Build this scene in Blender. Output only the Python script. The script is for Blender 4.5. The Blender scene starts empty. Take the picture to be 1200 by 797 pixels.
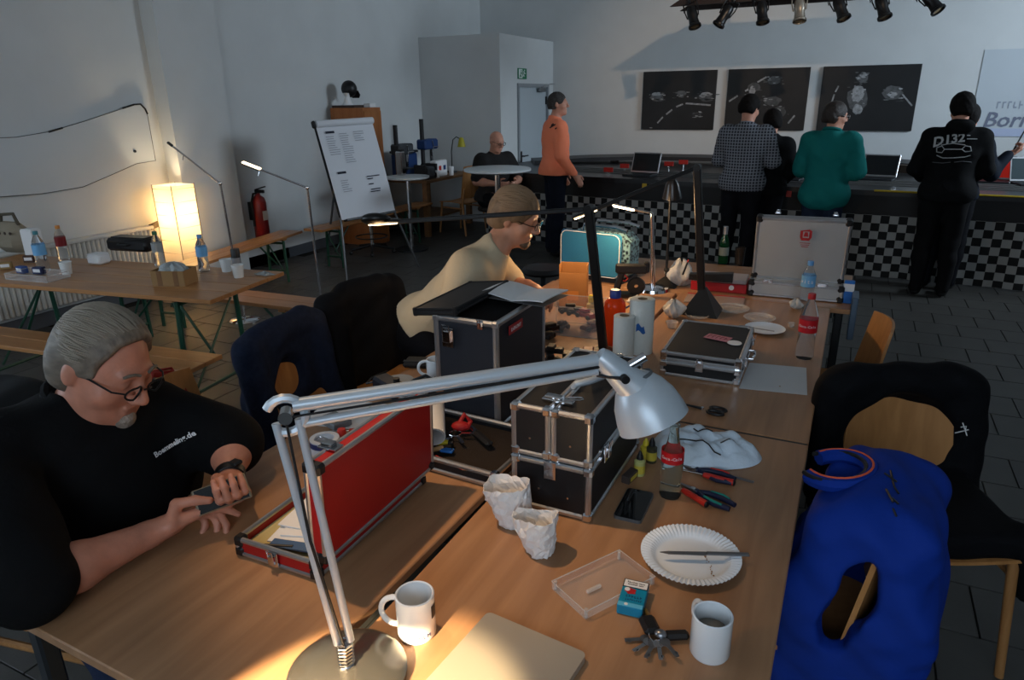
import bpy, bmesh, math, random
import numpy as np
from mathutils import Vector, Matrix, Euler
random.seed(7)
scene = bpy.context.scene
COL = scene.collection
R = math.radians
# ------------------------------------------------------------------ camera
FPX, CAMH = 810.0, 1.77
YAW, PITCH, ROLL = R(-26.0), R(19.25), R(-0.8)
_f = Vector((math.sin(YAW)*math.cos(PITCH), math.cos(YAW)*math.cos(PITCH), -math.sin(PITCH)))
_r = Vector((math.cos(YAW), -math.sin(YAW), 0)); _u = _r.cross(_f)
_r2 = _r*math.cos(ROLL)+_u*math.sin(ROLL); _u2 = -_r*math.sin(ROLL)+_u*math.cos(ROLL)
cam_d = bpy.data.cameras.new('camera'); cam = bpy.data.objects.new('camera', cam_d); COL.objects.link(cam)
cam_d.sensor_width = 36; cam_d.lens = FPX/1200*36; cam_d.clip_start = 0.05
mw = Matrix((_r2, _u2, -_f)).transposed().to_4x4(); mw.translation = (0, 0, CAMH); cam.matrix_world = mw
scene.camera = cam
def ray(x, y): return _r2*((x-600)/FPX) - _u2*((y-398.5)/FPX) + _f
def at(x, y, z):           # where the pixel meets a horizontal plane
    d = ray(x, y); return Vector((0, 0, CAMH)) + d*((z-CAMH)/d.z)
def atY(x, y, Y): d = ray(x, y); return Vector((0, 0, CAMH)) + d*(Y/d.y)
def atX(x, y, X): d = ray(x, y); return Vector((0, 0, CAMH)) + d*(X/d.x)
def atD(x, y, t): return Vector((0, 0, CAMH)) + ray(x, y)*t
# ------------------------------------------------------------------ light
def area(name, loc, target, sx, sy, power, color, spread=None):
    l = bpy.data.lights.new(name, 'AREA'); l.shape = 'RECTANGLE'; l.size = sx; l.size_y = sy; l.energy = power; l.color = color
    if spread: l.spread = spread
    o = bpy.data.objects.new(name, l); COL.objects.link(o); o.location = loc
    o.rotation_euler = (Vector(target)-Vector(loc)).to_track_quat('-Z', 'Y').to_euler(); return o
def spot(name, loc, target, power, color, ang, blend, rad):
    l = bpy.data.lights.new(name, 'SPOT'); l.energy = power; l.color = color; l.spot_size = R(ang); l.spot_blend = blend; l.shadow_soft_size = rad
    o = bpy.data.objects.new(name, l); COL.objects.link(o); o.location = loc
    o.rotation_euler = (Vector(target)-Vector(loc)).to_track_quat('-Z', 'Y').to_euler(); return o
def point(name, loc, power, color, rad):
    l = bpy.data.lights.new(name, 'POINT'); l.energy = power; l.color = color; l.shadow_soft_size = rad
    o = bpy.data.objects.new(name, l); COL.objects.link(o); o.location = loc; return o
world = bpy.data.worlds.new('world'); scene.world = world; world.use_nodes = True
world.node_tree.nodes['Background'].inputs[0].default_value = (0.55, 0.7, 0.9, 1); world.node_tree.nodes['Background'].inputs[1].default_value = 0.6
scene.view_settings.view_transform = 'Standard'; scene.view_settings.look = 'None'
scene.view_settings.gamma = 1; scene.view_settings.use_curve_mapping = False
scene.view_settings.exposure = 0.0
WARM = (1.0, 0.62, 0.3); COOL = (0.72, 0.86, 1.0)
area('daylight_right_window', (4.85, 8.3, 3.2), (-3.0, 10.0, 1.5), 2.2, 1.3, 122, COOL, R(110))
area('daylight_left_window', (-5.8, -0.5, 1.9), (-0.4, 2.4, 0.9), 2.4, 1.7, 62, COOL)
area('cool_rear_fill', (0.5, -2.85, 2.5), (-0.9, 3.5, 0.9), 3.2, 1.6, 74, COOL)  # added cool fill from behind the camera, brightens surfaces facing it
spot('ceiling_lamp_beam', (-2.0, 1.2, 3.9), (-0.80, 1.28, 0.74), 270, (1.0, 0.64, 0.34), 24, 0.9, 0.05)
spot('desk_lamp_beam', (-0.66, 0.0, 1.12), (-0.62, 0.50, 0.50), 400, (1.0, 0.74, 0.42), 62, 0.07, 0.012)
spot('hall_lamp_beam', (1.6, 2.2, 4.1), (-1.9, 10.6, 2.15), 620, (1.0, 0.70, 0.46), 26, 0.9, 0.05)
# ------------------------------------------------------------------ materials
def lin(c):
    out = []
    for v in c[:3]:
        v = v/255.0; out.append(v/12.92 if v <= 0.04045 else ((v+0.055)/1.055)**2.4)
    return (*out, 1)
MATS = {}
def mat(name, col, rough=0.5, metal=0.0, var=0.0, vscale=8.0, bump=0.0, bscale=40.0, trans=0.0, ior=1.45, emit=0.0, ecol=None, alpha=1.0, stretch=None, sheen=0.0, coat=0.0):
    if name in MATS: return MATS[name]
    m = bpy.data.materials.new(name); m.use_nodes = True; nt = m.node_tree; b = nt.nodes['Principled BSDF']
    b.inputs['Base Color'].default_value = lin(col); b.inputs['Roughness'].default_value = rough; b.inputs['Metallic'].default_value = metal
    b.inputs['Transmission Weight'].default_value = trans; b.inputs['IOR'].default_value = ior; b.inputs['Alpha'].default_value = alpha
    if rough >= .75: b.inputs['Specular IOR Level'].default_value = .15
    if sheen: b.inputs['Sheen Weight'].default_value = sheen
    if coat: b.inputs['Coat Weight'].default_value = coat
    if emit: b.inputs['Emission Color'].default_value = lin(ecol or col); b.inputs['Emission Strength'].default_value = emit
    if var or bump:
        tc = nt.nodes.new('ShaderNodeTexCoord'); mp = nt.nodes.new('ShaderNodeMapping'); nt.links.new(tc.outputs['Object'], mp.inputs[0])
        if stretch: mp.inputs['Scale'].default_value = stretch
        if var:
            n = nt.nodes.new('ShaderNodeTexNoise'); n.inputs['Scale'].default_value = vscale; n.inputs['Detail'].default_value = 6; nt.links.new(mp.outputs[0], n.inputs[0])
            r = nt.nodes.new('ShaderNodeValToRGB'); c = lin(col)
            r.color_ramp.elements[0].position = 0.3; r.color_ramp.elements[1].position = 0.7
            r.color_ramp.elements[0].color = tuple(max(0, x*(1-var)) for x in c[:3])+(1,); r.color_ramp.elements[1].color = tuple(min(1, x*(1+var)) for x in c[:3])+(1,)
            nt.links.new(n.outputs['Fac'], r.inputs[0]); nt.links.new(r.outputs[0], b.inputs['Base Color'])
        if bump:
            n2 = nt.nodes.new('ShaderNodeTexNoise'); n2.inputs['Scale'].default_value = bscale; n2.inputs['Detail'].default_value = 4; nt.links.new(mp.outputs[0], n2.inputs[0])
            bp = nt.nodes.new('ShaderNodeBump'); bp.inputs['Strength'].default_value = bump; bp.inputs['Distance'].default_value = 0.02
            nt.links.new(n2.outputs['Fac'], bp.inputs['Height']); nt.links.new(bp.outputs[0], b.inputs['Normal'])
    MATS[name] = m; return m
def wood(name, c1, c2, scale=1.0, rough=0.4, axis='Y'):
    if name in MATS: return MATS[name]
    m = mat(name, c1, rough); nt = m.node_tree; b = nt.nodes['Principled BSDF']
    tc = nt.nodes.new('ShaderNodeTexCoord'); mp = nt.nodes.new('ShaderNodeMapping'); nt.links.new(tc.outputs['Object'], mp.inputs[0])
    s = {'X': (1.2, 14, 14), 'Y': (14, 1.2, 14), 'Z': (14, 14, 1.2)}[axis]; mp.inputs['Scale'].default_value = tuple(v*scale for v in s)
    n = nt.nodes.new('ShaderNodeTexNoise'); n.inputs['Scale'].default_value = 1.6; n.inputs['Detail'].default_value = 8; n.inputs['Distortion'].default_value = 0.6
    nt.links.new(mp.outputs[0], n.inputs[0])
    r = nt.nodes.new('ShaderNodeValToRGB'); r.color_ramp.elements[0].position = 0.32; r.color_ramp.elements[1].position = 0.68
    r.color_ramp.elements[0].color = lin(c1); r.color_ramp.elements[1].color = lin(c2)
    nt.links.new(n.outputs['Fac'], r.inputs[0]); nt.links.new(r.outputs[0], b.inputs['Base Color'])
    return m
# ------------------------------------------------------------------ mesh helpers
class MB:
    def __init__(s, mtx=None): s.v = []; s.f = []; s.m = mtx or Matrix()
    def add(s, vs, fs):
        o = len(s.v); s.v += [tuple(s.m @ Vector(p)) for p in vs]; s.f += [tuple(i+o for i in f) for f in fs]; return s
    def box(s, c, d, rot=None, bev=0.0):
        x, y, z = d[0]/2, d[1]/2, d[2]/2; q = Matrix.Translation(c) @ (rot.to_4x4() if rot else Matrix())
        if bev <= 0:
            vs = [(-x,-y,-z),(x,-y,-z),(x,y,-z),(-x,y,-z),(-x,-y,z),(x,-y,z),(x,y,z),(-x,y,z)]
            fs = [(0,3,2,1),(4,5,6,7),(0,1,5,4),(1,2,6,5),(2,3,7,6),(3,0,4,7)]
        else:
            b = min(bev, x*.9, y*.9, z*.9)
            vs = []; idx = {}
            for i, (sx, sy, sz) in enumerate([(a, b_, c_) for a in (-1,1) for b_ in (-1,1) for c_ in (-1,1)]):
                for k, (ix, iy, iz) in enumerate(((0,1,1),(1,0,1),(1,1,0))):
                    idx[(sx,sy,sz,k)] = len(vs); vs.append((sx*(x-b*ix), sy*(y-b*iy), sz*(z-b*iz)))
            fs = []
            for sg in (-1, 1):
                a = [idx[(sg,j,k,0)] for j, k in ((-1,-1),(1,-1),(1,1),(-1,1))]; fs.append(a if sg > 0 else a[::-1])
                a = [idx[(j,sg,k,1)] for j, k in ((-1,-1),(1,-1),(1,1),(-1,1))]; fs.append(a[::-1] if sg > 0 else a)
                a = [idx[(j,k,sg,2)] for j, k in ((-1,-1),(1,-1),(1,1),(-1,1))]; fs.append(a if sg > 0 else a[::-1])
            for p in (-1, 1):
                for q2 in (-1, 1):
                    e = [idx[(p,q2,-1,0)], idx[(p,q2,-1,1)], idx[(p,q2,1,1)], idx[(p,q2,1,0)]]; fs.append(e if p*q2 < 0 else e[::-1])
                    e = [idx[(p,-1,q2,0)], idx[(p,-1,q2,2)], idx[(p,1,q2,2)], idx[(p,1,q2,0)]]; fs.append(e[::-1] if p*q2 < 0 else e)
                    e = [idx[(-1,p,q2,1)], idx[(-1,p,q2,2)], idx[(1,p,q2,2)], idx[(1,p,q2,1)]]; fs.append(e if p*q2 < 0 else e[::-1])
            for sx in (-1,1):
                for sy in (-1,1):
                    for sz in (-1,1):
                        t = [idx[(sx,sy,sz,k)] for k in range(3)]; fs.append(t if sx*sy*sz > 0 else t[::-1])
        o = len(s.v); s.v += [tuple(s.m @ (q @ Vector(p))) for p in vs]; s.f += [tuple(i+o for i in f) for f in fs]; return s
    def ring(s, c, ax, r, n, ph=0.0, up=None):
        ax = Vector(ax).normalized(); u = (Vector(up) if up else (Vector((0,0,1)) if abs(ax.z) < .9 else Vector((1,0,0)))); a = ax.cross(u).normalized(); b = ax.cross(a)
        return [Vector(c)+(a*math.cos(2*math.pi*i/n+ph)+b*math.sin(2*math.pi*i/n+ph))*r for i in range(n)]
    def cyl(s, p0, p1, r0, r1=None, n=12, caps=True):
        r1 = r0 if r1 is None else r1; ax = Vector(p1)-Vector(p0)
        vs = s.ring(p0, ax, r0, n)+s.ring(p1, ax, r1, n); fs = [(i,(i+1)%n,n+(i+1)%n,n+i) for i in range(n)]
        if caps: fs += [tuple(range(n))[::-1], tuple(range(n,2*n))]
        return s.add(vs, fs)
    def tube(s, pts, r, n=8, closed=False, caps=True):
        pts = [Vector(p) for p in pts]; N = len(pts); rs = r if isinstance(r, (list, tuple)) else [r]*N; vs = []; prev = None
        for i, p in enumerate(pts):
            if closed: t = pts[(i+1)%N]-pts[i-1]
            else: t = (pts[min(i+1,N-1)]-pts[max(i-1,0)])
            t.normalize()
            if prev is None: u = Vector((0,0,1)) if abs(t.z) < .9 else Vector((1,0,0)); a = t.cross(u).normalized()
            else: a = (prev - t*prev.dot(t)).normalized()
            prev = a; b = t.cross(a)
            vs += [p+(a*math.cos(2*math.pi*k/n)+b*math.sin(2*math.pi*k/n))*rs[i] for k in range(n)]
        fs = []
        for i in range(N if closed else N-1):
            j = (i+1) % N
            fs += [(i*n+k, i*n+(k+1)%n, j*n+(k+1)%n, j*n+k) for k in range(n)]
        if caps and not closed: fs += [tuple(range(n))[::-1], tuple(range((N-1)*n, N*n))]
        return s.add(vs, fs)
    def lathe(s, prof, n=24, c=(0,0,0), rot=None, close=False):
        q = Matrix.Translation(c) @ (rot.to_4x4() if rot else Matrix()); vs = []; fs = []; m = len(prof)
        for (r, z) in prof: vs += [q @ Vector((r*math.cos(2*math.pi*k/n), r*math.sin(2*math.pi*k/n), z)) for k in range(n)]
        for i in range(m-1): fs += [(i*n+k, i*n+(k+1)%n, (i+1)*n+(k+1)%n, (i+1)*n+k) for k in range(n)]
        if close: fs += [tuple(range(n))[::-1], tuple(range((m-1)*n, m*n))]
        return s.add(vs, fs)
    def prism(s, poly, d, q=None):      # polygon in xy pushed along z by d
        q = q or Matrix(); n = len(poly)
        vs = [q @ Vector((x, y, 0)) for x, y in poly]+[q @ Vector((x, y, d)) for x, y in poly]
        return s.add(vs, [tuple(range(n))[::-1], tuple(range(n,2*n))]+[(i,(i+1)%n,n+(i+1)%n,n+i) for i in range(n)])
    def ball(s, c, r, n=12, m=8):
        r = (r,r,r) if not isinstance(r, (tuple, list)) else r
        vs = []; fs = []
        for i in range(m+1):
            th = math.pi*i/m
            vs += [(c[0]+r[0]*math.sin(th)*math.cos(2*math.pi*k/n), c[1]+r[1]*math.sin(th)*math.sin(2*math.pi*k/n), c[2]-r[2]*math.cos(th)) for k in range(n)]
        for i in range(m): fs += [(i*n+k, i*n+(k+1)%n, (i+1)*n+(k+1)%n, (i+1)*n+k) for k in range(n)]
        return s.add(vs, fs)
    def grid(s, fn, nu, nv, closed_u=False):
        vs = [fn(i/nu if closed_u else i/(nu-1), j/(nv-1)) for j in range(nv) for i in range(nu)]
        fs = [(j*nu+i, j*nu+(i+1)%nu, (j+1)*nu+(i+1)%nu, (j+1)*nu+i) for j in range(nv-1) for i in range(nu if closed_u else nu-1)]
        return s.add(vs, fs)
    def build(s, name, m, parent=None, smooth=False, solid=0.0, loc=None):
        me = bpy.data.meshes.new(name); me.from_pydata(s.v, [], s.f)
        bm = bmesh.new(); bm.from_mesh(me); bmesh.ops.remove_doubles(bm, verts=bm.verts, dist=1e-6); bmesh.ops.recalc_face_normals(bm, faces=bm.faces)
        if solid: 
            bmesh.ops.solidify(bm, geom=bm.faces[:], thickness=solid)
        bm.to_mesh(me); bm.free()
        if smooth:
            me.shade_smooth()
            try: me.set_sharp_from_angle(angle=R(40))
            except Exception: pass
        if m: me.materials.append(m)
        o = bpy.data.objects.new(name, me); COL.objects.link(o)
        if parent: o.parent = parent
        if loc: o.location = loc
        return o
def tag(o, label=None, cat=None, group=None, kind=None):
    if label: o['label'] = label
    if cat: o['category'] = cat
    if group: o['group'] = group
    if kind: o['kind'] = kind
    return o
def thing(name, label, cat, loc=(0,0,0), rz=0.0, group=None):
    o = bpy.data.objects.new(name, None); COL.objects.link(o); o.location = loc; o.rotation_euler = (0,0,rz); o.empty_display_size = .05
    return tag(o, label, cat, group)
def struct(o): o['kind'] = 'structure'; return o
def copy_tree(o, parent=None):
    c = o.copy(); COL.objects.link(c)
    if parent: c.parent = parent
    for ch in list(o.children): copy_tree(ch, c)
    return c
def text(s, size, m, parent, name, mtx, align='CENTER', depth=0.0004, shear=0.0, bold=0.0):
    cu = bpy.data.curves.new(name, 'FONT'); cu.body = s; cu.size = size; cu.align_x = align; cu.align_y = 'CENTER'; cu.extrude = depth; cu.shear = shear; cu.offset = bold; cu.resolution_u = 2
    o = bpy.data.objects.new(name, cu); COL.objects.link(o)
    dg = bpy.context.evaluated_depsgraph_get(); me = bpy.data.meshes.new_from_object(o.evaluated_get(dg)); bpy.data.objects.remove(o); bpy.data.curves.remove(cu)
    me.transform(mtx); me.materials.clear(); me.materials.append(m)
    ob = bpy.data.objects.new(name, me); COL.objects.link(ob)
    if parent: ob.parent = parent
    return ob
def glyph_bars(parent, name, M_, w, h, n, m, seed=1):     # print too small to read: a row of letter-like strokes
    rr = random.Random(seed); mb = MB(M_)
    for k in range(n):
        x = -w/2+w*(k+.5)/n; hh = h*rr.uniform(.75, 1); mb.box((x-w/n*.22, 0, 0), (w/n*.22, hh, .0006)); mb.box((x+w/n*.08, rr.choice((-1,0,1))*hh*.4, 0), (w/n*.42, h*.2, .0006))
    return tag(mb.build(name, m, parent), kind='stuff')
def frame(o, x, y):      # matrix with origin o, local x and y axes given
    x = Vector(x).normalized(); z = x.cross(Vector(y)).normalized(); y = z.cross(x)
    m = Matrix((x, y, z)).transposed().to_4x4(); m.translation = Vector(o); return m
RX = lambda a: Matrix.Rotation(R(a), 3, 'X')
RY = lambda a: Matrix.Rotation(R(a), 3, 'Y')
RZ = lambda a: Matrix.Rotation(R(a), 3, 'Z')
# palette
ALU = mat('brushed_aluminium', (190,192,195), 0.32, 0.9, var=.06, vscale=30)
CHROME = mat('chrome', (215,215,218), 0.12, 1.0)
LAMPSILVER = mat('silver_lacquer', (186,196,204), 0.36, 0.25)
BLACKPL = mat('black_plastic', (18,18,20), 0.45)
BLACKLAM = mat('black_laminate', (18,19,22), 0.55, var=.15, vscale=60)
WHITE = mat('white_ceramic', (228,232,235), 0.18, coat=.3)
PAPER = mat('white_paper', (226,226,226), 0.8)
BEECH = wood('beech_tabletop', (150,110,78), (172,130,94), 1.0, 0.38, 'Y')
BEECHX = wood('beech_tabletop_cross', (150,110,78), (172,130,94), 1.0, 0.38, 'X')
PINE = wood('varnished_pine', (150,102,60), (172,122,76), 1.0, 0.34, 'X')
PLY = wood('plywood', (168,116,66), (186,132,78), 1.2, 0.45, 'Z')
GREEN = mat('green_lacquer', (22,70,52), 0.4)
DARKSTEEL = mat('dark_steel', (40,44,48), 0.4, 0.4)
CLEAR = mat('clear_acrylic', (235,240,242), 0.04, trans=0.96, ior=1.25)
PET = mat('clear_bottle', (236,242,246), 0.05, trans=0.95, ior=1.18)
LED = mat('lamp_diffuser', (255,236,205), 0.5, emit=6.0, ecol=(255,226,180))
SKIN = mat('skin', (196,140,116), 0.55, var=.1, vscale=25, bump=.05, bscale=150)
# ================================================================== room shell
WALLP = mat('white_wall_paint', (205,208,208), 0.9, var=.03, vscale=2.5, bump=.03, bscale=60)
GREYW = mat('grey_wall_paint', (168,172,172), 0.9, var=.03, vscale=2.5)
DOORP = mat('pale_grey_door', (176,186,192), 0.5)
SKIRT = mat('dark_skirting', (74,78,84), 0.6)
TILE = mat('floor_tile', (66,65,62), 0.5, var=.12, vscale=5, bump=.04, bscale=80)
GROUT = mat('floor_grout', (46,46,44), 0.85)
XL, XR, YN, YF, ZC = -6.0, 5.0, -3.0, 11.25, 4.3
fl = struct(MB().box(((XL+XR)/2, (YN+YF)/2, -.06), (XR-XL+.4, YF-YN+.4, .1)).build('floor', GROUT)); fl['label'] = 'dark grey square tiled floor of the hall'
# tiles: the ones showing largest are single parts, the rest is one part
def inview(p, m=20):
    v = Vector(p)-Vector((0,0,CAMH)); d = v.dot(_f)
    if d < .3: return None
    x = 600+FPX*v.dot(_r2)/d; y = 398.5-FPX*v.dot(_u2)/d
    return d if -m < x < 1200+m and -m < y < 797+m else None
TS = .3; cand = []; rest = MB()
tile_me = MB().box((0,0,-.005), (TS-.006, TS-.006, .012), bev=.0015).build('tile', TILE); tmesh = tile_me.data; bpy.data.objects.remove(tile_me)
ix0, ix1, iy0, iy1 = int(XL/TS), int(XR/TS), int(YN/TS), int(YF/TS)
for iy in range(iy0, iy1):
    for ix in range(ix0, ix1):
        cx, cy = (ix+.5+(.5 if iy % 2 else 0))*TS, (iy+.5)*TS
        if cx > XR-.1: continue
        d = inview((cx, cy, 0))
        hid = (-1.9 < cx < -.1 and .3 < cy < 4.6) or cy > 8.4 or cx < -5.9
        cand.append((d if d and not hid else 99, cx, cy))
cand.sort()
for k, (d, cx, cy) in enumerate(cand):
    if k < 300 and d < 50:
        o = bpy.data.objects.new('tile', tmesh); COL.objects.link(o); o.parent = fl; o.location = (cx, cy, 0)
    else: rest.box((cx, cy, -.005), (TS-.006, TS-.006, .012))
tag(rest.build('tile_field', TILE, fl), kind='stuff')
struct(MB().box(((XL+XR)/2, YF+.1, ZC/2), (XR-XL, .2, ZC)).build('wall_back', WALLP))
struct(MB().box(((XL+XR)/2, (YN+YF)/2, ZC+.1), (XR-XL+.4, YF-YN+.4, .2)).build('ceiling', WALLP))
# right wall with three high windows, wall behind the camera with a wide window added for the rear fill
def wall_with_holes(name, axis, pos, a0, a1, holes, thick=.2):
    mb = MB(); cuts = sorted({a0, a1, *[h[0] for h in holes], *[h[1] for h in holes]})
    for s0, s1 in zip(cuts[:-1], cuts[1:]):
        hs = [h for h in holes if h[0] <= s0 and h[1] >= s1]
        spans = [(0, ZC)] if not hs else [(0, hs[0][2]), (hs[0][3], ZC)]
        for z0, z1 in spans:
            c = (pos, (s0+s1)/2, (z0+z1)/2) if axis == 'x' else ((s0+s1)/2, pos, (z0+z1)/2)
            d = (thick, s1-s0, z1-z0) if axis == 'x' else (s1-s0, thick, z1-z0)
            mb.box(c, d)
    return struct(mb.build(name, WALLP))
lw = [(-1.7, .7, 1.0, 2.8)]
wall_with_holes('wall_left', 'x', XL-.1, YN, YF, lw)
rw = [(7.1, 9.5, 2.4, 3.95)]
wall_with_holes('wall_right', 'x', XR+.1, YN, YF, rw)
nw = [(-1.2, 2.2, 1.6, 3.4)]  # unseen opening, invented to go with the rear fill light
wall_with_holes('wall_near', 'y', YN-.1, XL, XR, nw)
WFR = mat('window_frame_white', (215,215,212), 0.5); GLASS = mat('window_glass', (235,240,245), 0.02, trans=1.0, ior=1.05)
for i, (a0, a1, z0, z1) in enumerate(rw+lw+nw):  # the near-wall one is made up for the rear fill
    t = bpy.data.objects.new('window_%d' % (i+1), None); COL.objects.link(t); struct(t); t['label'] = 'high white framed hall window'
    mx = (lambda u, z: (XR+.1, u, z)) if i == 0 else (lambda u, z: (XL-.1, u, z)) if i == 1 else (lambda u, z: (u, YN-.1, z))
    sz = (lambda u, z: (.08, u, z)) if i < 2 else (lambda u, z: (u, .08, z))
    f = MB()
    for z in (z0+.03, z1-.03): f.box(mx((a0+a1)/2, z), sz(a1-a0, .06))
    for u in (a0+.03, (a0+a1)/2, a1-.03): f.box(mx(u, (z0+z1)/2), sz(.06, z1-z0-.12))
    f.build('window_frame', WFR, t)
    for s in (0, 1):
        u0, u1 = (a0+.06, (a0+a1)/2-.03) if s == 0 else ((a0+a1)/2+.03, a1-.06)
        g = MB().box(mx((u0+u1)/2, (z0+z1)/2), [v if v != .08 else .008 for v in sz(u1-u0, z1-z0-.12)]).build('pane', GLASS, t)
# pillar on the left wall, utility-room box with the door
PL = [(-6.0, 4.73), (-5.82, 4.73), (-5.82, 5.42), (-6.0, 5.42)]
pil = struct(MB().prism(PL, ZC).build('trim_1', WALLP)); pil['label'] = 'white pillar projecting from the left wall'
struct(MB().box((XL+.008, 3.2, .06), (.016, 6.0, .12)).build('baseboard_left', SKIRT))
bb2 = struct(MB().box((XL+.008, 7.36, .06), (.016, 3.86, .12)).build('baseboard_left_far', SKIRT))
BZ = 2.63; BX, BYF = -4.67, 9.31
D0, D1, DH = 9.86, 11.03, 1.985
struct(MB().box(((XL+BX)/2, BYF+.06, BZ/2), (BX-XL, .12, BZ)).build('wall_utility_front', WALLP))
sw = MB().box((BX-.06, (BYF+.12+D0)/2, BZ/2), (.12, D0-BYF-.12, BZ)).box((BX-.06, (D1+YF)/2, BZ/2), (.12, YF-D1, BZ)).box((BX-.06, (D0+D1)/2, (DH+BZ)/2), (.12, D1-D0, BZ-DH))
struct(sw.build('wall_utility_side', WALLP))
struct(MB().box(((XL+BX)/2-.06, (BYF+YF)/2+.06, BZ-.04), (BX-XL-.12, YF-BYF-.12, .08)).build('trim_2', GREYW))['label'] = 'flat roof of the utility room box'
dr = bpy.data.objects.new('door_1', None); COL.objects.link(dr); struct(dr); dr['label'] = 'pale grey metal door with black lever handle'
MB().box((BX-.035, (D0+D1)/2, DH/2), (.05, D1-D0-.1, DH-.06), bev=.004).build('door_leaf', DOORP, dr)
fm = MB()
for y in (D0+.025, D1-.025): fm.box((BX-.02, y, DH/2), (.09, .05, DH))
fm.box((BX-.02, (D0+D1)/2, DH-.025), (.09, D1-D0-.1, .05)); fm.build('door_frame', mat('door_frame_grey', (140,146,150), .5), dr)
hz = .93
hd = MB().box((BX+.0, D0+.14, hz-.03), (.014, .035, .2), bev=.004).cyl((BX, D0+.14, hz), (BX+.05, D0+.14, hz), .009).cyl((BX+.05, D0+.13, hz), (BX+.05, D0+.28, hz), .010)
hd.build('door_handle', BLACKPL, dr)
MB().box((BX+.03, D1-.32, DH-.09), (.05, .24, .06), bev=.006).build('door_closer', mat('closer_grey', (110,114,116), .4, .5), dr)
MB().tube([(BX+.03, D1-.32, DH-.05), (BX+.05, D1-.02, DH+.0), (BX+.04, D1+.2, DH+.005)], .008, 6).build('closer_arm', CHROME, dr)
MB().box((BX+.005, D1-.07, DH-.25), (.02, .03, .12)).build('hinge', BLACKPL, dr)
# green exit sign
ex = thing('exit_sign', 'green and white running-man exit sign above the grey door', 'sign', (BX, 10.03, 2.12))
EG = mat('sign_green', (20,120,80), .5, emit=.0); EW = mat('sign_white', (220,230,225), .5)
MB().box((.008, 0, 0), (.016, .30, .15), bev=.003).build('sign_plate', EG, ex)
MB().box((.018, -.075, .0), (.006, .12, .125)).build('pictogram_panel', EW, ex)
rn = MB().cyl((.019, .06, .045), (.022, .06, .045), .014, n=10)
for a, b in (((.05,.02),(.03,-.02)), ((.05,.02),(.09,.0)), ((.045,.02),(.02,.03)), ((.03,-.02),(.06,-.04)), ((.03,-.02),(.0,-.04))):
    rn.tube([(.02, a[0], a[1]), (.02, b[0], b[1])], .007, 6)
rn.build('running_figure', EW, ex)
rn2 = MB().cyl((.021, -.06, .04), (.024, -.06, .04), .012, n=10)
for a, b in (((-.07,.02),(-.085,-.02)), ((-.07,.02),(-.04,.0)), ((-.085,-.02),(-.06,-.045)), ((-.085,-.02),(-.11,-.045))):
    rn2.tube([(.022, a[0], a[1]), (.022, b[0], b[1])], .007, 6)
rn2.build('arrow_figure', EG, ex)
# wavy white board on the left wall
def board_pts():
    bot = [(2.0, 1.17), (2.6, 1.12), (3.17, 1.10), (3.5, 1.085), (3.85, 1.10), (4.15, 1.18), (4.4, 1.25), (4.60, 1.26)]
    top = [(4.60, 1.66), (4.585, 1.72), (4.545, 1.765), (4.48, 1.762), (4.0, 1.64), (3.67, 1.565), (3.4, 1.535), (3.0, 1.54), (2.5, 1.58), (2.0, 1.62)]
    return bot+top
bp = board_pts()
wb = thing('wall_board', 'wavy white board with thin dark rim on the left wall', 'board', (XL, 0, 0))
qb = Matrix(((0,0,1,0),(1,0,0,0),(0,1,0,0),(0,0,0,1)))
MB().prism(bp, .02, Matrix.Translation((.01,0,0)) @ qb).build('board_panel', mat('board_white', (198,202,203), .35), wb)
MB().tube([(.03, y, z) for y, z in bp], .003, 6, closed=True).build('rim', mat('board_rim', (84,84,80), .5), wb)
MB().tube([(.034, y, z) for y, z in [(4.36,1.735),(4.48,1.765),(4.545,1.768),(4.585,1.725),(4.60,1.68)]], .008, 6).build('corner_clip', BLACKPL, wb)
MB().tube([(.034, y, z) for y, z in [(3.66,1.563),(3.78,1.59)]], .008, 6).build('edge_clip', BLACKPL, wb)
MB().cyl((.03, 4.40, 1.36), (.04, 4.40, 1.36), .012).build('magnet', BLACKPL, wb)
# radiator with valve
rd = thing('radiator', 'white ribbed panel radiator under the wavy board', 'radiator', (XL+.02, 3.35, .14))
RADW = mat('radiator_white', (205,203,196), .4)
for k in range(34):
    MB().box((.05, -.42+k*.043, .27), (.07, .037, .5), bev=.012).build('fin', RADW, rd)
MB().box((.05, .29, .53), (.10, 1.5, .03), bev=.006).build('top_grille', RADW, rd)
MB().box((.02, .29, .27), (.03, 1.47, .5)).build('back_panel', RADW, rd)
MB().cyl((.06, 1.03, .53), (.06, 1.14, .55), .026, .03, 14).build('thermostat_valve', mat('valve_brown', (92,76,50), .5), rd)
MB().tube([(.06,1.06,.53),(.06,1.09,.40),(.06,1.09,-.14)], .009, 8).build('pipe', RADW, rd)
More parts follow.
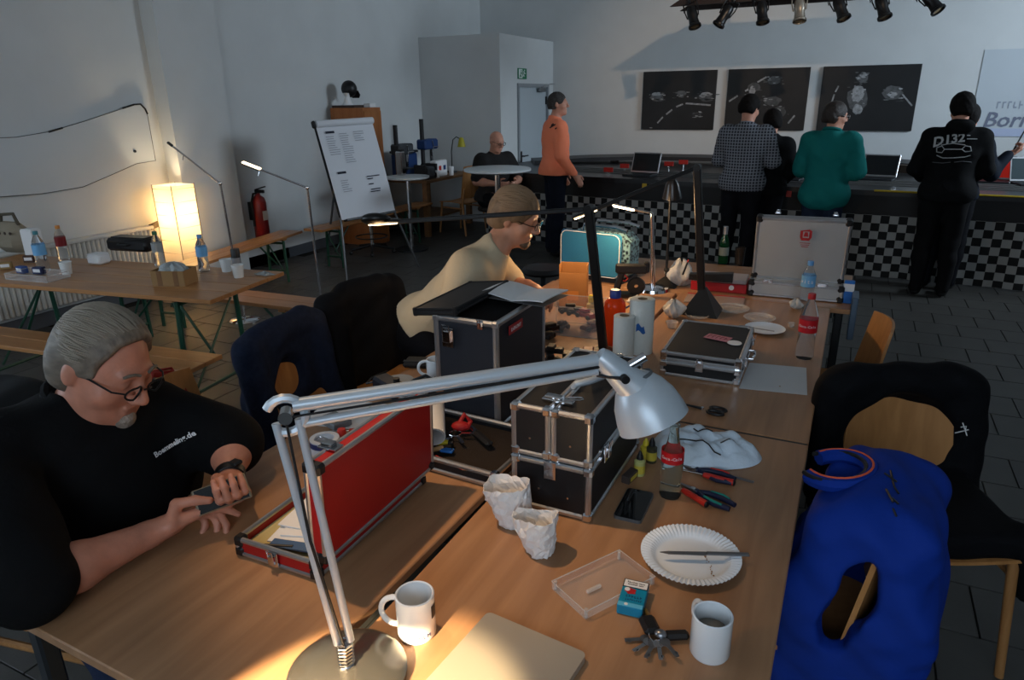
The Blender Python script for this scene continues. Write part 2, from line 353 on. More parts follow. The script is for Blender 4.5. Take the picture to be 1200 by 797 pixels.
# posters
PD = [(-3.14, -2.02), (-1.86, -.74), (-.575, .626)]
names = ['black and white poster of two cars on a curved road, leftmost', 'dark poster of racing cars on a bend, middle of three', 'dark poster of a racing driver standing beside a car, rightmost']
def poster_mat(i):
    m = mat('poster_print_%d' % i, (20,20,21), .5, var=.5, vscale=2.0); return m
PW = mat('poster_light_grey', (138,138,138), .3, var=.45, vscale=30); PM = mat('poster_mid_grey', (70,70,70), .3, var=.5, vscale=18)
def blob(mb, cx, cz, w, h, y, n=14, jag=.25, seed=0):
    rr = random.Random(seed); pts = []
    for k in range(n):
        a = 2*math.pi*k/n; q = 1-jag*rr.random(); pts.append((cx+w/2*math.cos(a)*q, y, cz+h/2*math.sin(a)*q))
    mb.add(pts, [tuple(range(n))])
def stripe(mb, pts, w, y):
    for (x0, z0), (x1, z1) in zip(pts[:-1:2], pts[1::2]):
        d = Vector((x1-x0, 0, z1-z0)).normalized(); nrm = Vector((-d.z, 0, d.x))*w
        a, b = Vector((x0, y, z0)), Vector((x1, y, z1)); mb.add([a-nrm, b-nrm, b+nrm, a+nrm], [(0,1,2,3)])
for i, (x0, x1) in enumerate(PD):
    z0, z1 = 1.28, 2.135; w = x1-x0
    t = thing('poster', names[i], 'poster', ((x0+x1)/2, YF-.02, (z0+z1)/2), 0, 'framed race posters on the back wall')
    MB().box((0, 0, 0), (w, .03, z1-z0), bev=.004).build('canvas', poster_mat(i), t)
    lt, md = MB(), MB(); y = -.0165
    if i == 0:
        for sx, sz in ((-.33,.07),(.42,.06)):
            blob(lt, sx, sz+.03, .2, .06, y, seed=1); blob(md, sx, sz-.02, .26, .09, y+.0005, seed=2)
            blob(md, sx+.02, sz-.06, .2, .04, y+.0005, seed=9)
        blob(md, .05, .1, .16, .1, y+.0005, seed=3)
        stripe(lt, [(-.30,-.33),(-.22,-.24),(-.17,-.20),(-.08,-.13),(-.02,-.09),(.08,-.05),(.12,-.04),(.5,-.07)], .012, y)
        blob(lt, -.4, -.4, .06, .02, y, seed=5)
    elif i == 1:
        stripe(lt, [(-.52,-.02),(-.40,.06),(-.30,.12),(-.26,.15),(-.14,.24),(-.02,.31),(.34,-.33),(.42,-.22)], .012, y)
        blob(lt, -.2, .12, .1, .16, y, seed=8); blob(md, -.18, .17, .22, .14, y+.0005, seed=6); blob(md, .08, .26, .2, .12, y+.0005, seed=4)
        blob(md, .1, -.02, .26, .14, y+.0005, seed=7); blob(lt, .18, -.15, .1, .06, y, seed=11); blob(md, .2, -.17, .22, .16, y+.0003, seed=12)
    else:
        blob(lt, -.12, .06, .17, .26, y, seed=3); blob(lt, -.1, -.14, .14, .16, y, seed=14); blob(md, -.12, .0, .3, .4, y+.0005, seed=5)
        blob(md, -.09, .27, .16, .16, y+.0003, seed=6); blob(lt, -.08, .29, .09, .05, y, seed=7)
        blob(md, .3, .07, .28, .2, y+.0005, seed=8); blob(lt, .3, .05, .14, .07, y, seed=9)
        stripe(lt, [(-.44,-.05),(-.42,.06),(-.41,.09),(-.38,.17),(.42,.05),(.56,-.10)], .010, y)
    def cluster(mb, cx, cz, w, h, n, seed):
        r2 = random.Random(seed)
        for q in range(n): blob(mb, cx+r2.uniform(-w,w)/2, cz+r2.uniform(-h,h)/2, r2.uniform(.03,.09), r2.uniform(.008,.028), y-.0003, 9, .4, seed*31+q)
    for cx, cz, w, h in ([(-.33,.07,.26,.1),(.42,.05,.3,.14),(.05,.09,.2,.08),(.3,-.2,.14,.1)], [(-.2,.1,.2,.16),(.08,.26,.24,.1),(.18,-.14,.26,.14),(.1,-.02,.3,.12)], [(-.12,.0,.26,.34),(-.09,.27,.14,.14),(.3,.06,.28,.18)])[i]:
        cluster(lt, cx, cz, w, h, 5, int(100*(cx+2))); cluster(md, cx, cz, w*1.2, h*1.2, 6, int(100*(cz+3)))
    for mb_,nm_,m_ in ((lt,'light_print',PW),(md,'grey_print',PM)):
        for f_ in mb_.f: MB().add([mb_.v[q] for q in f_],[tuple(range(len(f_)))]).build(nm_, m_, t)
# projected picture at the right end of the back wall
pj = thing('projection', 'pale projected picture with dark lettering on the back wall', 'projection', (1.95, YF-.006, 1.75))
MB().box((0, 0, 0), (1.3, .006, 1.06)).build('projected_image', mat('projected_light', (184,192,198), .8, emit=.03, ecol=(176,190,204)), pj)
MB().box((0, -.004, -.48), (1.3, .003, .10)).build('caption_band', mat('projected_band', (172,182,206), .8, emit=.06, ecol=(140,156,190)), pj)
PT = mat('projected_lettering', (116,122,140), .8)
mfx = frame((-.52, -.007, -.33), (1,0,0), (0,0,1))
text('Born', .26, PT, pj, 'lettering', mfx, 'LEFT', shear=.2, bold=.004)
glyph_bars(pj, 'number_lettering', frame((-.26, -.006, -.14), (1,0,0), (0,0,1)), .30, .10, 5, mat('projected_lettering_pale', (150,158,172), .8), 3)
# truss with stage spotlights
tr = thing('lighting_truss', 'dark lighting bar hanging under the ceiling over the track', 'truss', (0, 0, 0))
TY = 8.6; TZ = 2.735
MB().prism([(-2.14, 0), (3.2, 0), (3.2, .34), (-1.55, .34)], .05, Matrix(((1,0,0,0),(0,0,1,TY),(0,1,0,TZ),(0,0,0,1)))).build('side_board', mat('truss_brown', (42,30,26), .6), tr)
MB().prism([(-2.14, 0), (3.2, 0), (3.2, .34), (-1.55, .34)], .05, Matrix(((1,0,0,0),(0,0,1,TY+.5),(0,1,0,TZ),(0,0,0,1)))).build('rear_board', MATS['truss_brown'], tr)
for x in (-1.2, .8, 2.8): MB().box((x, TY+.275, TZ+.1), (.05, .45, .05)).build('cross_bar', DARKSTEEL, tr)
for x in (-1.0, 1.6): MB().cyl((x, TY+.275, TZ+.12), (x, TY+.275, ZC), .012).build('hanger', DARKSTEEL, tr)
SP = [(812,20,20,30,0), (849,18,-28,20,0), (893,14,12,15,0), (937,12,8,5,1), (985,10,25,10,0), (1034,8,20,20,0), (1092,2,38,30,0)]
sh_bl = mat('spot_black', (16,16,17), .35); sh_si = mat('spot_chrome', (200,190,175), .25, .9)
pos = ['first from the left', 'second from the left, tilted left', 'third from the left', '', 'just right of the chrome one', 'second right of the chrome one', 'rightmost, tilted far right']
for k, (px, py, tilt, yw, ch) in enumerate(SP):
    p = atY(px, py, TY-.12); lab = 'chrome stage spotlight hanging among the black ones' if ch else 'black stage spotlight under the bar, '+pos[k]
    t = thing('stage_spotlight', lab, 'spotlight', p, 0, 'spotlights on the lighting bar'); t.rotation_euler = (R(-18), R(-tilt), 0)
    m_ = sh_si if ch else sh_bl
    MB().lathe([(.0,.11),(.045,.105),(.055,.08),(.058,.0),(.05,-.02),(.058,-.09),(.07,-.10),(.07,-.12),(.058,-.122),(.05,-.06),(.0,-.05)], 18).build('can', m_, t, True)
    MB().tube([(-.062,0,0),(-.075,0,.08),(-.07,0,.17),(.07,0,.17),(.075,0,.08),(.062,0,0)], .007, 6).build('yoke', m_, t)
    MB().cyl((0,0,.165),(0,0,.24),.014).build('clamp', DARKSTEEL, t)
    MB().tube([(.0,.0,.11),(-.06,.03,.16),(-.09,.03,.10),(-.08,.02,.2)], .005, 6).build('cable', BLACKPL, t)
    MB().cyl((0,0,-.105),(0,0,-.1),.05,n=16).build('lens', mat('spot_lens', (150,130,100), .2, .3), t)
# ================================================================== tables, benches, chairs
TZ0 = .74
def conf_table(cx, cy, sx, sy, rz, label, m):
    t = thing('conference_table', label, 'table', (cx, cy, 0), R(rz), 'beech conference tables pushed together')
    MB().box((0,0,TZ0-.0125), (sx, sy, .025), bev=.003).build('tabletop', m, t)
    f = MB()
    for s in (-1, 1):
        f.box((0, s*(sy/2-.06), TZ0-.045), (sx-.16, .03, .04)); f.box((s*(sx/2-.06), 0, TZ0-.045), (.03, sy-.16, .04))
    f.build('frame', DARKSTEEL, t)
    for a in (-1, 1):
        for b in (-1, 1): MB().box((a*(sx/2-.05), b*(sy/2-.05), (TZ0-.025)/2), (.04, .04, TZ0-.025), bev=.006).build('leg', DARKSTEEL, t)
    return t
SEAMX = -.782
conf_table((SEAMX-.016)/2+.0, 1.325, .766-.0, 1.6, 0, 'beech table with the mugs, paper plate and laptop', BEECH)
conf_table((SEAMX-.016)/2, 2.94, .766, 1.6, 0, 'beech table with the black closed case and paper sheet', BEECH)
conf_table(-1.175, 1.405, .74, 1.6, -1.3, 'beech table under the red case and the seated man\'s arms', BEECH)
conf_table(-1.17, 2.975, .74, 1.51, 0, 'beech table under the tall dark case where the grey-haired man leans', BEECH)
conf_table(-.725, 4.135, 1.6, .78, 0, 'beech table standing crosswise under the upright aluminium case', BEECHX)
# dark strip filling the seam between the right tables
tag(MB().box((-.4, 2.1325, .722), (.76, .012, .03)).build('seam_strip', DARKSTEEL), 'dark strip filling the gap between the two right tables', 'strip')

def beer_leg(mb_par, x, w, h, name='leg_frame'):
    mb = MB()
    for s in (-1, 1): mb.tube([(x, s*w*.36, h), (x+.0, s*w*.40, 0)], .016, 6)
    mb.tube([(x, -w*.38, .12), (x, w*.38, .12)], .011, 6); mb.tube([(x, -w*.36, h-.03), (x, w*.36, h-.03)], .012, 6)
    o = mb.build(name, GREEN, mb_par)
    b = MB().tube([(x, -w*.30, .2*h), (x, w*.30, h*.85)], .008, 6).build('cross_brace', GREEN, o)
    return o
def beer_top(t, L, W, h, n):
    pw = W/n
    for k in range(n): MB().box((0, -W/2+pw*(k+.5), h-.0125), (L, pw-.0015, .025), bev=.003).build('plank', PINE, t)
    for s in (-1, 1): MB().box((s*(L/2-.32), 0, h-.035), (.06, W*.9, .02)).build('batten', PINE, t)
def beer_set(kind, p, rz, L, W, h, label, n, diag=True):
    t = thing(kind, label, 'table' if 'table' in kind else 'bench', (p[0], p[1], 0), R(rz), 'beer-garden tables and benches')
    beer_top(t, L, W, h, n)
    for s in (-1, 1):
        x = s*(L/2-.32); beer_leg(t, x, W, h-.045)
        MB().tube([(x, 0, .36*h), (x-s*.30, 0, h-.03)], .009, 6).build('diagonal_strut', GREEN, t)
    return t
d = Vector((math.cos(R(8.7)), math.sin(R(8.7)))); n_ = Vector((-d.y, d.x)); e = Vector((-3.05, 2.53))
BT = e - d*1.1 + n_*.34
beer_set('beer_table', BT, 8.7, 2.2, .68, .76, 'long pine beer-garden table with green folding legs', 4)
d = Vector((math.cos(R(6.5)), math.sin(R(6.5)))); n_ = Vector((-d.y, d.x)); c = Vector((-2.93, 2.22)) - d*1.1 + n_*.13
beer_set('beer_bench', c, 6.5, 2.2, .26, .48, 'pine bench in front of the beer-garden table, behind the seated man', 2)
d = Vector((math.cos(R(3)), math.sin(R(3)))); n_ = Vector((-d.y, d.x)); c = Vector((-3.02, 3.33)) - d*1.1 + n_*.13
beer_set('beer_bench', c, 3, 2.2, .26, .48, 'pine bench on the far side of the beer-garden table', 2)
a = math.degrees(math.atan2(5.52-4.17, -5.16+4.91))
d = Vector((math.cos(R(a)), math.sin(R(a)))); n_ = Vector((-d.y, d.x)); e = Vector((-5.18, 5.60))+n_*.13
beer_set('beer_bench', e-d*1.1, a, 2.2, .26, .48, 'pine bench along the left wall under the fire extinguisher', 2)
beer_set('beer_bench', (-5.13, 6.80), 90, 2.2, .26, .48, 'pine bench along the left wall behind the flip chart', 2)

def make_chair(label, loc, rz, h=.82, tilt=0):     # local front is +y
    t = thing('wooden_chair', label, 'chair', loc, R(rz), 'plywood chairs')
    def back(u, v):
        x = (u-.5)*(.40-.05*v); cv = .035*math.cos((u-.5)*math.pi)
        return (x, -.20-cv-.05*v, .50+(h-.50)*v+ .012*math.sin(u*math.pi)*v)
    MB().grid(back, 11, 8).build('backrest', PLY, t, True, .012)
    def seat(u, v): return ((u-.5)*.42, -.20+.42*v, .44+.012*math.cos((v-.4)*3)-.012*math.sin(u*math.pi))
    MB().grid(seat, 9, 9).build('seat', PLY, t, True, .012)
    WL = wood('chair_leg_wood', (150,104,60), (170,122,74), 1.5, .4, 'Z')
    for s in (-1, 1):
        MB().tube([(s*.185, .19, .43), (s*.205, .23, 0)], [.017, .014], 10).build('leg', WL, t, True)
        MB().tube([(s*.195, -.26, .62), (s*.195, -.22, .42), (s*.21, -.28, 0)], [.015, .018, .014], 10).build('leg', WL, t, True)
        MB().tube([(s*.19, .20, .36), (s*.195, -.22, .36)], .011, 8).build('stretcher', WL, t, True)
    return t
chA = make_chair('plywood chair with a black jacket hung over its back, right of the tables', (.35, 2.36, 0), 204)
chB = make_chair('plywood chair under the blue vest at the right table edge', (-.045, 1.76, 0), 82)
chC = make_chair('small curved plywood chair pushed to the far right table', (-.03, 3.42, 0), 100, .78)
chD = make_chair('plywood chair under the dark blue denim jacket', (-1.82, 2.08, 0), -82, .86)
chE = make_chair('plywood chair with a red cord over its back, behind the seated man', (-1.90, 1.58, 0), -72, .82)
chF = make_chair('plywood chair under the black jacket beside the leaning man', (-1.86, 2.62, 0), -95, .86)
p = at(515, 266, 0); chG = make_chair('plywood chair at the cluttered workbench in the far corner', (-4.88, 8.45, 0), 75, .92)
chH = make_chair('plywood chair beneath the seated man in the black polo shirt', (-1.86, .98, 0), -80, .80)
rc = MB()
for k in range(4):
    rc.tube([chE.matrix_basis @ Vector(v) for v in ((-.16+.01*k,-.235,.66+.02*k), (-.12,-.262-.006*k,.80+.012*k), (-.02,-.285,.845+.006*k), (.08,-.28+.008*k,.80-.02*k), (.15,-.245,.70-.015*k))], .006, 6)
tag(rc.build('red_cord_loop', mat('red_cord', (150,26,24), .5), None, True), 'looped red lanyard hanging over a plywood chair back', 'cordage')  # a loose red cord looped over the backrest

# ================================================================== race track table
tt = thing('race_track_table', 'long black slot-car track table with black and grey checkered skirt', 'table', (0,0,0))
FR = [(-4.55,9.1), (-4.62,8.75), (-4.50,8.48), (-4.2,8.32), (-3.7,8.2), (-2.9,8.06), (-2.2,7.97), (-1.4,7.88), (-.6,7.81), (.2,7.77), (.9,7.73), (1.6,7.71), (2.4,7.7), (3.4,7.7)]
TKZ = .87; TRK = mat('track_black', (20,20,22), .35, var=.2, vscale=20)
MB().prism(FR+[(3.4,10.7), (-3.6,10.7), (-4.45,10.2)], .05, Matrix.Translation((0,0,TKZ-.05))).build('tabletop', TRK, tt)
fa = MB()
for (x0,y0),(x1,y1) in zip(FR[:-1],FR[1:]): fa.add([(x0,y0+.01,.58),(x1,y1+.01,.58),(x1,y1+.01,TKZ-.05),(x0,y0+.01,TKZ-.05)], [(0,1,2,3)])
fa.build('fascia', mat('fascia_black', (14,14,15), .6), tt, solid=.02)
CHK = bpy.data.materials.new('checkered_cloth'); CHK.use_nodes = True; nt = CHK.node_tree; b = nt.nodes['Principled BSDF']; b.inputs['Roughness'].default_value = .85
uvn = nt.nodes.new('ShaderNodeUVMap'); ck = nt.nodes.new('ShaderNodeTexChecker'); ck.inputs['Scale'].default_value = 1.0; ck.inputs['Color1'].default_value = lin((10,10,11)); ck.inputs['Color2'].default_value = lin((150,150,146))
nt.links.new(uvn.outputs[0], ck.inputs[0]); nt.links.new(ck.outputs[0], b.inputs['Base Color'])
L = [0]
for (x0,y0),(x1,y1) in zip(FR[:-1],FR[1:]): L.append(L[-1]+math.hypot(x1-x0,y1-y0))
me = bpy.data.meshes.new('skirt'); vs = []; fs = []; uv = []; NU, NV = 420, 8; tot = L[-1]
for j in range(NV):
    for i in range(NU):
        s = tot*i/(NU-1); k = max(q for q in range(len(L)-1) if L[q] <= s); f_ = (s-L[k])/(L[k+1]-L[k]); z = .62*(1-j/(NV-1))+.015
        x, y = FR[k][0]+(FR[k+1][0]-FR[k][0])*f_, FR[k][1]+(FR[k+1][1]-FR[k][1])*f_
        wv = .016*math.sin(s*9.0)+.01*math.sin(s*23+1); vs.append((x, y-.012+wv*(j/(NV-1))**.7-.004, z)); uv.append((s/.079, z/.079))
for j in range(NV-1):
    for i in range(NU-1): fs.append((j*NU+i, j*NU+i+1, (j+1)*NU+i+1, (j+1)*NU+i))
me.from_pydata(vs, [], fs); ul = me.uv_layers.new(name='UVMap')
for lp in me.loops: ul.data[lp.index].uv = uv[lp.vertex_index]
me.materials.append(CHK); me.shade_smooth(); o = bpy.data.objects.new('checkered_skirt', me); COL.objects.link(o); o.parent = tt
# lanes and the raised rear curve
LANE = mat('track_lane_dark', (40,40,42), .45); RAIL = mat('lane_rail', (120,120,118), .4, .5); TRIMW = mat('track_brown', (70,58,48), .6)
for k in range(4):
    off = .45+.16*k
    MB().tube([(x, y+off, TKZ+.004) for x, y in FR[4:]], .006, 4).build('lane_slot', RAIL, tt)
def ribbon(pts, w, th, m, name):
    mb = MB(); P = [Vector(p) for p in pts]; vs = []
    for i, p in enumerate(P):
        t_ = (P[min(i+1,len(P)-1)]-P[max(i-1,0)]); nrm = Vector((-t_.y, t_.x, 0)).normalized()*w/2
        vs += [p-nrm, p+nrm, p+nrm-Vector((0,0,th)), p-nrm-Vector((0,0,th))]
    fs = [(4*i+k, 4*i+(k+1)%4, 4*i+4+(k+1)%4, 4*i+4+k) for i in range(len(P)-1) for k in range(4)]+[(3,2,1,0), tuple(4*len(P)-4+k for k in range(4))]
    return mb.add(vs, fs).build(name, m, tt)
ribbon([(-4.3,9.6,.92),(-3.6,10.0,.95),(-2.8,10.2,.97),(-1.8,10.25,.97),(-.9,10.2,1.0),(0,10.1,1.0),(.8,9.9,.97),(1.5,9.6,.93),(2.2,9.2,.9)], .55, .05, LANE, 'raised_curve')
ribbon([(-.6,9.75,1.0),(0,9.65,.99),(.7,9.45,.97),(1.4,9.15,.93),(1.9,8.9,.9)], .10, .09, TRIMW, 'curve_wall')
for x, y in ((-3.2,10.1),(-1.6,10.2),(-.2,10.1),(.9,9.8)): MB().box((x, y, .91), (.1, .1, .08)).build('support_block', TRIMW, tt)
MB().tube([(x, y-.045, TKZ+.004) for x, y in FR[9:13]], .009, 4).build('yellow_tape', mat('yellow_tape', (190,160,30), .5), tt)
MB().box((-2.15, 7.935, .80), (.05,.012,.06)).build('yellow_tag', MATS['yellow_tape'], tt)
MB().box((-1.15, 7.83, .81), (.08,.012,.05)).build('blue_tag', mat('blue_tag', (30,70,130), .5), tt)
MB().box((-.58, 7.77, .80), (.05,.012,.06)).build('red_tag', mat('red_tag', (170,40,24), .5), tt)
REDS = mat('sign_red', (188,40,30), .5)
for k, (px, py, Yv) in enumerate([(713,201,8.35),(732,196,8.9),(784,192,8.95),(801,190,9.3)]):
    p = atY(px, py, Yv)
    t = thing('lane_marker', 'small red flag sign on a stick over the track, %s from the orange-shirted man' % ['nearest','second','third','farthest'][k], 'sign', (p.x, Yv, TKZ), 0, 'red lane markers')
    hh = max(.06, p.z-TKZ)
    MB().cyl((0,0,0),(0,0,hh),.006).build('stick', CHROME, t); MB().box((0,-.008,hh), (.12,.01,.055), bev=.003).build('plate', REDS, t)
def laptop(label, p, rz, screen, w=.36, dpt=.25, ang=20, tagscr=None):
    t = thing('laptop', label, 'laptop', p, R(rz), 'laptops on the race track table')
    MB().box((0,0,.012), (w, dpt, .024), bev=.005).build('base', DARKSTEEL, t)
    kb = MB().box((0,.03,.0255), (w*.86, dpt*.5, .003)).build('keyboard', BLACKPL, t)
    q = Matrix.Translation((0, dpt/2, .024)) @ RX(-ang).to_4x4()
    MB(q).box((0,0,dpt*.5), (w, .012, dpt), bev=.004).build('lid', ALU, t)
    MB(q).box((0,-.0075,dpt*.51), (w*.92, .002, dpt*.86)).build('screen', screen, t)
    return t
SD = mat('screen_dark', (24,30,34), .15); SR = mat('screen_red', (190,40,30), .3, emit=.25, ecol=(200,40,28)); SG = mat('screen_grey', (60,72,76), .2, emit=.02, ecol=(60,80,80))
for lab, px, py, sc, rz in [('laptop with dark screen on the track between the orange and checked shirts', 750, 206, SD, -8), ('laptop with dark screen between the checked and teal shirts', 920, 211, SD, -10),
                        ('laptop with dark screen right of the teal shirt', 1026, 211, SD, -12), ('laptop showing a red screen beside the black hoodie', 1160, 214, SR, -14), ('grey laptop at the right end of the track', 1212, 217, SG, 14)]:
    p = at(px, py, TKZ); laptop(lab, p, rz, sc)
# ================================================================== bistro table, stool, workbench, cabinet
bt = thing('bistro_table', 'white round bistro table on a chrome column before the track', 'table', (-3.3, 6.48, 0))
WT = mat('white_laminate', (205,212,214), .35)
MB().lathe([(0,1.065),(.32,1.065),(.345,1.075),(.345,1.095),(.335,1.10),(0,1.10)], 40).build('tabletop', WT, bt, True)
MB().cyl((0,0,.03),(0,0,1.065),.03,n=16).build('column', CHROME, bt, True)
MB().lathe([(0,.05),(.03,.05),(.22,.015),(.23,0),(0,0)], 28).build('base', CHROME, bt, True)
b2 = thing('side_table', 'small white round table half hidden by the flip chart', 'table', (-4.86, 7.15, 0))
MB().lathe([(0,.87),(.24,.87),(.26,.88),(.26,.90),(0,.905)], 32).build('tabletop', WT, b2, True); MB().cyl((0,0,.02),(0,0,.87),.025).build('column', CHROME, b2); MB().lathe([(0,.04),(.2,.02),(.2,0),(0,0)], 24).build('base', DARKSTEEL, b2, True)
p = at(437, 296, 0)
st = thing('swivel_stool', 'black swivel stool on a five-star foot behind the flip chart', 'stool', p)
MB().lathe([(0,.42),(.17,.42),(.19,.44),(.19,.47),(.16,.49),(0,.495)], 24).build('seat', BLACKPL, st, True); MB().cyl((0,0,.06),(0,0,.42),.022).build('gas_column', CHROME, st)
for k in range(5):
    a = 2*math.pi*k/5+.3; MB().tube([(0,0,.1),(.27*math.cos(a),.27*math.sin(a),.055)], [.02,.013], 8).build('foot', BLACKPL, st); MB().ball((.27*math.cos(a),.27*math.sin(a),.025),.024,10,6).build('castor', BLACKPL, st)
MB().tube([(.19*math.cos(2*math.pi*k/24),.19*math.sin(2*math.pi*k/24),.2) for k in range(24)], .008, 6, closed=True).build('foot_ring', DARKSTEEL, st)
p = at(612, 352, 0)
s2 = thing('foot_ring_stool', 'black stool with a ring foot behind the leaning man', 'stool', (-2.15, 5.0, 0))
MB().lathe([(0,.44),(.16,.44),(.18,.46),(.15,.49),(0,.5)], 24).build('seat', BLACKPL, s2, True); MB().cyl((0,0,.05),(0,0,.44),.022).build('column', DARKSTEEL, s2)
MB().tube([(.2*math.cos(2*math.pi*k/24),.2*math.sin(2*math.pi*k/24),.25) for k in range(24)], .009, 6, closed=True).build('foot_ring', DARKSTEEL, s2)
for k in range(5):
    a = 2*math.pi*k/5; MB().tube([(0,0,.08),(.25*math.cos(a),.25*math.sin(a),.012)], .012, 8).build('foot', DARKSTEEL, s2)
cb = thing('wooden_cabinet', 'orange-brown wooden cabinet behind the flip chart', 'cabinet', (-5.70, 7.325, 0))
CW = wood('cabinet_wood', (150,90,44), (166,104,56), .8, .5, 'Z')
MB().box((0,0,.845), (.5,.36,1.69), bev=.004).build('body', CW, cb)
MB().box((.256,0,.85), (.015,.34,1.6), bev=.003).build('door', CW, cb); MB().ball((.27,-.13,.9),.014,10,6).build('knob', BLACKPL, cb)
MB().box((-.05,-.04,1.705), (.34,.26,.03)).build('top_board', mat('board_dark', (62,44,34), .6), cb)
tag(MB().box((-5.53,7.40,1.715), (.10,.12,.05), bev=.005).build('white_box', PAPER), 'small white box on top of the wooden cabinet', 'box')
cp = thing('baseball_cap', 'black baseball cap on a white stand on the cabinet', 'cap', (-5.74, 7.27, 1.72))
MB().lathe([(0,0),(.07,0),(.05,.03),(.03,.10),(.05,.14),(0,.16)], 16, (0,-.03,0)).build('stand', PAPER, cp, True)
cm = MB().ball((0,.02,.19),(.095,.10,.10),16,10); cm.build('crown', BLACKPL, cp, True)
MB(Matrix.Translation((.01,.07,.165)) @ RX(-55).to_4x4()).prism([(-.08,0),(-.085,.06),(-.05,.10),(.05,.10),(.085,.06),(.08,0)], .008).build('peak', BLACKPL, cp)
# workbench in the corner with tools
wbp = thing('workbench', 'cluttered wooden workbench in the far left corner', 'bench', (-5.5, 8.45, 0))
MB().box((0,.1,.74), (.85,1.3,.04), bev=.004).build('worktop', wood('bench_wood', (110,78,48), (130,94,60), 1, .6), wbp)
for a in (-.36,.36):
    for b_ in (-.48,.68): MB().box((a,b_,.36),(.07,.07,.72)).build('leg', MATS['bench_wood'], wbp)
MB().box((-.1,.1,.2),(.7,1.15,.03)).build('lower_shelf', MATS['bench_wood'], wbp)
STG = mat('machine_grey', (70,74,78), .5, .3, var=.3, vscale=12); STB = mat('machine_blue', (30,60,110), .5); STD = mat('machine_dark', (34,34,36), .6)
def drill(label, x, y, h, m):
    t = thing('drill_press', label, 'machine', (x,y,.76))
    MB().box((0,0,.02),(.26,.3,.04),bev=.008).build('base', STD, t); MB().cyl((0,-.08,.04),(0,-.08,h),.03).build('column', STD, t)
    MB().box((0,.05,h*.55),(.16,.34,.14),bev=.02).build('head', m, t); MB().cyl((0,.14,h*.2),(0,.14,h*.5),.025).build('spindle', CHROME, t); MB().box((0,.1,h*.18),(.2,.2,.02)).build('work_plate', STG, t)
    for k in range(3):
        a = 2*math.pi*k/3; MB().tube([(.08,.08,h*.5),(.1,.08+.1*math.cos(a),h*.5+.1*math.sin(a))], .006, 6).build('lever', CHROME, t)
drill('grey bench drill with tall post on the corner workbench', -5.55, 8.02, .70, STG)
drill('blue bench drill with tall post on the corner workbench', -5.5, 8.58, .76, STB)
def tool(name, label, p, parts, cat='machine'):
    t = thing(name, label, cat, p)
    for nm, c_, d_, m_ in parts: MB().box(c_, d_, bev=min(d_)*.12).build(nm, m_, t)
    return t
tool('grinder', 'grey bench grinder at the front of the corner workbench', (-5.22,8.12,.76), [('body',(0,0,.09),(.2,.16,.14),STG),('wheel',(0,.14,.1),(.18,.03,.18),STD),('wheel',(0,-.14,.1),(.18,.03,.18),STD),('foot',(0,0,.01),(.2,.2,.02),STD)])
tool('tool_box', 'blue metal toolbox among the workbench machines', (-5.68,8.30,.76), [('body',(0,0,.16),(.22,.36,.32),STB),('lid',(0,0,.335),(.23,.37,.03),STD),('handle',(0,0,.37),(.02,.16,.03),STD)], 'toolbox')
tool('parts_box', 'pale box with coloured stickers on the workbench', (-5.2,8.42,.76), [('body',(0,0,.11),(.1,.3,.22),PAPER),('sticker',(.052,-.05,.12),(.004,.06,.06),REDS),('sticker',(.052,.07,.12),(.004,.06,.06),STB)], 'box')
tool('paint_can', 'tall chrome thermos at the left end of the workbench', (-4.98,7.19,.905), [('body',(0,0,.14),(.09,.09,.28),CHROME),('lid',(0,0,.29),(.07,.07,.03),STD)], 'flask')
for k,(x,y,h) in enumerate([(-5.14,8.28,.1),(-5.12,8.62,.12)]):
    t = thing('paper_cup', ['white cup at the front of the workbench, left one','white cup at the front of the workbench, right one'][k], 'cup', (x,y,.76)); MB().lathe([(0,0),(.03,0),(.038,h),(.034,h),(.027,.005),(0,.005)],16).build('cup_wall', PAPER, t, True)
p = atY(521,200,9.1); gl = thing('gooseneck_lamp', 'small lamp with yellow shade on a bent neck by the corner', 'lamp', (-5.3, 8.95, .76))
MB().lathe([(0,.02),(.07,.02),(.07,0),(0,0)],16).build('base', STD, gl); MB().tube([(0,0,.02),(0,0,.3),(.02,.02,.46),(.06,.05,.50),(.11,.08,.47)],.008,6).build('neck', STD, gl)
MB().lathe([(.02,.09),(.035,.07),(.06,-.04),(.055,-.04),(.03,.07),(.0,.08)],16,(.12,.09,.40)).build('shade', mat('yellow_shade', (170,160,40), .5), gl, True)
tool('radiator_box', 'grey cupboard beneath the workbench beside the wooden chair', (-4.35,8.9,0), [('body',(0,0,.39),(.3,.3,.78),mat('cup_grey',(96,100,98),.6)),('door',(0,-.153,.4),(.28,.012,.7),MATS['cup_grey'])], 'cupboard')
# ================================================================== flip chart, extinguisher, floor lamps, paper lantern
fc = thing('flip_chart', 'flip chart easel with a printed white pad leaning beside the benches', 'flip chart', (-4.6, 5.85, 0))
o0 = Vector((-4.6,5.85,0)); TL, TR_, BL = Vector((-4.83,5.56,1.545))-o0, Vector((-4.63,6.21,1.56))-o0, Vector((-4.57,5.50,.66))-o0
fx = (TR_-TL); W_ = fx.length; fx.normalize(); fy = (TL-BL); fy = (fy-fx*fy.dot(fx)); H_ = fy.length; fy.normalize(); fz = fx.cross(fy)
FM = Matrix((fx,fy,fz)).transposed().to_4x4(); FM.translation = BL
MB(FM).box((W_/2,H_/2,-.015),(W_+.01,H_-.02,.02)).build('board', DARKSTEEL, fc)
def pad(u,v):
    x = u*W_; y = -.02+v*(H_+.02); return FM @ Vector((x,y,.006+.012*(1-v)**3*math.sin(u*5)+.004*math.sin(v*3)))
MB().grid(pad,20,24).build('paper_pad', mat('flip_paper',(216,220,226),.8), fc, True)
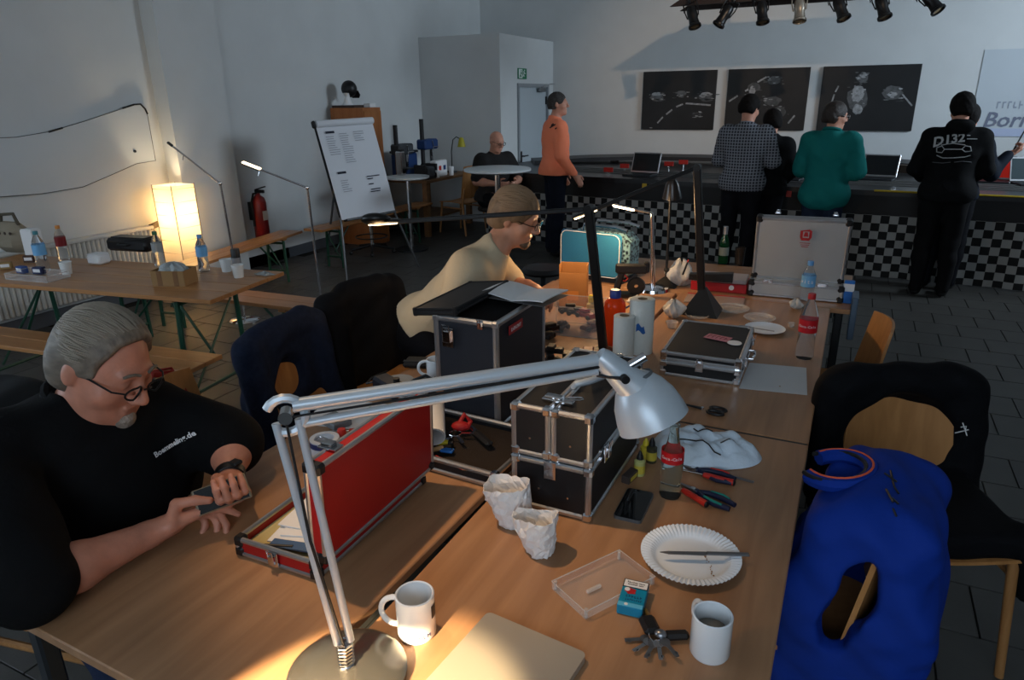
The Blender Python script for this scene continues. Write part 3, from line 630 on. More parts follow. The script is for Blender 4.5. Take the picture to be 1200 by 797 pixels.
MB(FM).cyl((0,H_+.01,.012),(W_,H_+.01,.012),.035,n=16).build('paper_roll', MATS['flip_paper'], fc, True)
MB(FM).box((-.015,H_+.01,.0),(.03,.07,.05),bev=.01).build('clamp_end', BLACKPL, fc)
TXG = mat('print_grey',(150,154,162),.8); TXD = mat('print_dark',(50,54,66),.8)
pr = MB(FM)
rr = random.Random(4)
for col,(x0,y0,n,wd) in enumerate([(.07,.80,9,.13),(.23,.82,14,.13),(.40,.83,5,.13),(.10,.37,6,.11)]):
    for k in range(n): w_=wd*(.6+.4*rr.random()); pr.box((x0*W_/.68+w_/2, y0*H_/.9-.022*k-.02, .022),(w_,.006,.0012))
tag(pr.build('printed_text', TXG, fc), kind='stuff')
for x,y,w_ in ((.10,.845,.10),(.11,.44,.10)): MB(FM).box((x+.03,y,.022),(w_,.022,.0015)).build('printed_heading', TXD, fc)
for k,(x,y,w_) in enumerate([(.42,.37,.16),(.42,.345,.07),(.42,.29,.06),(.43,.235,.12),(.42,.212,.12)]): MB(FM).box((x+w_/2,y,.024),(w_,.010,.0015)).build('written_line', TXD, fc)
for nm,a,b_ in (('leg',FM@Vector((.02,.05,-.02)),at(407,334,0)-o0),('leg',FM@Vector((W_-.02,.05,-.02)),at(491,313,0)-o0),('rear_leg',FM@Vector((W_/2,H_,-.04)),Vector((-.75,.25,.0)))):
    MB().tube([a,b_],.012,8).build(nm, mat('easel_grey',(96,98,100),.4,.6), fc)
MB(FM).box((W_/2,-.03,.02),(W_*.9,.02,.07)).build('pen_tray', BLACKPL, fc)
fe = thing('fire_extinguisher', 'red fire extinguisher on the left wall above the bench', 'extinguisher', (-5.86,5.70,.33))
ER = mat('extinguisher_red',(126,18,22),.35)
MB().lathe([(0,0),(.075,0),(.08,.01),(.08,.40),(.065,.45),(.03,.475),(.025,.5),(0,.5)],20).build('cylinder', ER, fe, True)
MB().box((.035,0,.52),(.13,.03,.035),bev=.006).box((.05,0,.555),(.15,.025,.012),rot=RY(-15)).build('valve_handle', BLACKPL, fe)
MB().tube([(0,0,.50),(0,-.06,.5),(0,-.095,.42),(0,-.098,.15)],.012,8).build('hose', BLACKPL, fe, True)
MB().box((.079,0,.26),(.006,.07,.10)).build('label_plate', mat('ext_label',(200,190,180),.6), fe)
MB().box((-.11,0,.3),(.06,.05,.2)).build('wall_bracket', BLACKPL, fe)
def floor_lamp(label, base, el, tip, lit):
    t = thing('floor_lamp', label, 'floor lamp', base)
    b0 = Vector(base); E_ = Vector(el)-b0; Tp = Vector(tip)-b0
    MB().lathe([(0,.03),(.02,.03),(.11,.022),(.125,.01),(.125,0),(0,0)],28).build('base', CHROME, t, True)
    MB().cyl((0,0,.02),E_,.011,.009,12).build('pole', CHROME, t, True)
    d_ = (Tp-E_); Ln = d_.length; d_.normalize()
    MB().ball(E_,.016,12,8).build('joint', CHROME, t, True)
    hl = .15 if lit else .02
    MB().cyl(E_,E_+d_*(Ln-hl),.007,n=10).build('arm', CHROME, t, True)
    q = frame(E_+d_*(Ln-hl/2), d_, d_.cross(Vector((0,0,1))))
    if lit:
        MB(q).box((0,0,.008),(hl,.05,.014),bev=.006).build('head', CHROME, t); MB(q).box((0,0,-.004),(hl*.92,.042,.012),bev=.004).build('diffuser', LED, t)
    else: MB(q).box((0,0,0),(.05,.022,.02),bev=.005).build('head', DARKSTEEL, t)
    s_ = E_+d_*(Ln*.72 if not lit else Ln*.72); MB().cyl(s_, s_+Vector((0,0,-.055))+d_*.02,.004).build('switch_stem', CHROME, t)
    return t
b0 = at(381,390,0); dp = (b0-Vector((0,0,CAMH))).dot(_f)
def above(base, px, py):
    d_ = ray(px,py); n2 = Vector((_f.x,_f.y)).normalized(); k = (base.x*n2.x+base.y*n2.y)/(d_.x*n2.x+d_.y*n2.y); return Vector((0,0,CAMH))+d_*k
fl2 = floor_lamp('chrome floor lamp with its bar head switched on', b0, above(b0,360,220), above(b0,283,190), True)
b1 = at(287,376,0)
fl1 = floor_lamp('chrome floor lamp with a slim dark bar head, switched off', b1, above(b1,258,215), above(b1,198,168), False)
hp = fl2.location; 
hpt = above(b0,290,195); spot('floor_lamp_beam', (hpt.x,hpt.y,hpt.z-.03), (hpt.x-.2,hpt.y+.1,0), 10, WARM, 140, .6, .05)
# glowing paper lantern in the wall corner
ln = thing('paper_lantern', 'glowing square rice-paper floor lantern in the wall corner', 'lamp', (-5.74,4.56,0))
LP_ = bpy.data.materials.new('lantern_paper'); LP_.use_nodes = True; nt = LP_.node_tree; pb = nt.nodes['Principled BSDF']; pb.inputs['Base Color'].default_value = lin((240,234,220)); pb.inputs['Roughness'].default_value = .9
tl = nt.nodes.new('ShaderNodeBsdfTranslucent'); tl.inputs[0].default_value = lin((255,242,220)); mx = nt.nodes.new('ShaderNodeMixShader'); mx.inputs[0].default_value = .6
nt.links.new(pb.outputs[0], mx.inputs[1]); nt.links.new(tl.outputs[0], mx.inputs[2]); nt.links.new(mx.outputs[0], nt.nodes['Material Output'].inputs[0])
for k in range(4):
    MB(Matrix.Rotation(R(90*k),4,'Z')).box((.125,0,.54),(.003,.25,1.02)).build('paper_side', LP_, ln)
WR = mat('lantern_wire',(120,112,96),.5)
for k in range(9):
    z = .06+k*.12; MB().tube([(.127*a,.127*b_,z) for a,b_ in ((-1,-1),(1,-1),(1,1),(-1,1))],.0025,5,closed=True).build('wire_hoop', WR, ln)
for a,b_ in ((-1,-1),(1,-1),(1,1),(-1,1)): MB().cyl((.128*a,.128*b_,0),(.128*a,.128*b_,1.06),.004,n=6).build('post', WR, ln)
MB().ball((0,0,.70),.04,14,10).build('bulb', mat('bulb_glow',(255,230,190),.5,emit=60,ecol=(255,224,176)), ln, True)
MB().cyl((0,0,.0),(0,0,.66),.012).build('bulb_stem', BLACKPL, ln)
point('lantern_glow', (-5.74,4.56,.80), 20, (1.0,.80,.52), .06)
# ================================================================== cases
def edge_bars(mb, sx, sy, sz, w, skip=()):
    x, y, z = sx/2-w/2, sy/2-w/2, sz/2-w/2
    for a in (-1,1):
        for b in (-1,1):
            if ('x',a,b) not in skip: mb.box((0,a*y,b*z),(sx,w,w),bev=w*.3)
            if ('y',a,b) not in skip: mb.box((a*x,0,b*z),(w,sy,w),bev=w*.3)
            if ('z',a,b) not in skip: mb.box((a*x,b*y,0),(w,w,sz),bev=w*.3)
def half(parent, name, M_, sx, sy, sz, pm, w=.018, cm=None, cs=.034, open_dir=0, inner=None, wall=.008, em=None):
    mb = MB(M_); i = w*.25
    if not open_dir: mb.box((0,0,0),(sx-2*i,sy-2*i,sz-2*i))
    else:
        for a in (-1,1):
            mb.box((a*(sx/2-i-wall/2),0,0),(wall,sy-2*i,sz-2*i)); mb.box((0,a*(sy/2-i-wall/2),0),(sx-2*i-2*wall,wall,sz-2*i))
        mb.box((0,0,-open_dir*(sz/2-i-wall/2)),(sx-2*i-2*wall,sy-2*i-2*wall,wall))
    p = mb.build(name, pm, parent)
    eb = MB(M_); edge_bars(eb,sx,sy,sz,w); eb.build('edge_trim', em or ALU, p)
    if inner: MB(M_).box((0,0,-open_dir*(sz/2-i-wall-.006)),(sx-2*i-2*wall-.004,sy-2*i-2*wall-.004,.012)).build('lining', inner, p)
    for a in (-1,1):
        for b in (-1,1):
            for c in (-1,1):
                MB(M_).box((a*(sx/2-cs*.42),b*(sy/2-cs*.42),c*(sz/2-min(cs,sz)*.42)),(cs,cs,min(cs,sz)),bev=cs*.22).build('corner', cm or CHROME, p)
    return p
def latch(parent, M_, s=1.0):
    a = MB(M_).box((0,0,.002),(.032*s,.05*s,.004),bev=.001).box((0,.004*s,.008),(.022*s,.03*s,.010),bev=.002)
    o = a.build('latch', CHROME, parent); MB(M_).tube([(-.009*s,.015*s,.012),(-.009*s,.035*s,.014),(.009*s,.035*s,.014),(.009*s,.015*s,.012)],.002*s,6).build('latch_loop', CHROME, o)
    return o
REDP = mat('red_panel',(160,20,22),.42, bump=.04, bscale=200); CREAM = mat('cream_foam',(186,172,122),.85); NAVY = mat('dark_navy_panel',(28,33,42),.5,bump=.03,bscale=200)
# --- red case, lid standing open
ry = -1.3
rcs = thing('red_case', 'red aluminium-edged case with its lid standing open', 'case', (-1.10,1.205,TZ0), R(1.2))
bw, bl = .248,.47
b_ = half(rcs,'case_base',Matrix.Translation((0,0,.027)),bw,bl,.05,REDP,.013,BLACKPL,.028,1,CREAM)
l_ = half(rcs,'case_lid',Matrix.Translation((bw/2+.012,0,.055+.125)) @ RY(2).to_4x4() @ Matrix.Rotation(R(90),4,'Y'),bw,bl,.045,REDP,.013,BLACKPL,.028,-1,mat('lid_lining',(40,36,34),.8))
MB(Matrix.Translation((bw/2+.006,0,.05))).cyl((0,-bl*.4,0),(0,bl*.4,0),.006).build('hinge', ALU, rcs)
for s in (-1,1): latch(b_, frame((-.02*0,-bl/2-.001,.027),(1,0,0),(0,0,1)) if s<0 else frame((-bw/2-.001,.12,.027),(0,1,0),(0,0,1)), .8)
for s in (-1,1): latch(l_, frame((bw/2+.012-.008,s*.15,.055+bw+.001),(0,1,0),(-1,0,0)), 1.0)
sh = thing('document_sheets','loose white sheets with a dark pen lying in the red case','paper',(-1.10,1.12,TZ0+.031),R(12))
for k,(x,y,a) in enumerate([(0,0,0),(.012,.03,8),(.0,.05,-4)]): MB(Matrix.Rotation(R(a),4,'Z')).box((x,y,.004+.0045*k),(.15,.20,.003)).build('sheet', PAPER, sh)
MB().box((.02,-.105,.006),(.16,.03,.004)).build('blue_card', mat('blue_card',(60,90,130),.5), sh)
MB().cyl((-.07,-.12,.006),(.0,-.11,.006),.005).build('pen', BLACKPL, sh)
# --- open black tray half with tools
tr_ = thing('open_case_tray', 'open black case half used as a tool tray between red case and tool chest', 'case tray', (-.985,1.648,TZ0), R(-3))
half(tr_,'tray_body',Matrix.Translation((0,0,.027)),.43,.305,.05,BLACKLAM,.016,CHROME,.026,1,mat('tray_foam',(44,38,34),.95,bump=.3,bscale=300))
ty = TZ0+.05*.0+.033
def lying(name,label,cat,px,py,z,rz,group=None): p = at(px,py,z); return thing(name,label,cat,(p.x,p.y,z),R(rz),group)
t = lying('box_cutter','black box cutter lying in the open tray','cutter',566,518,ty,-35)
MB().box((0,0,.012),(.10,.026,.02),bev=.008).build('handle', BLACKPL, t); MB().box((-.065,0,.012),(.05,.018,.008)).build('blade_guide', CHROME, t)
t = lying('key_bunch','bunch of keys with red strap in the open tray','keys',534,512,ty,20)
MB().tube([(.02*math.cos(a/10*6.28),.02*math.sin(a/10*6.28),.012) for a in range(10)],.002,6,closed=True).build('ring', CHROME, t)
for k in range(3): MB(Matrix.Rotation(R(60*k-120),4,'Z')).box((.045,0,.008+.003*k),(.05,.010,.002)).build('key', CHROME, t)
MB().ball((.01,.035,.02),(.03,.022,.016),10,6).build('red_strap', mat('red_strap',(170,28,30),.6), t, True); MB().tube([(.0,.03,.02),(.02,.06,.05),(.04,.05,.03),(.03,.03,.015)],.008,8).build('red_loop', MATS['red_strap'], t, True)
t = lying('yellow_marker','yellow marker pen in the open tray','pen',514,522,ty,20); MB().cyl((-.045,0,.01),(.03,0,.01),.009).build('barrel', mat('yellow_pl',(210,190,40),.4), t,True); MB().cyl((.03,0,.01),(.045,0,.01),.006).build('tip', BLACKPL, t)
t = lying('wooden_brush','small pale wooden brush in the open tray','brush',508,530,ty,50); MB().cyl((-.04,0,.008),(.03,0,.008),.005,.008).build('handle', wood('pale_wood',(190,150,100),(205,166,116),2,.5,'X'), t); MB().cyl((.03,0,.008),(.055,0,.008),.008,.006).build('bristles', mat('bristle',(70,56,40),.8), t)
t = lying('blue_tag','small blue plastic tag in the open tray','tag',524,530,ty,10); MB().box((0,0,.006),(.04,.022,.008),bev=.002).build('plate', mat('blue_pl',(40,110,190),.4), t); MB().cyl((.016,0,.006),(.016,0,.012),.003).build('rivet', CHROME, t)
t = lying('red_pen','thin red pen in the open tray','pen',528,545,ty,-14); MB().cyl((-.06,0,.006),(.05,0,.006),.005).build('barrel', mat('red_pl',(190,40,36),.4), t); MB().cyl((.05,0,.006),(.065,0,.006),.005,.001).build('tip', CHROME, t)
t = lying('paper_roll','rolled white document standing against the open tray','paper',508,502,TZ0+.06,32)
def roll(u,v):
    a = u*2*math.pi*1.6; r_ = .032+.008*u; return (r_*math.cos(a),-.12+.24*v, r_*math.sin(a)*.75+.03)
MB().grid(roll,50,6).build('sheet', PAPER, t, True, .001)
# --- tall navy case with the lid flipped open to the left
nv = thing('tall_dark_case','tall dark navy flight case with its lid flipped open','case',(-1.05,2.0,TZ0))
NX,NY,NZ = .235,.385,.375
nb = half(nv,'case_body',Matrix.Translation((0,0,NZ/2)),NX,NY,NZ,NAVY,.020,ALU,.024,1,BLACKPL)
MB().box((0,0,NZ-.03),(NX-.05,NY-.05,.03)).build('foam_insert', mat('dark_foam',(20,20,22),.95), nv)
ldm = Matrix.Translation((-NX/2-.005,0,NZ+.012)) @ RY(-7).to_4x4()
nl = half(nv,'case_lid',ldm @ Matrix.Translation((.012,0,-.004)),.165,NY,.026,BLACKLAM,.010,BLACKPL,.018,0,None,em=BLACKPL)
latch(nb, frame((-.06,-NY/2-.002,NZ-.07),(1,0,0),(0,0,1)),1.3); latch(nb, frame((-.10,-NY/2-.002,.13),(1,0,0),(0,0,1)),1.0)
latch(nb, frame((.06,-NY/2-.002,NZ-.012),(1,0,0),(0,0,1)),.6)
lg = MB().box((NX/2+.001,-.06,NZ-.05),(.003,.10,.03)).build('logo_plate', mat('logo_red',(160,30,34),.5), nv)
glyph_bars(nv,'lettering',frame((NX/2+.003,-.06,NZ-.05),(0,1,0),(0,0,1)),.075,.012,9,PAPER,2)
mg = thing('open_magazine','open white booklet lying across the tall dark case','booklet',(-.975,2.105,TZ0+NZ+.006),R(-8))
def page(u,v): x=(u-.5)*.25; return (x,(v-.5)*.17,.006+.014*math.sin(abs(u-.5)*2*math.pi*.5)+.004*math.sin(v*3))
MB().grid(page,25,6).build('pages', PAPER, mg, True, .004); MB().box((0,0,.001),(.25,.17,.002)).build('cover', mat('cover_grey',(90,90,92),.5), mg)
# --- big black tool chest
tc = thing('tool_chest','big black tool chest with aluminium edges and bow handle','case',(-.602,1.672,TZ0))
CX,CY,CZ = .222,.455,.30
cbot = half(tc,'lower_box',Matrix.Translation((0,0,.077)),CX,CY,.15,BLACKLAM,.017,CHROME,.026)
for s in (-1,1):
    w2 = CX*.5-.002
    f_ = half(tc,'lid_flap',Matrix.Translation((s*(w2/2+.001),0,.154+.0735)),w2,CY,.143,BLACKLAM,.015,CHROME,.026)
hdl = MB().tube([(.004,-.075,.302),(.015,-.083,.316),(.045,-.072,.324),(.068,-.03,.326),(.068,.03,.326),(.045,.072,.324),(.015,.083,.316),(.004,.075,.302)],.0095,10); hdl.build('handle', LAMPSILVER, tc, True)
for y in (-.17,.17):
    o = MB().box((0,y,.303),(.085,.03,.008),bev=.002).box((-.012,y,.309),(.05,.022,.010),bev=.003).build('latch', CHROME, tc)
    MB().tube([(.02,y-.01,.31),(.06,y-.008,.316),(.066,y,.316),(.06,y+.008,.316),(.02,y+.01,.31)],.0022,6).build('latch_loop', CHROME, o)
latch(tc, frame((.0,-CY/2-.002,.128),(1,0,0),(0,0,-1)),1.0); latch(tc, frame((CX/2+.002,-.12,.154),(0,1,0),(0,0,1)),1.0); latch(tc, frame((CX/2+.002,.10,.154),(0,1,0),(0,0,1)),1.0)
for x,y in ((-.06,-.09),(-.005+.06,-.09)): pass
stk = MB().box((-.062,.04,.3015),(.05,.15,.002)).build('sticker', PAPER, tc)
MB().box((-.062,.04,.3028),(.044,.143,.001)).build('sticker_print', BLACKPL, tc)
text('Boemm',.038,PAPER,tc,'sticker_lettering',frame((-.052,.04,.3036),(0,1,0),(-1,0,0)),bold=.001)
glyph_bars(tc,'sticker_small_lettering',frame((-.078,.04,.3036),(0,1,0),(-1,0,0)),.12,.014,8,PAPER,4)
MB().box((.085,.05,.302),(.02,.06,.002)).build('red_sticker', mat('red_pl',(190,40,36),.4), tc)
for x,z in ((-.055,.21),(.055,.21),(-.03,.07),(.05,.06)): MB().cyl((x,-CY/2+.004,z),(x,-CY/2-.002,z),.003).build('rivet', CHROME, tc)
# --- black closed case on the far table
kc = thing('black_flat_case','closed flat black case with aluminium edges and stickers','case',(-.44,2.735,TZ0),R(1.5))
half(kc,'case_base',Matrix.Translation((0,0,.03)),.30,.44,.06,BLACKLAM,.014,CHROME,.028); half(kc,'case_lid',Matrix.Translation((0,0,.0805)),.30,.44,.037,BLACKLAM,.014,CHROME,.028)
latch(kc, frame((0,-.222,.058),(1,0,0),(0,0,1)),.9)
for y in (-.13,.13): latch(kc, frame((.152,y,.058),(0,1,0),(0,0,1)),.9)
MB().tube([(.152,-.05,.05),(.175,-.05,.05),(.18,0,.05),(.175,.05,.05),(.152,.05,.05)],.006,8).build('handle', CHROME, kc, True)
MB().box((.03,.02,.1),(.10,.06,.0016),rot=RZ(-14)).build('sticker', mat('stk_pink',(190,120,130),.5), kc)
glyph_bars(kc,'sticker_lettering',Matrix.Translation((.03,.02,.1012)) @ RZ(-14).to_4x4(),.085,.034,5,mat('stk_dark',(120,30,44),.5),5)
MB().cyl((.10,-.02,.099),(.10,-.02,.1008),.028,n=20).build('round_sticker', PAPER, kc)
# --- aluminium case standing open
ac = thing('aluminium_case','large plain aluminium case standing upright, open','case',(-.205,3.93,TZ0),R(3))
SILV = mat('alu_panel',(168,170,170),.42,.35,var=.05,vscale=3)
lid = half(ac,'case_lid',Matrix.Translation((0,0,.255)) @ RX(98).to_4x4(),.46,.345,.055,SILV,.016,BLACKPL,.034)
base = half(ac,'case_base',Matrix.Translation((0,-.01,.045)),.47,.16,.085,SILV,.016,BLACKPL,.034)
q = frame((.02,-.052,.34),(1,0,0),(0,-.14,1))
MB(q).prism([(-.028,-.012),(-.02,-.03),(.018,-.03),(.028,-.012),(.028,.022),(.015,.03),(-.028,.022)],.001).build('logo', mat('logo_red',(160,30,34),.5), ac)
MB(q).box((0,.002,.0015),(.030,.034,.001)).build('logo_field', SILV, ac); MB(q).prism([(-.012,-.008),(.012,-.008),(.007,.016),(-.007,.016)],.003).build('logo_mark', MATS['logo_red'], ac)
for k in range(3): MB(q).box((0,-.044-.010*k,.0005),(.05-.008*k,.003,.001)).build('logo_line', MATS['logo_red'], ac)
for x in (-.13,.15): latch(ac, frame((x,.02,.435),(1,0,0),(0,1,0)),.9)
for x in (-.14,.13): MB().box((x,-.092,.09),(.05,.01,.02),bev=.002).build('hinge', CHROME, ac)
t = thing('blue_pouch','small blue and white box beside the aluminium case','box',(.055,3.88,TZ0)); MB().box((0,0,.06),(.05,.03,.12),bev=.004).build('body', mat('blue_pl',(40,110,190),.4), t); MB().box((0,-.0155,.085),(.05,.002,.04)).build('white_band', PAPER, t)
tag(MB().box((.09,3.80,.70),(.03,.16,.22),bev=.004).build('table_clamp', mat('steel_blue',(90,110,130),.4,.6)),'steel bracket hanging at the right end of the far table','bracket')
# ================================================================== silver architect lamp
LB = at(408,792,TZ0)
lamp = thing('desk_lamp','silver double-arm desk lamp standing in the foreground','lamp',LB)
def L(v): return Vector(v)-LB
MB().lathe([(0,.026),(.03,.026),(.10,.020),(.112,.012),(.112,0),(0,0)],40).build('base', mat('lamp_base_steel',(150,146,138),.22,.85), lamp, True)
MB().cyl((0,0,.02),(0,0,.075),.011,n=14).build('pivot', CHROME, lamp, True)
sp_ = [(.014*math.cos(k*.9),.014*math.sin(k*.9),.022+.0011*k) for k in range(56)]
MB().tube(sp_,.0028,6).build('spring', CHROME, lamp, True)
El = L(atD(335,487,1.17)); hj = L(atD(700,428,1.27)); piv = Vector((0,0,.08))
side = (hj-El).cross(Vector((0,0,1))).normalized()
dn = (El-piv).normalized(); off = dn.cross(side).normalized()
for s in (-1,1): MB().cyl(piv+off*.012*s, El-dn*.01+off*.019*s,.0075,n=12).build('lower_arm', LAMPSILVER, lamp, True)
du = (hj-El).normalized(); ou = du.cross(side).normalized()
MB().cyl(El+du*.015+ou*.016*(-1 if ou.z<0 else 1), hj+ou*.010*(-1 if ou.z<0 else 1),.0125,n=14).build('upper_arm', LAMPSILVER, lamp, True)
MB().cyl(El+du*.015-ou*.020*(-1 if ou.z<0 else 1), hj-ou*.012*(-1 if ou.z<0 else 1),.0075,n=12).build('upper_arm', LAMPSILVER, lamp, True)
arc = []
for k in range(15):
    a = R(-150+k*20); arc.append(El+ (du*math.cos(a)+du.cross(side).normalized()*math.sin(a))*.032)
MB().tube(arc,.0085,8).build('elbow_joint', LAMPSILVER, lamp, True)
MB().cyl(El+side*.014,El-side*.014,.012,n=14).build('elbow_pin', CHROME, lamp, True)
MB().tube([piv+side*.012, El*.5+piv*.5+side*.016-off*.01, El+side*.01, El+du*.2+side*.012, hj+side*.01],.003,6).build('cable', BLACKPL, lamp, True)
# shade: axis from neck to opening
neck = L(atD(706,420,1.27)); apex = L(atD(742,452,1.29)); mouth = L(atD(766,494,1.31)); ax = (apex-neck).normalized()
ax2 = (mouth-L(atD(745,446,1.30))).normalized()
Rm = ax.to_track_quat('Z','Y').to_matrix(); Rm2 = ax2.to_track_quat('Z','Y').to_matrix()
MB().lathe([(0,-.012),(.016,-.01),(.02,.0),(.024,.03),(.030,.065),(.034,.085),(.0,.085)],24,neck,Rm).build('lamp_neck', LAMPSILVER, lamp, True)
cen = mouth-ax2*.096
SHD = MB().lathe([(.0,-.006),(.020,-.005),(.034,.006),(.047,.022),(.060,.048),(.0665,.075),(.069,.096),(.0665,.096),(.0635,.075),(.057,.048),(.043,.022),(.0,.002)],40,cen,Rm2)
SHD.build('shade', LAMPSILVER, lamp, True)
MB().lathe([(.0335,0),(.0355,.002),(.0355,.006),(.0335,.008)],32,cen,Rm2).build('shade_ring', mat('ring_grey',(110,116,120),.4,.4), lamp, True)
MB().cyl(hj,neck,.009,n=10).build('head_joint', CHROME, lamp, True)
MB().tube([hj+Vector((0,0,-.02)), neck+ax*.04+side*.035],.0035,6).build('tilt_rod', DARKSTEEL, lamp); MB().cyl(neck+ax*.04+side*.03,neck+ax*.04+side*.042,.008).build('tilt_knob', BLACKPL, lamp)
sw = neck+ax*.05-Rm2 @ Vector((0,0,0))+Vector((.045,.02,.03)); MB().cyl(neck+ax*.04+Vector((.02,.01,.012)),neck+ax*.04+Vector((.045,.022,.03)),.009).build('switch', CHROME, lamp, True)
MB().ball(cen+ax2*.05,.024,14,10).build('bulb', mat('bulb_off',(225,225,220),.3), lamp, True)
# ================================================================== near table things
def mug(name,label,p,rz,h,r,handle_dir,mtl=WHITE,extra=None):
    t = thing(name,label,'mug',p,R(rz),'mugs on the tables')
    MB().lathe([(0,0),(r*.92,0),(r,.006),(r,h-.002),(r-.002,h),(r-.0045,h-.002),(r-.005,.008),(0,.007)],32).build('mug_body', mtl, t, True)
    MB().tube([(r-.003+.036*math.sin(math.pi*k/14)**.8,0,h*(.52+.34*math.cos(math.pi*k/14))) for k in range(15)],.006,10).build('handle', mtl, t, True)
    return t
def curved_text(s,size,r,z,a0,m,par,name,sp=.62,up=True):
    for k,chx in enumerate(s):
        a = a0+k*size*sp/r
        text(chx,size,m,par,name,frame((r*math.cos(a),r*math.sin(a),z),(-math.sin(a),math.cos(a),0),(0,0,1)),depth=.0003)
BLUEI = mat('blue_ink',(40,50,100),.5)
p = at(489,741,TZ0); m1 = mug('white_mug','white mug with blue lettering and a handle to the left, near the lamp base',(p.x,p.y,TZ0),198,.098,.0395,180)
curved_text('UIELM',.012,.0398,.018,R(84),BLUEI,m1,'mug_lettering',.85)
MB().grid(lambda u,v:(.0399*math.cos(2.75+u*.5),.0399*math.sin(2.75+u*.5),.05+v*.03),8,4).build('mug_print', mat('dark_print',(30,30,34),.5), m1)
p = at(831,764,TZ0); m2 = mug('white_mug','plain white mug beside the keys',(p.x,p.y,TZ0),128,.092,.0385,0)
t = thing('coffee','milky coffee in the plain white mug','drink',(p.x,p.y,TZ0+.05)); MB().lathe([(0,.004),(.0325,.004),(.0325,0),(0,0)],24).build('surface', mat('coffee_milk',(120,112,100),.3), t)
p = at(512,444,TZ0); m3 = mug('white_mug','white mug at the foot of the tall dark case',(p.x,p.y,TZ0),200,.085,.038,0)
# laptop
A,B = at(572,716,.757),at(688,765,.757); u = (B-A); W2 = u.length; u.normalize(); v = Vector((u.y,-u.x,0)); 
lp = thing('closed_laptop','closed silver laptop at the front edge of the table','laptop',(0,0,TZ0)); MT = Matrix((u,-v,Vector((0,0,1)))).transposed().to_4x4(); MT.translation = (A.x,A.y,0)
def rrect(w,h,r,n=5):
    pts=[]
    for cx,cy,a0 in ((w-r,-r,0),(r,-r,90),(r,-h+r,180),(w-r,-h+r,270)):
        for k in range(n+1): a=R(a0+90*k/n); pts.append((cx+r*math.cos(a),cy+r*math.sin(a)))
    return pts
LAPM = mat('laptop_aluminium',(186,176,160),.38,.45)
MB(MT).prism(rrect(W2,.325,.012),.008,Matrix.Translation((0,0,.001))).build('laptop_base', LAPM, lp); MB(MT).prism(rrect(W2,.325,.012),.006,Matrix.Translation((0,0,.0102))).build('laptop_lid', LAPM, lp)
# paper plate with knife
p = at(809,651,TZ0+.012); pl = thing('paper_plate','ribbed white paper plate with crumbs in front of the scissors','plate',(p.x,p.y,TZ0))
def plate(u,vv):
    a=u*2*math.pi; prof=[(0,.003),(.05,.003),(.078,.004),(.084,.010),(.092,.016),(.105,.019),(.115,.020)]
    k=vv*(len(prof)-1); i=min(int(k),len(prof)-2); f=k-i; r_=prof[i][0]*(1-f)+prof[i+1][0]*f; z=prof[i][1]*(1-f)+prof[i+1][1]*f
    rib=.0016*math.cos(a*64)*max(0,min(1,(r_-.08)/.015)); return (r_*math.cos(a),r_*math.sin(a),z+rib)
MB().grid(plate,256,14,True).build('plate_body', mat('paper_plate',(222,230,238),.6), pl, True, .001)
cr = MB(); rr=random.Random(3)
for k in range(16): cr.ball((.05+.02*math.cos(k*.35)+rr.uniform(-.004,.004),-.02+.04*math.sin(k*.35-1.5),.0055),rr.uniform(.0008,.002),6,4)
tag(cr.build('crumbs', mat('crumb',(150,110,70),.9), pl),kind='stuff')
k0,k1 = at(773,648,TZ0+.021),at(878,650,TZ0+.024); kd=(k1-k0)
kn = thing('table_knife','dull steel table knife lying across the paper plate','knife',(k0.x,k0.y,TZ0+.0225),math.atan2(kd.y,kd.x)); Lk=Vector((kd.x,kd.y)).length
MB().prism([(0,0),(.02,-.007),(Lk*.52,-.008),(Lk*.52,.006),(.02,.004)],.0018).build('blade', mat('steel_dull',(140,142,146),.3,.9), kn)
MB().box((Lk*.76,-.001,.002),(Lk*.48,.013,.005),bev=.002).build('handle', MATS['steel_dull'], kn)
# acrylic cover
C0,C1,C2,C3 = at(652,688,TZ0),at(686,727,TZ0),at(767,685,TZ0),at(735,658,TZ0)
ux=(C2-C1); lx=ux.length; ux.normalize(); uy=Vector((-ux.y,ux.x,0)); ly=(C0-C1).dot(uy); MT=Matrix((ux,uy,Vector((0,0,1)))).transposed().to_4x4(); MT.translation=C1
acx = thing('acrylic_cover','clear acrylic display-box cover lying on the table','cover',(0,0,0))
ACR = mat('thin_acrylic',(236,236,236),.05,alpha=.10)
MB(MT).box((lx/2,ly/2,.0022),(lx,ly,.002)).build('floor_sheet', ACR, acx)
for c_,d_ in (((lx/2,.001,.012),(lx,.002,.018)),((lx/2,ly-.001,.012),(lx,.002,.018)),((.001,ly/2,.012),(.002,ly-.004,.018)),((lx-.001,ly/2,.012),(.002,ly-.004,.018))): MB(MT).box(c_,d_).build('rim_wall', ACR, acx)
EDG = mat('acrylic_edge',(222,216,208),.15,alpha=.42)
MB(MT).tube([(0,0,.0215),(lx,0,.0215),(lx,ly,.0215),(0,ly,.0215)],.0016,6,closed=True).build('rim_edge', EDG, acx)
for x,y in ((.006,.006),(lx-.006,.006),(lx-.006,ly-.006),(.006,ly-.006)): MB(MT).cyl((x,y,.003),(x,y,.022),.004).build('corner_post', EDG, acx)
MB(MT).box((lx*.36,ly*.5,.008),(.04,.008,.009),bev=.002).build('holder_bar', EDG, acx)
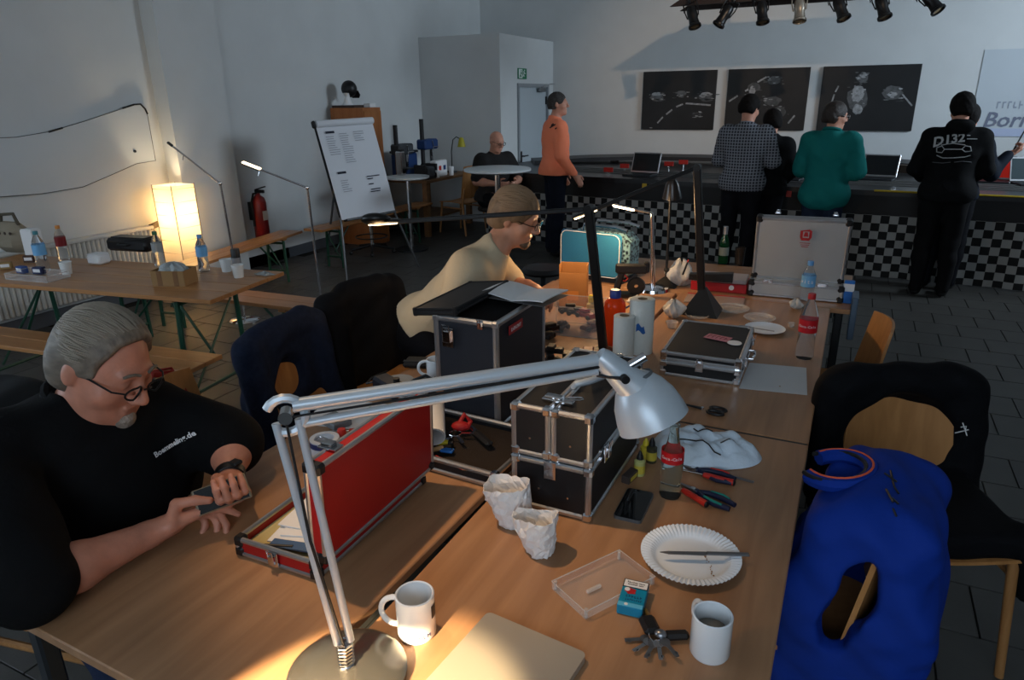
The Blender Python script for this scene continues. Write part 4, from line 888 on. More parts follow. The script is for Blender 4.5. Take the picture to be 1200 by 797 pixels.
# cigarette pack
p0,p1,p2 = at(722,720,TZ0),at(752,727,TZ0),at(734,679,TZ0+.022); ux=(p1-p0); ux.z=0; wq=ux.length; ux.normalize(); uy=Vector((-ux.y,ux.x,0))
pk = thing('cigarette_pack','turquoise cigarette pack with warning panel beside the acrylic cover','cigarette pack',(0,0,0)); MT=Matrix((ux,uy,Vector((0,0,1)))).transposed().to_4x4(); MT.translation=p0
TQ = mat('pack_turquoise',(10,130,165),.35)
MB(MT).box((.027,.046,.0125),(.054,.088,.023),bev=.0015).build('pack_body', TQ, pk)
MB(MT).box((.027,.077,.0245),(.050,.022,.001)).build('warning_panel', PAPER, pk); MB(MT).box((.027,.077,.0243),(.054,.026,.001)).build('warning_border', BLACKPL, pk)
text('Rauchen kann\ntoedlich sein',.0068,BLACKPL,pk,'warning_lettering',MT @ Matrix.Translation((.027,.0772,.0252)))
MB(MT).prism([(.020+.014*math.cos(k*.63)*(1 if k%2 else .7),.052+.011*math.sin(k*.63)*(1 if k%2 else .8)) for k in range(10)],.0008,Matrix.Translation((0,0,.0243))).build('red_emblem', mat('emblem_red',(170,30,34),.4), pk)
MB(MT).cyl((.012,.056,.0244),(.012,.056,.0256),.006).build('white_spot', PAPER, pk)
PDB=mat('pack_dark_blue',(16,40,90),.4); glyph_bars(pk,'brand_lettering',MT @ Matrix.Translation((.030,.036,.0243)),.036,.008,6,PDB,1); glyph_bars(pk,'brand_lettering',MT @ Matrix.Translation((.031,.025,.0243)),.036,.006,8,PDB,2)
MB(MT).box((.027,.0088,.0243),(.052,.012,.0008)).build('pale_band', mat('pack_pale_blue',(90,180,215),.4), pk); MB(MT).cyl((.018,.009,.0244),(.018,.009,.0254),.004).build('white_seal', PAPER, pk)
# key bunch
p = at(770,750,TZ0); ky = thing('key_bunch','bunch of keys with black car fobs by the cigarette pack','keys',(p.x,p.y,TZ0))
MB().box((-.022,.022,.011),(.034,.05,.018),rot=RZ(35),bev=.007).build('car_fob', BLACKPL, ky); MB().box((.034,.018,.010),(.05,.024,.016),rot=RZ(28),bev=.006).build('car_fob', BLACKPL, ky)
MB().tube([(.016*math.cos(k/14*6.283),.016*math.sin(k/14*6.283)-.004,.012+.004*math.sin(k)) for k in range(14)],.0016,6,closed=True).build('ring', CHROME, ky)
for k,a in enumerate((-150,-120,-95,-70,-40)):
    q=Matrix.Rotation(R(a),4,'Z') @ Matrix.Translation((.012,0,.004+.0025*k))
    MB(q).cyl((.012,0,0),(.012,0,.002),.011,n=14).box((.038,0,.001),(.032,.008,.002)).box((.045,.004,.001),(.006,.004,.002)).build('key', CHROME if k%2 else MATS['steel_dull'], ky)
MB().cyl((-.03,.045,.01),(-.042,.062,.01),.006,.005).build('brass_clip', mat('brass',(170,130,70),.3,.9), ky); MB().ball((.006,.0,.018),(.013,.011,.008),10,6).build('fob_ball', MATS['steel_dull'], ky, True)
# phone
p = at(743,594,TZ0); q0,q1=at(720,608,TZ0),at(738,574,TZ0); a=math.atan2((q1-q0).y,(q1-q0).x)-math.pi/2
ph = thing('smartphone','black smartphone lying face up at the foot of the tool chest','phone',(p.x,p.y,TZ0),a)
MB().prism([(x-.037,y+.0735) for x,y in rrect(.074,.147,.010)],.009).build('case', mat('phone_edge',(120,124,130),.3,.7), ph); MB().prism([(x-.0355,y+.072) for x,y in rrect(.071,.144,.009)],.0008,Matrix.Translation((0,0,.009))).build('screen', mat('phone_glass',(8,9,11),.05,coat=.5), ph)
MB().box((0,.062,.0099),(.014,.003,.0004)).build('earpiece', DARKSTEEL, ph)
# crumpled paper bags
PBAG = mat('crumpled_white_paper',(228,226,224),.75,bump=.2,bscale=60)
def crumple_bag(label,px,py,r,h,seed,rz,tilt=(0,0),name='paper_bag'):
    p=at(px,py,TZ0); t=thing(name,label,'paper bag',(p.x,p.y,TZ0),0,'crumpled paper bags')
    rr=random.Random(seed); nu,nv=30,10; jit={}
    def J_(i,j): return jit.setdefault((i%nu,j),(rr.uniform(-1,1),rr.uniform(-1,1),rr.uniform(-1,1)))
    def f(u,v):
        a=u*2*math.pi; i=int(round(u*nu)); j=int(round(v*(nv-1))); e=J_(i,j); rad=r*(.62+.46*v**.7)*(1+.06*math.sin(3*a+seed))
        z=h*v*(1+.10*math.sin(a+seed*1.7)*v+.04*math.sin(3*a)*v); k=.0036
        return (rad*math.cos(a)*1.08+tilt[0]*z+e[0]*k,rad*math.sin(a)*.92+tilt[1]*z+e[1]*k,z+.0015+(e[2]*k if j else 0))
    def bot(u,v): q=f(u,0); return (q[0]*v,q[1]*v,.0015+.003*(1-v))
    MB().grid(f,nu,nv,True).build('paper_wall', PBAG, t, False, .0012); MB().grid(bot,nu,3,True).build('paper_bottom', PBAG, t, True)
    return t
crumple_bag('crumpled white paper bag standing open, the left one of two',604,614,.055,.105,1,30,(-.30,.05))
crumple_bag('crumpled white paper bag standing open, the right one of two',632,647,.048,.092,5,80,(-.15,.08))
# glass cola bottle and small bottles
GLS = mat('bottle_glass',(226,236,228),.03,trans=.97,ior=1.2); REDL = mat('label_red',(190,22,30),.4); WATERL = mat('label_water_blue',(110,170,215),.4)
def bottle(label,p,h,r,body,label_m,cap_m,lab=(.45,.62),name='bottle',txt=None,fill=None,group='bottles on the tables',glass=False,capr=.014):
    t=thing(name,label,'bottle',p,0,group)
    if glass: prof=[(0,.0),(r*.9,.0),(r,.006*h/.2),(r*.96,h*.12),(r*.90,h*.22),(r*.98,h*.34),(r,h*.5),(r*.86,h*.62),(r*.55,h*.76),(.0125,h*.88),(.0125,h*.97)]
    else: prof=[(0,.0),(r*.85,.0),(r,.012),(r*.97,h*.2),(r*.93,h*.34),(r*.99,h*.45),(r,h*.64),(r*.8,h*.76),(r*.42,h*.88),(.013,h*.92),(.013,h*.95)]
    MB().lathe(prof,28).build('bottle_body', body, t, True)
    if label_m:
        z0,z1=h*lab[0],h*lab[1]; rr_=r*1.012
        MB().lathe([(rr_,z0),(rr_,z1)],28).build('label_band', label_m, t, True)
        if txt:
            sz_=min((z1-z0)*.6,rr_*2.0/(len(txt)*.55)); curved_text(txt,sz_,rr_+.0005,(z0+z1)/2,math.atan2(-p[1],-p[0])-len(txt)*sz_*.52/rr_/2,PAPER,t,'label_lettering',.55)
    if cap_m: MB().lathe([(0,h),(capr,h),(capr+.001,h-.004),(capr+.001,h-.022),(0,h-.022)],20).build('cap', cap_m, t, True)
    else: MB().lathe([(.0125,h*.97),(.015,h*.975),(.015,h),(.011,h),(.011,h*.97)],20).build('lip', body, t, True)
    if fill: MB().lathe([(0,.004),(r*.86,.006),(r*.88,h*fill),(0,h*fill)],24).build('drink', mat('clear_drink',(200,214,220),.02,trans=.95,ior=1.33), t, True)
    return t
p=at(785,580,TZ0); bottle('small glass cola bottle with red label beside the pliers',(p.x,p.y,TZ0),.215,.030,GLS,REDL,None,(.50,.66),txt='Coca-Cola',glass=True)
p=at(942,419,TZ0); bottle('tall clear cola bottle with red label and red cap by the paper sheet',(p.x,p.y,TZ0),.275,.036,PET,REDL,mat('cap_red',(180,26,30),.4),(.42,.62),txt='Coca-Cola')
p=at(947,347,TZ0); bottle('clear water bottle with blue label and blue cap before the aluminium case',(p.x,3.72,TZ0),.24,.034,PET,WATERL,mat('cap_blue',(90,150,205),.4),(.46,.70),txt='vita')
p=at(847,308,TZ0); bottle('green beer bottle with silver foil neck on the far table',(p.x,p.y,TZ0),.235,.031,mat('green_glass',(20,90,50),.05,trans=.7,ior=1.3),mat('beer_label',(120,130,125),.5),None,(.22,.45),glass=True)
t=thing('foil_neck','silver foil on the green beer bottle neck','foil',(p.x,p.y,TZ0+.17)); MB().lathe([(.0165,0),(.0150,.03),(.0165,.058),(.0165,.068),(0,.069)],16).build('foil', ALU, t, True)
for lab,px,py,h,bm,cm in [('small glue bottle with black cap and pale label by the cola bottle',749,556,.075,mat('glue_pale',(176,176,110),.4),BLACKPL),('small yellow glue bottle with pointed tip',756,538,.07,mat('glue_yellow',(190,170,50),.4),mat('glue_yellow2',(200,180,40),.4)),('small dark vial behind the yellow glue bottle',763,541,.08,mat('vial_dark',(60,58,40),.4),BLACKPL)]:
    p=at(px,py,TZ0); t=thing('glue_bottle',lab,'bottle',(p.x,p.y,TZ0),0,'glue bottles'); MB().lathe([(0,0),(.015,0),(.016,.004),(.016,h*.6),(.006,h*.68),(0,h*.68)],18).build('bottle_body', bm, t, True)
    MB().lathe([(.0,h*.68),(.010,h*.68),(.009,h*.8),(.003,h),(0,h)],14).build('cap', cm, t, True); MB().lathe([(.0163,h*.12),(.0163,h*.45)],18).build('label_band', mat('glue_label',(190,170,60),.5), t, True)
t=lying('dark_box','small dark box against the tool chest','box',738,562,TZ0,80); MB().box((0,0,.012),(.06,.025,.024),bev=.002).build('body', mat('box_brown',(60,50,46),.6), t); MB().box((0,-.0128,.012),(.04,.0008,.012)).build('label_strip', mat('glue_label',(190,170,60),.5), t)
# pliers, screwdrivers
def pliers(label,px,py,rz,c1,c2,L_=.16):
    t=lying('pliers',label,'pliers',px,py,TZ0+.001,rz,'pliers on the near table')
    MB().prism([(0,-.008),(.04,-.003),(.048,0),(.04,.003),(0,.008),(-.016,.006),(-.016,-.006)],.009,Matrix.Translation((0,0,.003))).build('jaws', MATS['steel_dull'], t)
    for s in (-1,1): 
        o=MB().tube([(-.01,-s*.004,.009),(-.04,s*.014,.009),(-.08,s*.020,.009),(-L_*.75,s*.013,.009)],[.006,.008,.009,.007],10).build('grip', c1, t, True)
        MB().tube([(-.045,s*.0175,.0155),(-.08,s*.0225,.0165),(-.10,s*.0195,.0155)],[.003,.004,.003],8).build('grip_inlay', c2, o, True)
    MB().cyl((0,0,.002),(0,0,.014),.007,n=12).build('pivot', CHROME, t)
NAVYG=mat('grip_navy',(22,30,58),.5); REDG=mat('grip_red',(190,40,28),.45); TEALG=mat('grip_teal',(20,130,115),.45)
pliers('navy pliers with teal inlays in front of the cola bottle',812,577,158,NAVYG,TEALG); pliers('pliers with red and navy grips under the white cloth',812,552,168,NAVYG,REDG)
def driver(label,px,py,rz,gm,Lh=.085,Lb=.07,nm='screwdriver'):
    t=lying(nm,label,'screwdriver',px,py,TZ0+.001,rz,'screwdrivers')
    MB().tube([(0,0,.010),(.015,0,.010),(.05,0,.010),(Lh,0,.010)],[.007,.009,.0085,.0095],10).build('handle', gm, t, True); MB().cyl((0,0,.010),(-Lb,0,.006),.0025).build('shaft', CHROME, t); MB().ball((Lh,0,.010),(.006,.0095,.0095),10,6).build('end_cap', BLACKPL, t, True)
driver('red screwdriver in front of the cola bottle',800,578,-32,REDG); driver('red and black screwdriver pointing right below the white cloth',824,560,-6,REDG)
t=lying('tweezers','thin dark tweezers right of the screwdriver','tweezers',862,561,TZ0+.001,172); MB().box((0,.003,.004),(.10,.003,.002)).box((0,-.003,.004),(.10,.003,.002),rot=RZ(2)).build('arms', MATS['steel_dull'], t); MB().box((.05,0,.004),(.012,.009,.004)).build('joint', MATS['steel_dull'], t)
t=lying('scissors','black scissors on the far right table','scissors',823,480,TZ0+.001,172)
for s in (-1,1):
    MB().prism([(0,-.004*s),(.075,0),(.0,.008*s)],.0025,Matrix.Translation((0,0,.003+.002*s))).build('blade', DARKSTEEL, t)
    MB().tube([(-.05+.028*math.cos(k/12*6.283),s*.017+.014*math.sin(k/12*6.283),.007) for k in range(12)],.005,8,closed=True).build('handle_loop', BLACKPL, t, True)
MB().cyl((0,0,0),(0,0,.009),.005).build('pivot', CHROME, t)
# crumpled white cloth
def cloth_h(x,y,v):
    n=.5*abs(math.sin(x*34+2.2*math.sin(y*21)))+.3*abs(math.sin(y*47-x*18+1))+.2*abs(math.sin(x*71+y*33))
    return max(.002,(.034+.036*n)*(1-v**5)**.8)
def cloth(u,v):
    a=u*2*math.pi; base=.135+.02*math.cos(2*a)+.012*math.sin(3*a+1); r_=base*v; x=r_*math.cos(a)*1.05; y=r_*math.sin(a)*.95
    return (x,y,cloth_h(x,y,v))
p=at(823,524,TZ0+.02); t=thing('white_cloth','crumpled white cloth with a dark cord edge behind the pliers','cloth',(p.x,p.y,TZ0),R(10)); MB().grid(cloth,72,26,True).build('fabric', mat('pale_cloth',(206,220,232),.8,bump=.15,bscale=60), t, True, .002)
for pts in ([(-.11+.018*k,-.055+.03*math.sin(k*.5)) for k in range(10)],[(-.03+.014*k,.045-.012*k*.6) for k in range(5)],[(.05+.012*k,-.03+.004*k) for k in range(5)]):
    MB().tube([(x,y,cloth_h(x,y,min(1,math.hypot(x/1.05,y/.95)/.135))+.0015) for x,y in pts],.0022,6).build('dark_cord', BLACKPL, t, True)
# sheet of paper under the closed case
c0,c1,c2,c3=[at(*q,TZ0+.0015) for q in ((866,455),(946,463),(945,431),(878,425))]
t=thing('paper_sheet','white paper sheet lying right of the closed black case','paper',(0,0,0)); MB().add([c0,c1,c2,c3],[(0,1,2,3)]).build('sheet', mat('sheet_white',(205,206,206),.8), t, False, .0008)
MB().cyl(c1*.4+c0*.4+c2*.2+Vector((0,0,.0003)),c1*.4+c0*.4+c2*.2+Vector((0,0,.0012)),.003).build('stain', mat('crumb',(150,110,70),.9), t)
# left table clutter
def oval(label,px,py,name,mt,pr,cat,rz=0): p=at(px,py,TZ0); t=thing(name,label,cat,(p.x,p.y,TZ0),R(rz)); MB().lathe(pr,24).build('body', mt, t, True); return t
t=lying('document_sheet','white document sheet under the grey gadget on the left table','paper',405,490,TZ0+.001,12); MB().box((.02,.03,.0008),(.30,.21,.0015)).build('sheet', PAPER, t); MB().box((-.08,-.05,.002),(.10,.03,.001)).build('printed_block', mat('print_mid',(110,116,124),.8), t)
t=lying('grey_gadget','small grey measuring gadget with dark display','gadget',393,497,TZ0+.003,-18); MB().box((0,0,.012),(.10,.07,.022),bev=.003).build('housing', mat('gadget_grey',(120,124,128),.4,.4), t); MB().box((.005,.004,.0235),(.06,.045,.001)).build('display', SD, t)
t=lying('small_pot','small white pot with red cap behind the red case','pot',402,522,TZ0,0); MB().lathe([(0,0),(.018,0),(.019,.004),(.019,.035),(0,.035)],18).build('pot_body', PAPER, t, True); MB().lathe([(0,.058),(.012,.058),(.014,.05),(.014,.035),(0,.035)],16).build('cap', REDS, t, True)
t=lying('adhesive_tape','roll of white and blue adhesive tape beside the red case lid','tape',382,530,TZ0,0); MB().lathe([(.03,0),(.045,0),(.045,.05),(.03,.05),(.03,0)],28).build('tape_ring', mat('tape_white',(200,204,210),.4), t, True); MB().lathe([(.0455,.028),(.0455,.046)],28).build('blue_band', BLUEI, t, True)
driver('dark red screwdriver beside the grey gadget',424,487,35,mat('grip_dark_red',(120,26,28),.45)); driver('red screwdriver touching the small pot',410,508,22,REDG)
t=lying('green_connector','small green connector on the left table','connector',436,483,TZ0,0); MB().box((0,0,.008),(.03,.02,.016),bev=.003).build('block', mat('conn_green',(20,130,70),.5), t); MB().cyl((.015,0,.008),(.03,0,.008),.004).build('plug', CHROME, t)
t=lying('model_controller','black slot-car controller with white dial behind the red case','controller',458,462,TZ0,-25); MB().box((0,0,.03),(.16,.07,.055),bev=.01).build('housing', mat('ctrl_blue_black',(24,24,34),.4), t); MB().lathe([(0,.004),(.012,.004),(.014,0),(0,0)],16,(.02,-.036,.035),RX(90)).build('dial', PAPER, t, True); MB().tube([(-.08,0,.03),(-.13,-.03,.01),(-.18,.02,.006),(-.2,.1,.006)],.004,6).build('lead', BLACKPL, t, True); MB().cyl((.05,0,.055),(.05,0,.08),.012).build('knob', BLACKPL, t)
t=lying('black_tools','folded black pouch at the left edge of the table','pouch',500,428,TZ0,20); MB().box((0,0,.012),(.18,.09,.022),bev=.008).build('pouch_body', BLACKPL, t); MB().box((0,-.02,.0245),(.18,.02,.003)).build('flap', DARKSTEEL, t)
t=lying('round_tin','flat pale round tin behind the controller','tin',468,452,TZ0,0); MB().lathe([(0,.025),(.055,.025),(.06,.02),(.06,0),(0,0)],28).build('tin_body', mat('tin_pale',(170,172,172),.4,.3), t, True); MB().lathe([(.0605,.012),(.0605,.015)],28).build('lid_seam', DARKSTEEL, t)
t=lying('dark_pouch','crumpled black tool pouch between red case and tall case','pouch',500,462,TZ0,10); MB().ball((0,0,.03),(.08,.06,.03),16,8).build('pouch_body', BLACKPL, t, True); MB().tube([(-.05,0,.05),(0,0,.075),(.05,0,.05)],.006,8).build('strap', DARKSTEEL, t, True)
# ================================================================== things on the middle and far tables
def towel(label,px,py,h,r,print_=False):
    p=at(px,py,TZ0); t=thing('paper_towel_roll',label,'paper towel',(p.x,p.y,TZ0),0,'paper towel rolls')
    MB().lathe([(r,0),(r,h-.002),(r-.003,h),(.021,h),(.020,h-.003),(.020,0),(r,0)],36).build('roll_body', mat('towel_paper',(212,214,208),.85,bump=.15,bscale=90), t, True)
    MB().lathe([(.0205,h+.0005),(.0185,h+.0005),(.0185,.0),(.0205,0)],24).build('core', mat('core_card',(140,118,92),.8), t, True)
    if print_: MB().grid(lambda u,v:((r+.0006)*math.cos(-1.72+u*.75*(1-.2*v)),(r+.0006)*math.sin(-1.72+u*.75*(1-.2*v)),h*.44+v*h*.13+.008*math.sin(u*6)),16,6).build('printed_motif', mat('motif_blue',(30,90,160),.6), t, True)
    return t
towel('slim white paper towel roll behind the silver lamp head',730,416,.175,.044); towel('tall white paper towel roll with blue printed motif',750,412,.235,.052,True)
p=at(719,402,TZ0); t=thing('orange_bottle','translucent orange bottle with blue cap behind the towel rolls','bottle',(p.x,p.y,TZ0)); OR=mat('orange_plastic',(235,70,16),.25,trans=.25,ior=1.3,emit=.0)
MB().lathe([(0,0),(.042,0),(.047,.008),(.047,.17),(.044,.19),(.030,.205),(.022,.21),(0,.21)],28).build('bottle_body', OR, t, True); MB().lathe([(0,.245),(.020,.245),(.024,.24),(.024,.21),(0,.21)],24).build('cap', mat('cap_deep_blue',(24,50,130),.4), t, True)
# acrylic display box with model parts
ad=thing('acrylic_display_box','clear acrylic display box holding model chassis parts','display box',(-1.075,2.90,TZ0),R(6))
for c_,d_ in (((0,-.10,.07),(.26,.003,.14)),((0,.10,.07),(.26,.003,.14)),((-.13,0,.07),(.003,.20,.14)),((.13,0,.07),(.003,.20,.14)),((0,0,.0715),(.255,.195,.003)),((0,0,.002),(.255,.195,.003))): MB().box(c_,d_).build('wall', ACR, ad)
eb=MB(); edge_bars(eb,.26,.2,.14,.004); 
o=MB(Matrix.Translation((0,0,.07))); edge_bars(o,.262,.202,.14,.0035); o.build('edge', EDG, ad)
rr=random.Random(9)
for k,(x,y,z,cl) in enumerate([(-.07,-.03,.003,0),(.06,.02,.003,1),(-.05,.03,.074,0),(.05,-.03,.074,2),(0,.0,.074,0)]):
    tt_=thing('model_part',['black chassis part at the bottom left of the display box','brown motor block at the bottom of the display box','black chassis part on the left of the display box shelf','red body shell on the display box shelf','black axle piece in the middle of the display box shelf'][k],'model part',ad.matrix_basis @ Vector((x,y,z)),R(rr.uniform(0,180)),'model parts in the display box')
    mm=[BLACKPL,mat('motor_brown',(80,50,40),.5),mat('shell_red',(140,30,26),.4)][cl]
    MB().box((0,0,.016),(.10,.04,.022),bev=.006).box((.01,0,.034),(.05,.034,.016),bev=.006).build('shell', mm, tt_)
    for a in (-1,1):
        for b_ in (-1,1): MB().cyl((a*.032,b_*.018,.011),(a*.032,b_*.027,.011),.011,n=12).build('wheel', BLACKPL, tt_)
for lab,px,py,m_,rz in [('black slot-car chassis heap left of the display box',646,398,BLACKPL,40),('black model parts in front of the display box',655,425,BLACKPL,10),('red model box under the display shelf',690,425,mat('box_red_dark',(120,30,22),.5),0)]:
    t=lying('model_heap',lab,'model part',px,py,TZ0,rz)
    for k in range(5): MB().box((rr.uniform(-.04,.04),rr.uniform(-.04,.04),.015+.012*k),(rr.uniform(.05,.1),rr.uniform(.03,.05),.022),rot=RZ(rr.uniform(0,180)),bev=.004).build('chassis', m_, t)
t=lying('yellow_cap_bottle','small bottle with yellow cap beside the black lamp post','bottle',692,372,TZ0,0); MB().lathe([(0,0),(.02,0),(.021,.07),(.012,.08),(0,.08)],18).build('bottle_body', mat('oil_pale',(190,176,120),.4), t, True); MB().lathe([(0,.115),(.008,.115),(.013,.105),(.013,.08),(0,.08)],16).build('cap', mat('yellow_pl',(210,190,40),.4), t, True)
t=lying('white_cup','small translucent cup in front of the orange bottle','cup',692,437,TZ0,0); MB().lathe([(0,0),(.026,0),(.03,.04),(.028,.04),(.024,.003),(0,.003)],20).build('cup_wall', mat('cup_grey_white',(170,172,176),.4), t, True)
# cardboard box standing open
p=at(672,357,TZ0); cbx=thing('cardboard_box','small brown cardboard box standing upright by the blue bag','box',(p.x,p.y,TZ0),R(14)); KRAFT=mat('kraft_card',(160,112,66),.8,var=.08,vscale=10)
for c_,d_,n in (((0,.04,.11),(.14,.004,.22),'back_panel'),((-.07,0,.11),(.004,.08,.22),'side_panel'),((.07,0,.11),(.004,.08,.22),'side_panel'),((0,-.04,.09),(.14,.004,.18),'front_panel'),((0,0,.002),(.14,.08,.004),'bottom_panel')): MB().box(c_,d_).build(n, KRAFT, cbx)
MB().box((0,-.0425,.06),(.06,.001,.05)).build('printed_label', mat('kraft_print',(190,120,50),.6), cbx)
# blue bag
bg=thing('blue_trolley_bag','light blue bag with patterned side and chrome handles','bag',(-1.30,3.86,TZ0),R(-10))
BLU=mat('bag_light_blue',(38,112,150),.8,sheen=.2,bump=.12,bscale=120); 
PAT=bpy.data.materials.new('bag_pattern'); PAT.use_nodes=True; nt=PAT.node_tree; pb=nt.nodes['Principled BSDF']; vo=nt.nodes.new('ShaderNodeTexVoronoi'); vo.inputs['Scale'].default_value=60; tcx=nt.nodes.new('ShaderNodeTexCoord'); nt.links.new(tcx.outputs['Object'],vo.inputs[0]); rp=nt.nodes.new('ShaderNodeValToRGB'); rp.color_ramp.elements[0].color=lin((20,34,44)); rp.color_ramp.elements[1].color=lin((120,160,170)); rp.color_ramp.elements[0].position=.3; rp.color_ramp.elements[1].position=.6; nt.links.new(vo.outputs[0],rp.inputs[0]); nt.links.new(rp.outputs[0],pb.inputs['Base Color'])
MB().box((.0,.06,.15),(.40,.22,.28),bev=.05).build('bag_body', PAT, bg, True)
MB().box((-.02,-.065,.165),(.40,.03,.26),bev=.03).build('front_flap', BLU, bg, True)
def edge_loop(w,h,r):
    return [(x-w/2,y+h/2) for x,y in rrect(w,h,r)]
MB().tube([(x-.02,-.082,.165+y) for x,y in edge_loop(.39,.25,.04)],.0025,6,closed=True).build('piping', PAPER, bg, True)
for y in (-.02,.14): MB().tube([(-.1,y,.29),(-.09,y,.325),(.12,y,.325),(.19,y,.31)],.011,8).build('handle', CHROME, bg, True)
MB().box((0,.06,.01),(.36,.2,.02)).build('bag_bottom', BLACKPL, bg)
# hand pistol-shaped controller
gn=thing('pistol_controller','black pistol-shaped hand controller standing by the blue bag','controller',(-1.03,3.56,TZ0),R(20))
MB().box((0,0,.01),(.12,.09,.02),bev=.005).build('foot', BLACKPL, gn); MB().box((-.05,0,.075),(.035,.03,.15),rot=RY(14),bev=.008).build('grip', BLACKPL, gn); MB().box((.015,0,.155),(.17,.045,.05),bev=.008).build('barrel', BLACKPL, gn); MB().box((.095,0,.165),(.03,.035,.06),bev=.006).build('sight', BLACKPL, gn)
MB().lathe([(.012,-.012),(.045,-.012),(.05,0),(.045,.012),(.012,.012)],24,(.045,-.01,.06),RX(90)).build('wheel', BLACKPL, gn, True); MB().tube([(-.02,0,.12),(0,0,.1),(-.015,0,.085),(-.03,0,.09)],.004,6).build('trigger', REDS, gn)
tag(MB().tube([at(700,372,TZ0+.01),at(712,360,TZ0+.05),at(725,366,TZ0+.02),at(738,358,TZ0+.04),at(745,366,TZ0+.01)],.005,6).build('blue_lead', mat('lead_blue',(30,50,110),.5), None, True),'blue cable coiled behind the orange bottle','cable')
# black lamps with LED bar heads
BLKM=mat('lamp_black',(12,12,13),.4)
def black_lamp(label,base,top,tip,lit_dir,wedge):
    t=thing('black_desk_lamp',label,'lamp',base,0,'black arm lamps'); b0=Vector(base); Tt=Vector(top)-b0; Tp=Vector(tip)-b0
    if wedge: MB().add([(-.09,-.09,0),(.09,-.09,0),(.09,.09,0),(-.09,.09,0),(-.012,-.012,.13),(.012,-.012,.13),(.012,.012,.13),(-.012,.012,.13)],[(3,2,1,0),(0,1,5,4),(1,2,6,5),(2,3,7,6),(3,0,4,7),(4,5,6,7)]).build('pyramid_base', BLKM, t)
    else: MB().lathe([(0,.02),(.04,.016),(.045,0),(0,0)],28).build('base', BLKM, t, True)
    ax=(Tt-Vector((0,0,.02))).normalized(); q=frame((Tt+Vector((0,0,.02)))*.5,ax,Vector((1,0,0)).cross(ax)); MB(q).box((0,0,0),((Tt-Vector((0,0,.02))).length,.028,.036),bev=.004).build('post', BLKM, t)
    MB().cyl(Tt+Vector((0,.02,0)),Tt-Vector((0,.02,0)),.018,n=14).build('elbow', BLKM, t, True)
    d_=(Tp-Tt); Ln=d_.length; d_.normalize(); q=frame(Tt+d_*(Ln-.1)*.5,d_,d_.cross(Vector((0,0,1)))); MB(q).box((0,0,0),(Ln-.1,.016,.018),bev=.003).build('arm', BLKM, t)
    if not wedge: MB(frame(Tp+Vector((0,0,.004)),_r2,_u2)).ball((.03,.012,0),(.062,.026,.05),18,10).build('dome_shade', BLKM, t, True)
    ld=Vector(lit_dir).normalized(); q=frame(Tp-d_*.06,d_,ld.cross(d_)); MB(q).box((0,0,-.006),(.13,.055,.014),bev=.006).build('head', BLKM, t); MB(q).box((0,0,.003),(.115,.045,.006),bev=.002).build('diffuser', LED, t)
    return t
p=at(706,404,TZ0); p=Vector((-.865,2.66,TZ0)); tp=above(p,690,245)
tp2=above(p,440,262); black_lamp('black arm lamp whose long bar reaches left past the leaning man',p,tp,above(p,432,262),(0,0,-1),False)
sh_=above(p,452,255); 
p2=Vector((-.60,3.42,TZ0)); black_lamp('black arm lamp on a pyramid foot in front of the red box',p2,above(p2,817,196),above(p2,672,256),(0,0,-1),True)
# chrome lamp with lit bar
p3=at(765,340,TZ0); t=thing('chrome_desk_lamp','chrome desk lamp with lit bar head on the middle table','lamp',(p3.x,p3.y,TZ0)); e3=above(p3,764,250)-p3; h3=above(p3,718,240)-p3
MB().lathe([(0,.022),(.02,.022),(.085,.016),(.09,0),(0,0)],28).build('base', CHROME, t, True); MB().cyl((0,0,.02),e3,.013,n=14).build('column', CHROME, t, True); d_=(h3-e3).normalized()
MB().cyl(e3,h3-d_*.12,.007).build('arm', CHROME, t); q=frame(h3-d_*.06,d_,Vector((0,0,-1)).cross(d_)); MB(q).box((0,0,-.005),(.13,.04,.010),bev=.004).build('head', CHROME, t); MB(q).box((0,-.006,.003),(.12,.036,.010),bev=.004).build('diffuser', LED, t)
hh=h3+p3; point('chrome_lamp_glow',(hh.x+.03,hh.y-.05,hh.z-.07),8,WARM,.04)
hb=above(p2,680,258); point('black_lamp_glow',(hb.x,hb.y,hb.z-.06),5,WARM,.04)
ha=above(p,446,266); point('left_lamp_glow',(ha.x,ha.y,ha.z-.06),1.6,WARM,.04)
# thin black studio lamp
p4=at(780,334,TZ0); t=thing('thin_black_lamp','thin black lamp with bell shade behind the chrome lamp','lamp',(p4.x,p4.y,TZ0)); e4=above(p4,787,208)-p4
MB().add([(-.07,-.07,0),(.07,-.07,0),(.07,.07,0),(-.07,.07,0),(-.01,-.01,.05),(.01,-.01,.05),(.01,.01,.05),(-.01,.01,.05)],[(3,2,1,0),(0,1,5,4),(1,2,6,5),(2,3,7,6),(3,0,4,7),(4,5,6,7)]).build('base', BLKM, t); MB().cyl((0,0,.05),e4,.008,n=10).build('post', BLKM, t, True); MB().ball((0,0,.09),.016,10,6).build('clamp_knob', BLKM, t, True)
MB().lathe([(.0,.06),(.02,.055),(.035,.03),(.055,-.05),(.05,-.05),(.03,.02),(0,.04)],22,e4+Vector((.01,-.01,-.06)),RX(12)).build('shade', mat('shade_dark',(26,22,20),.25), t, True)
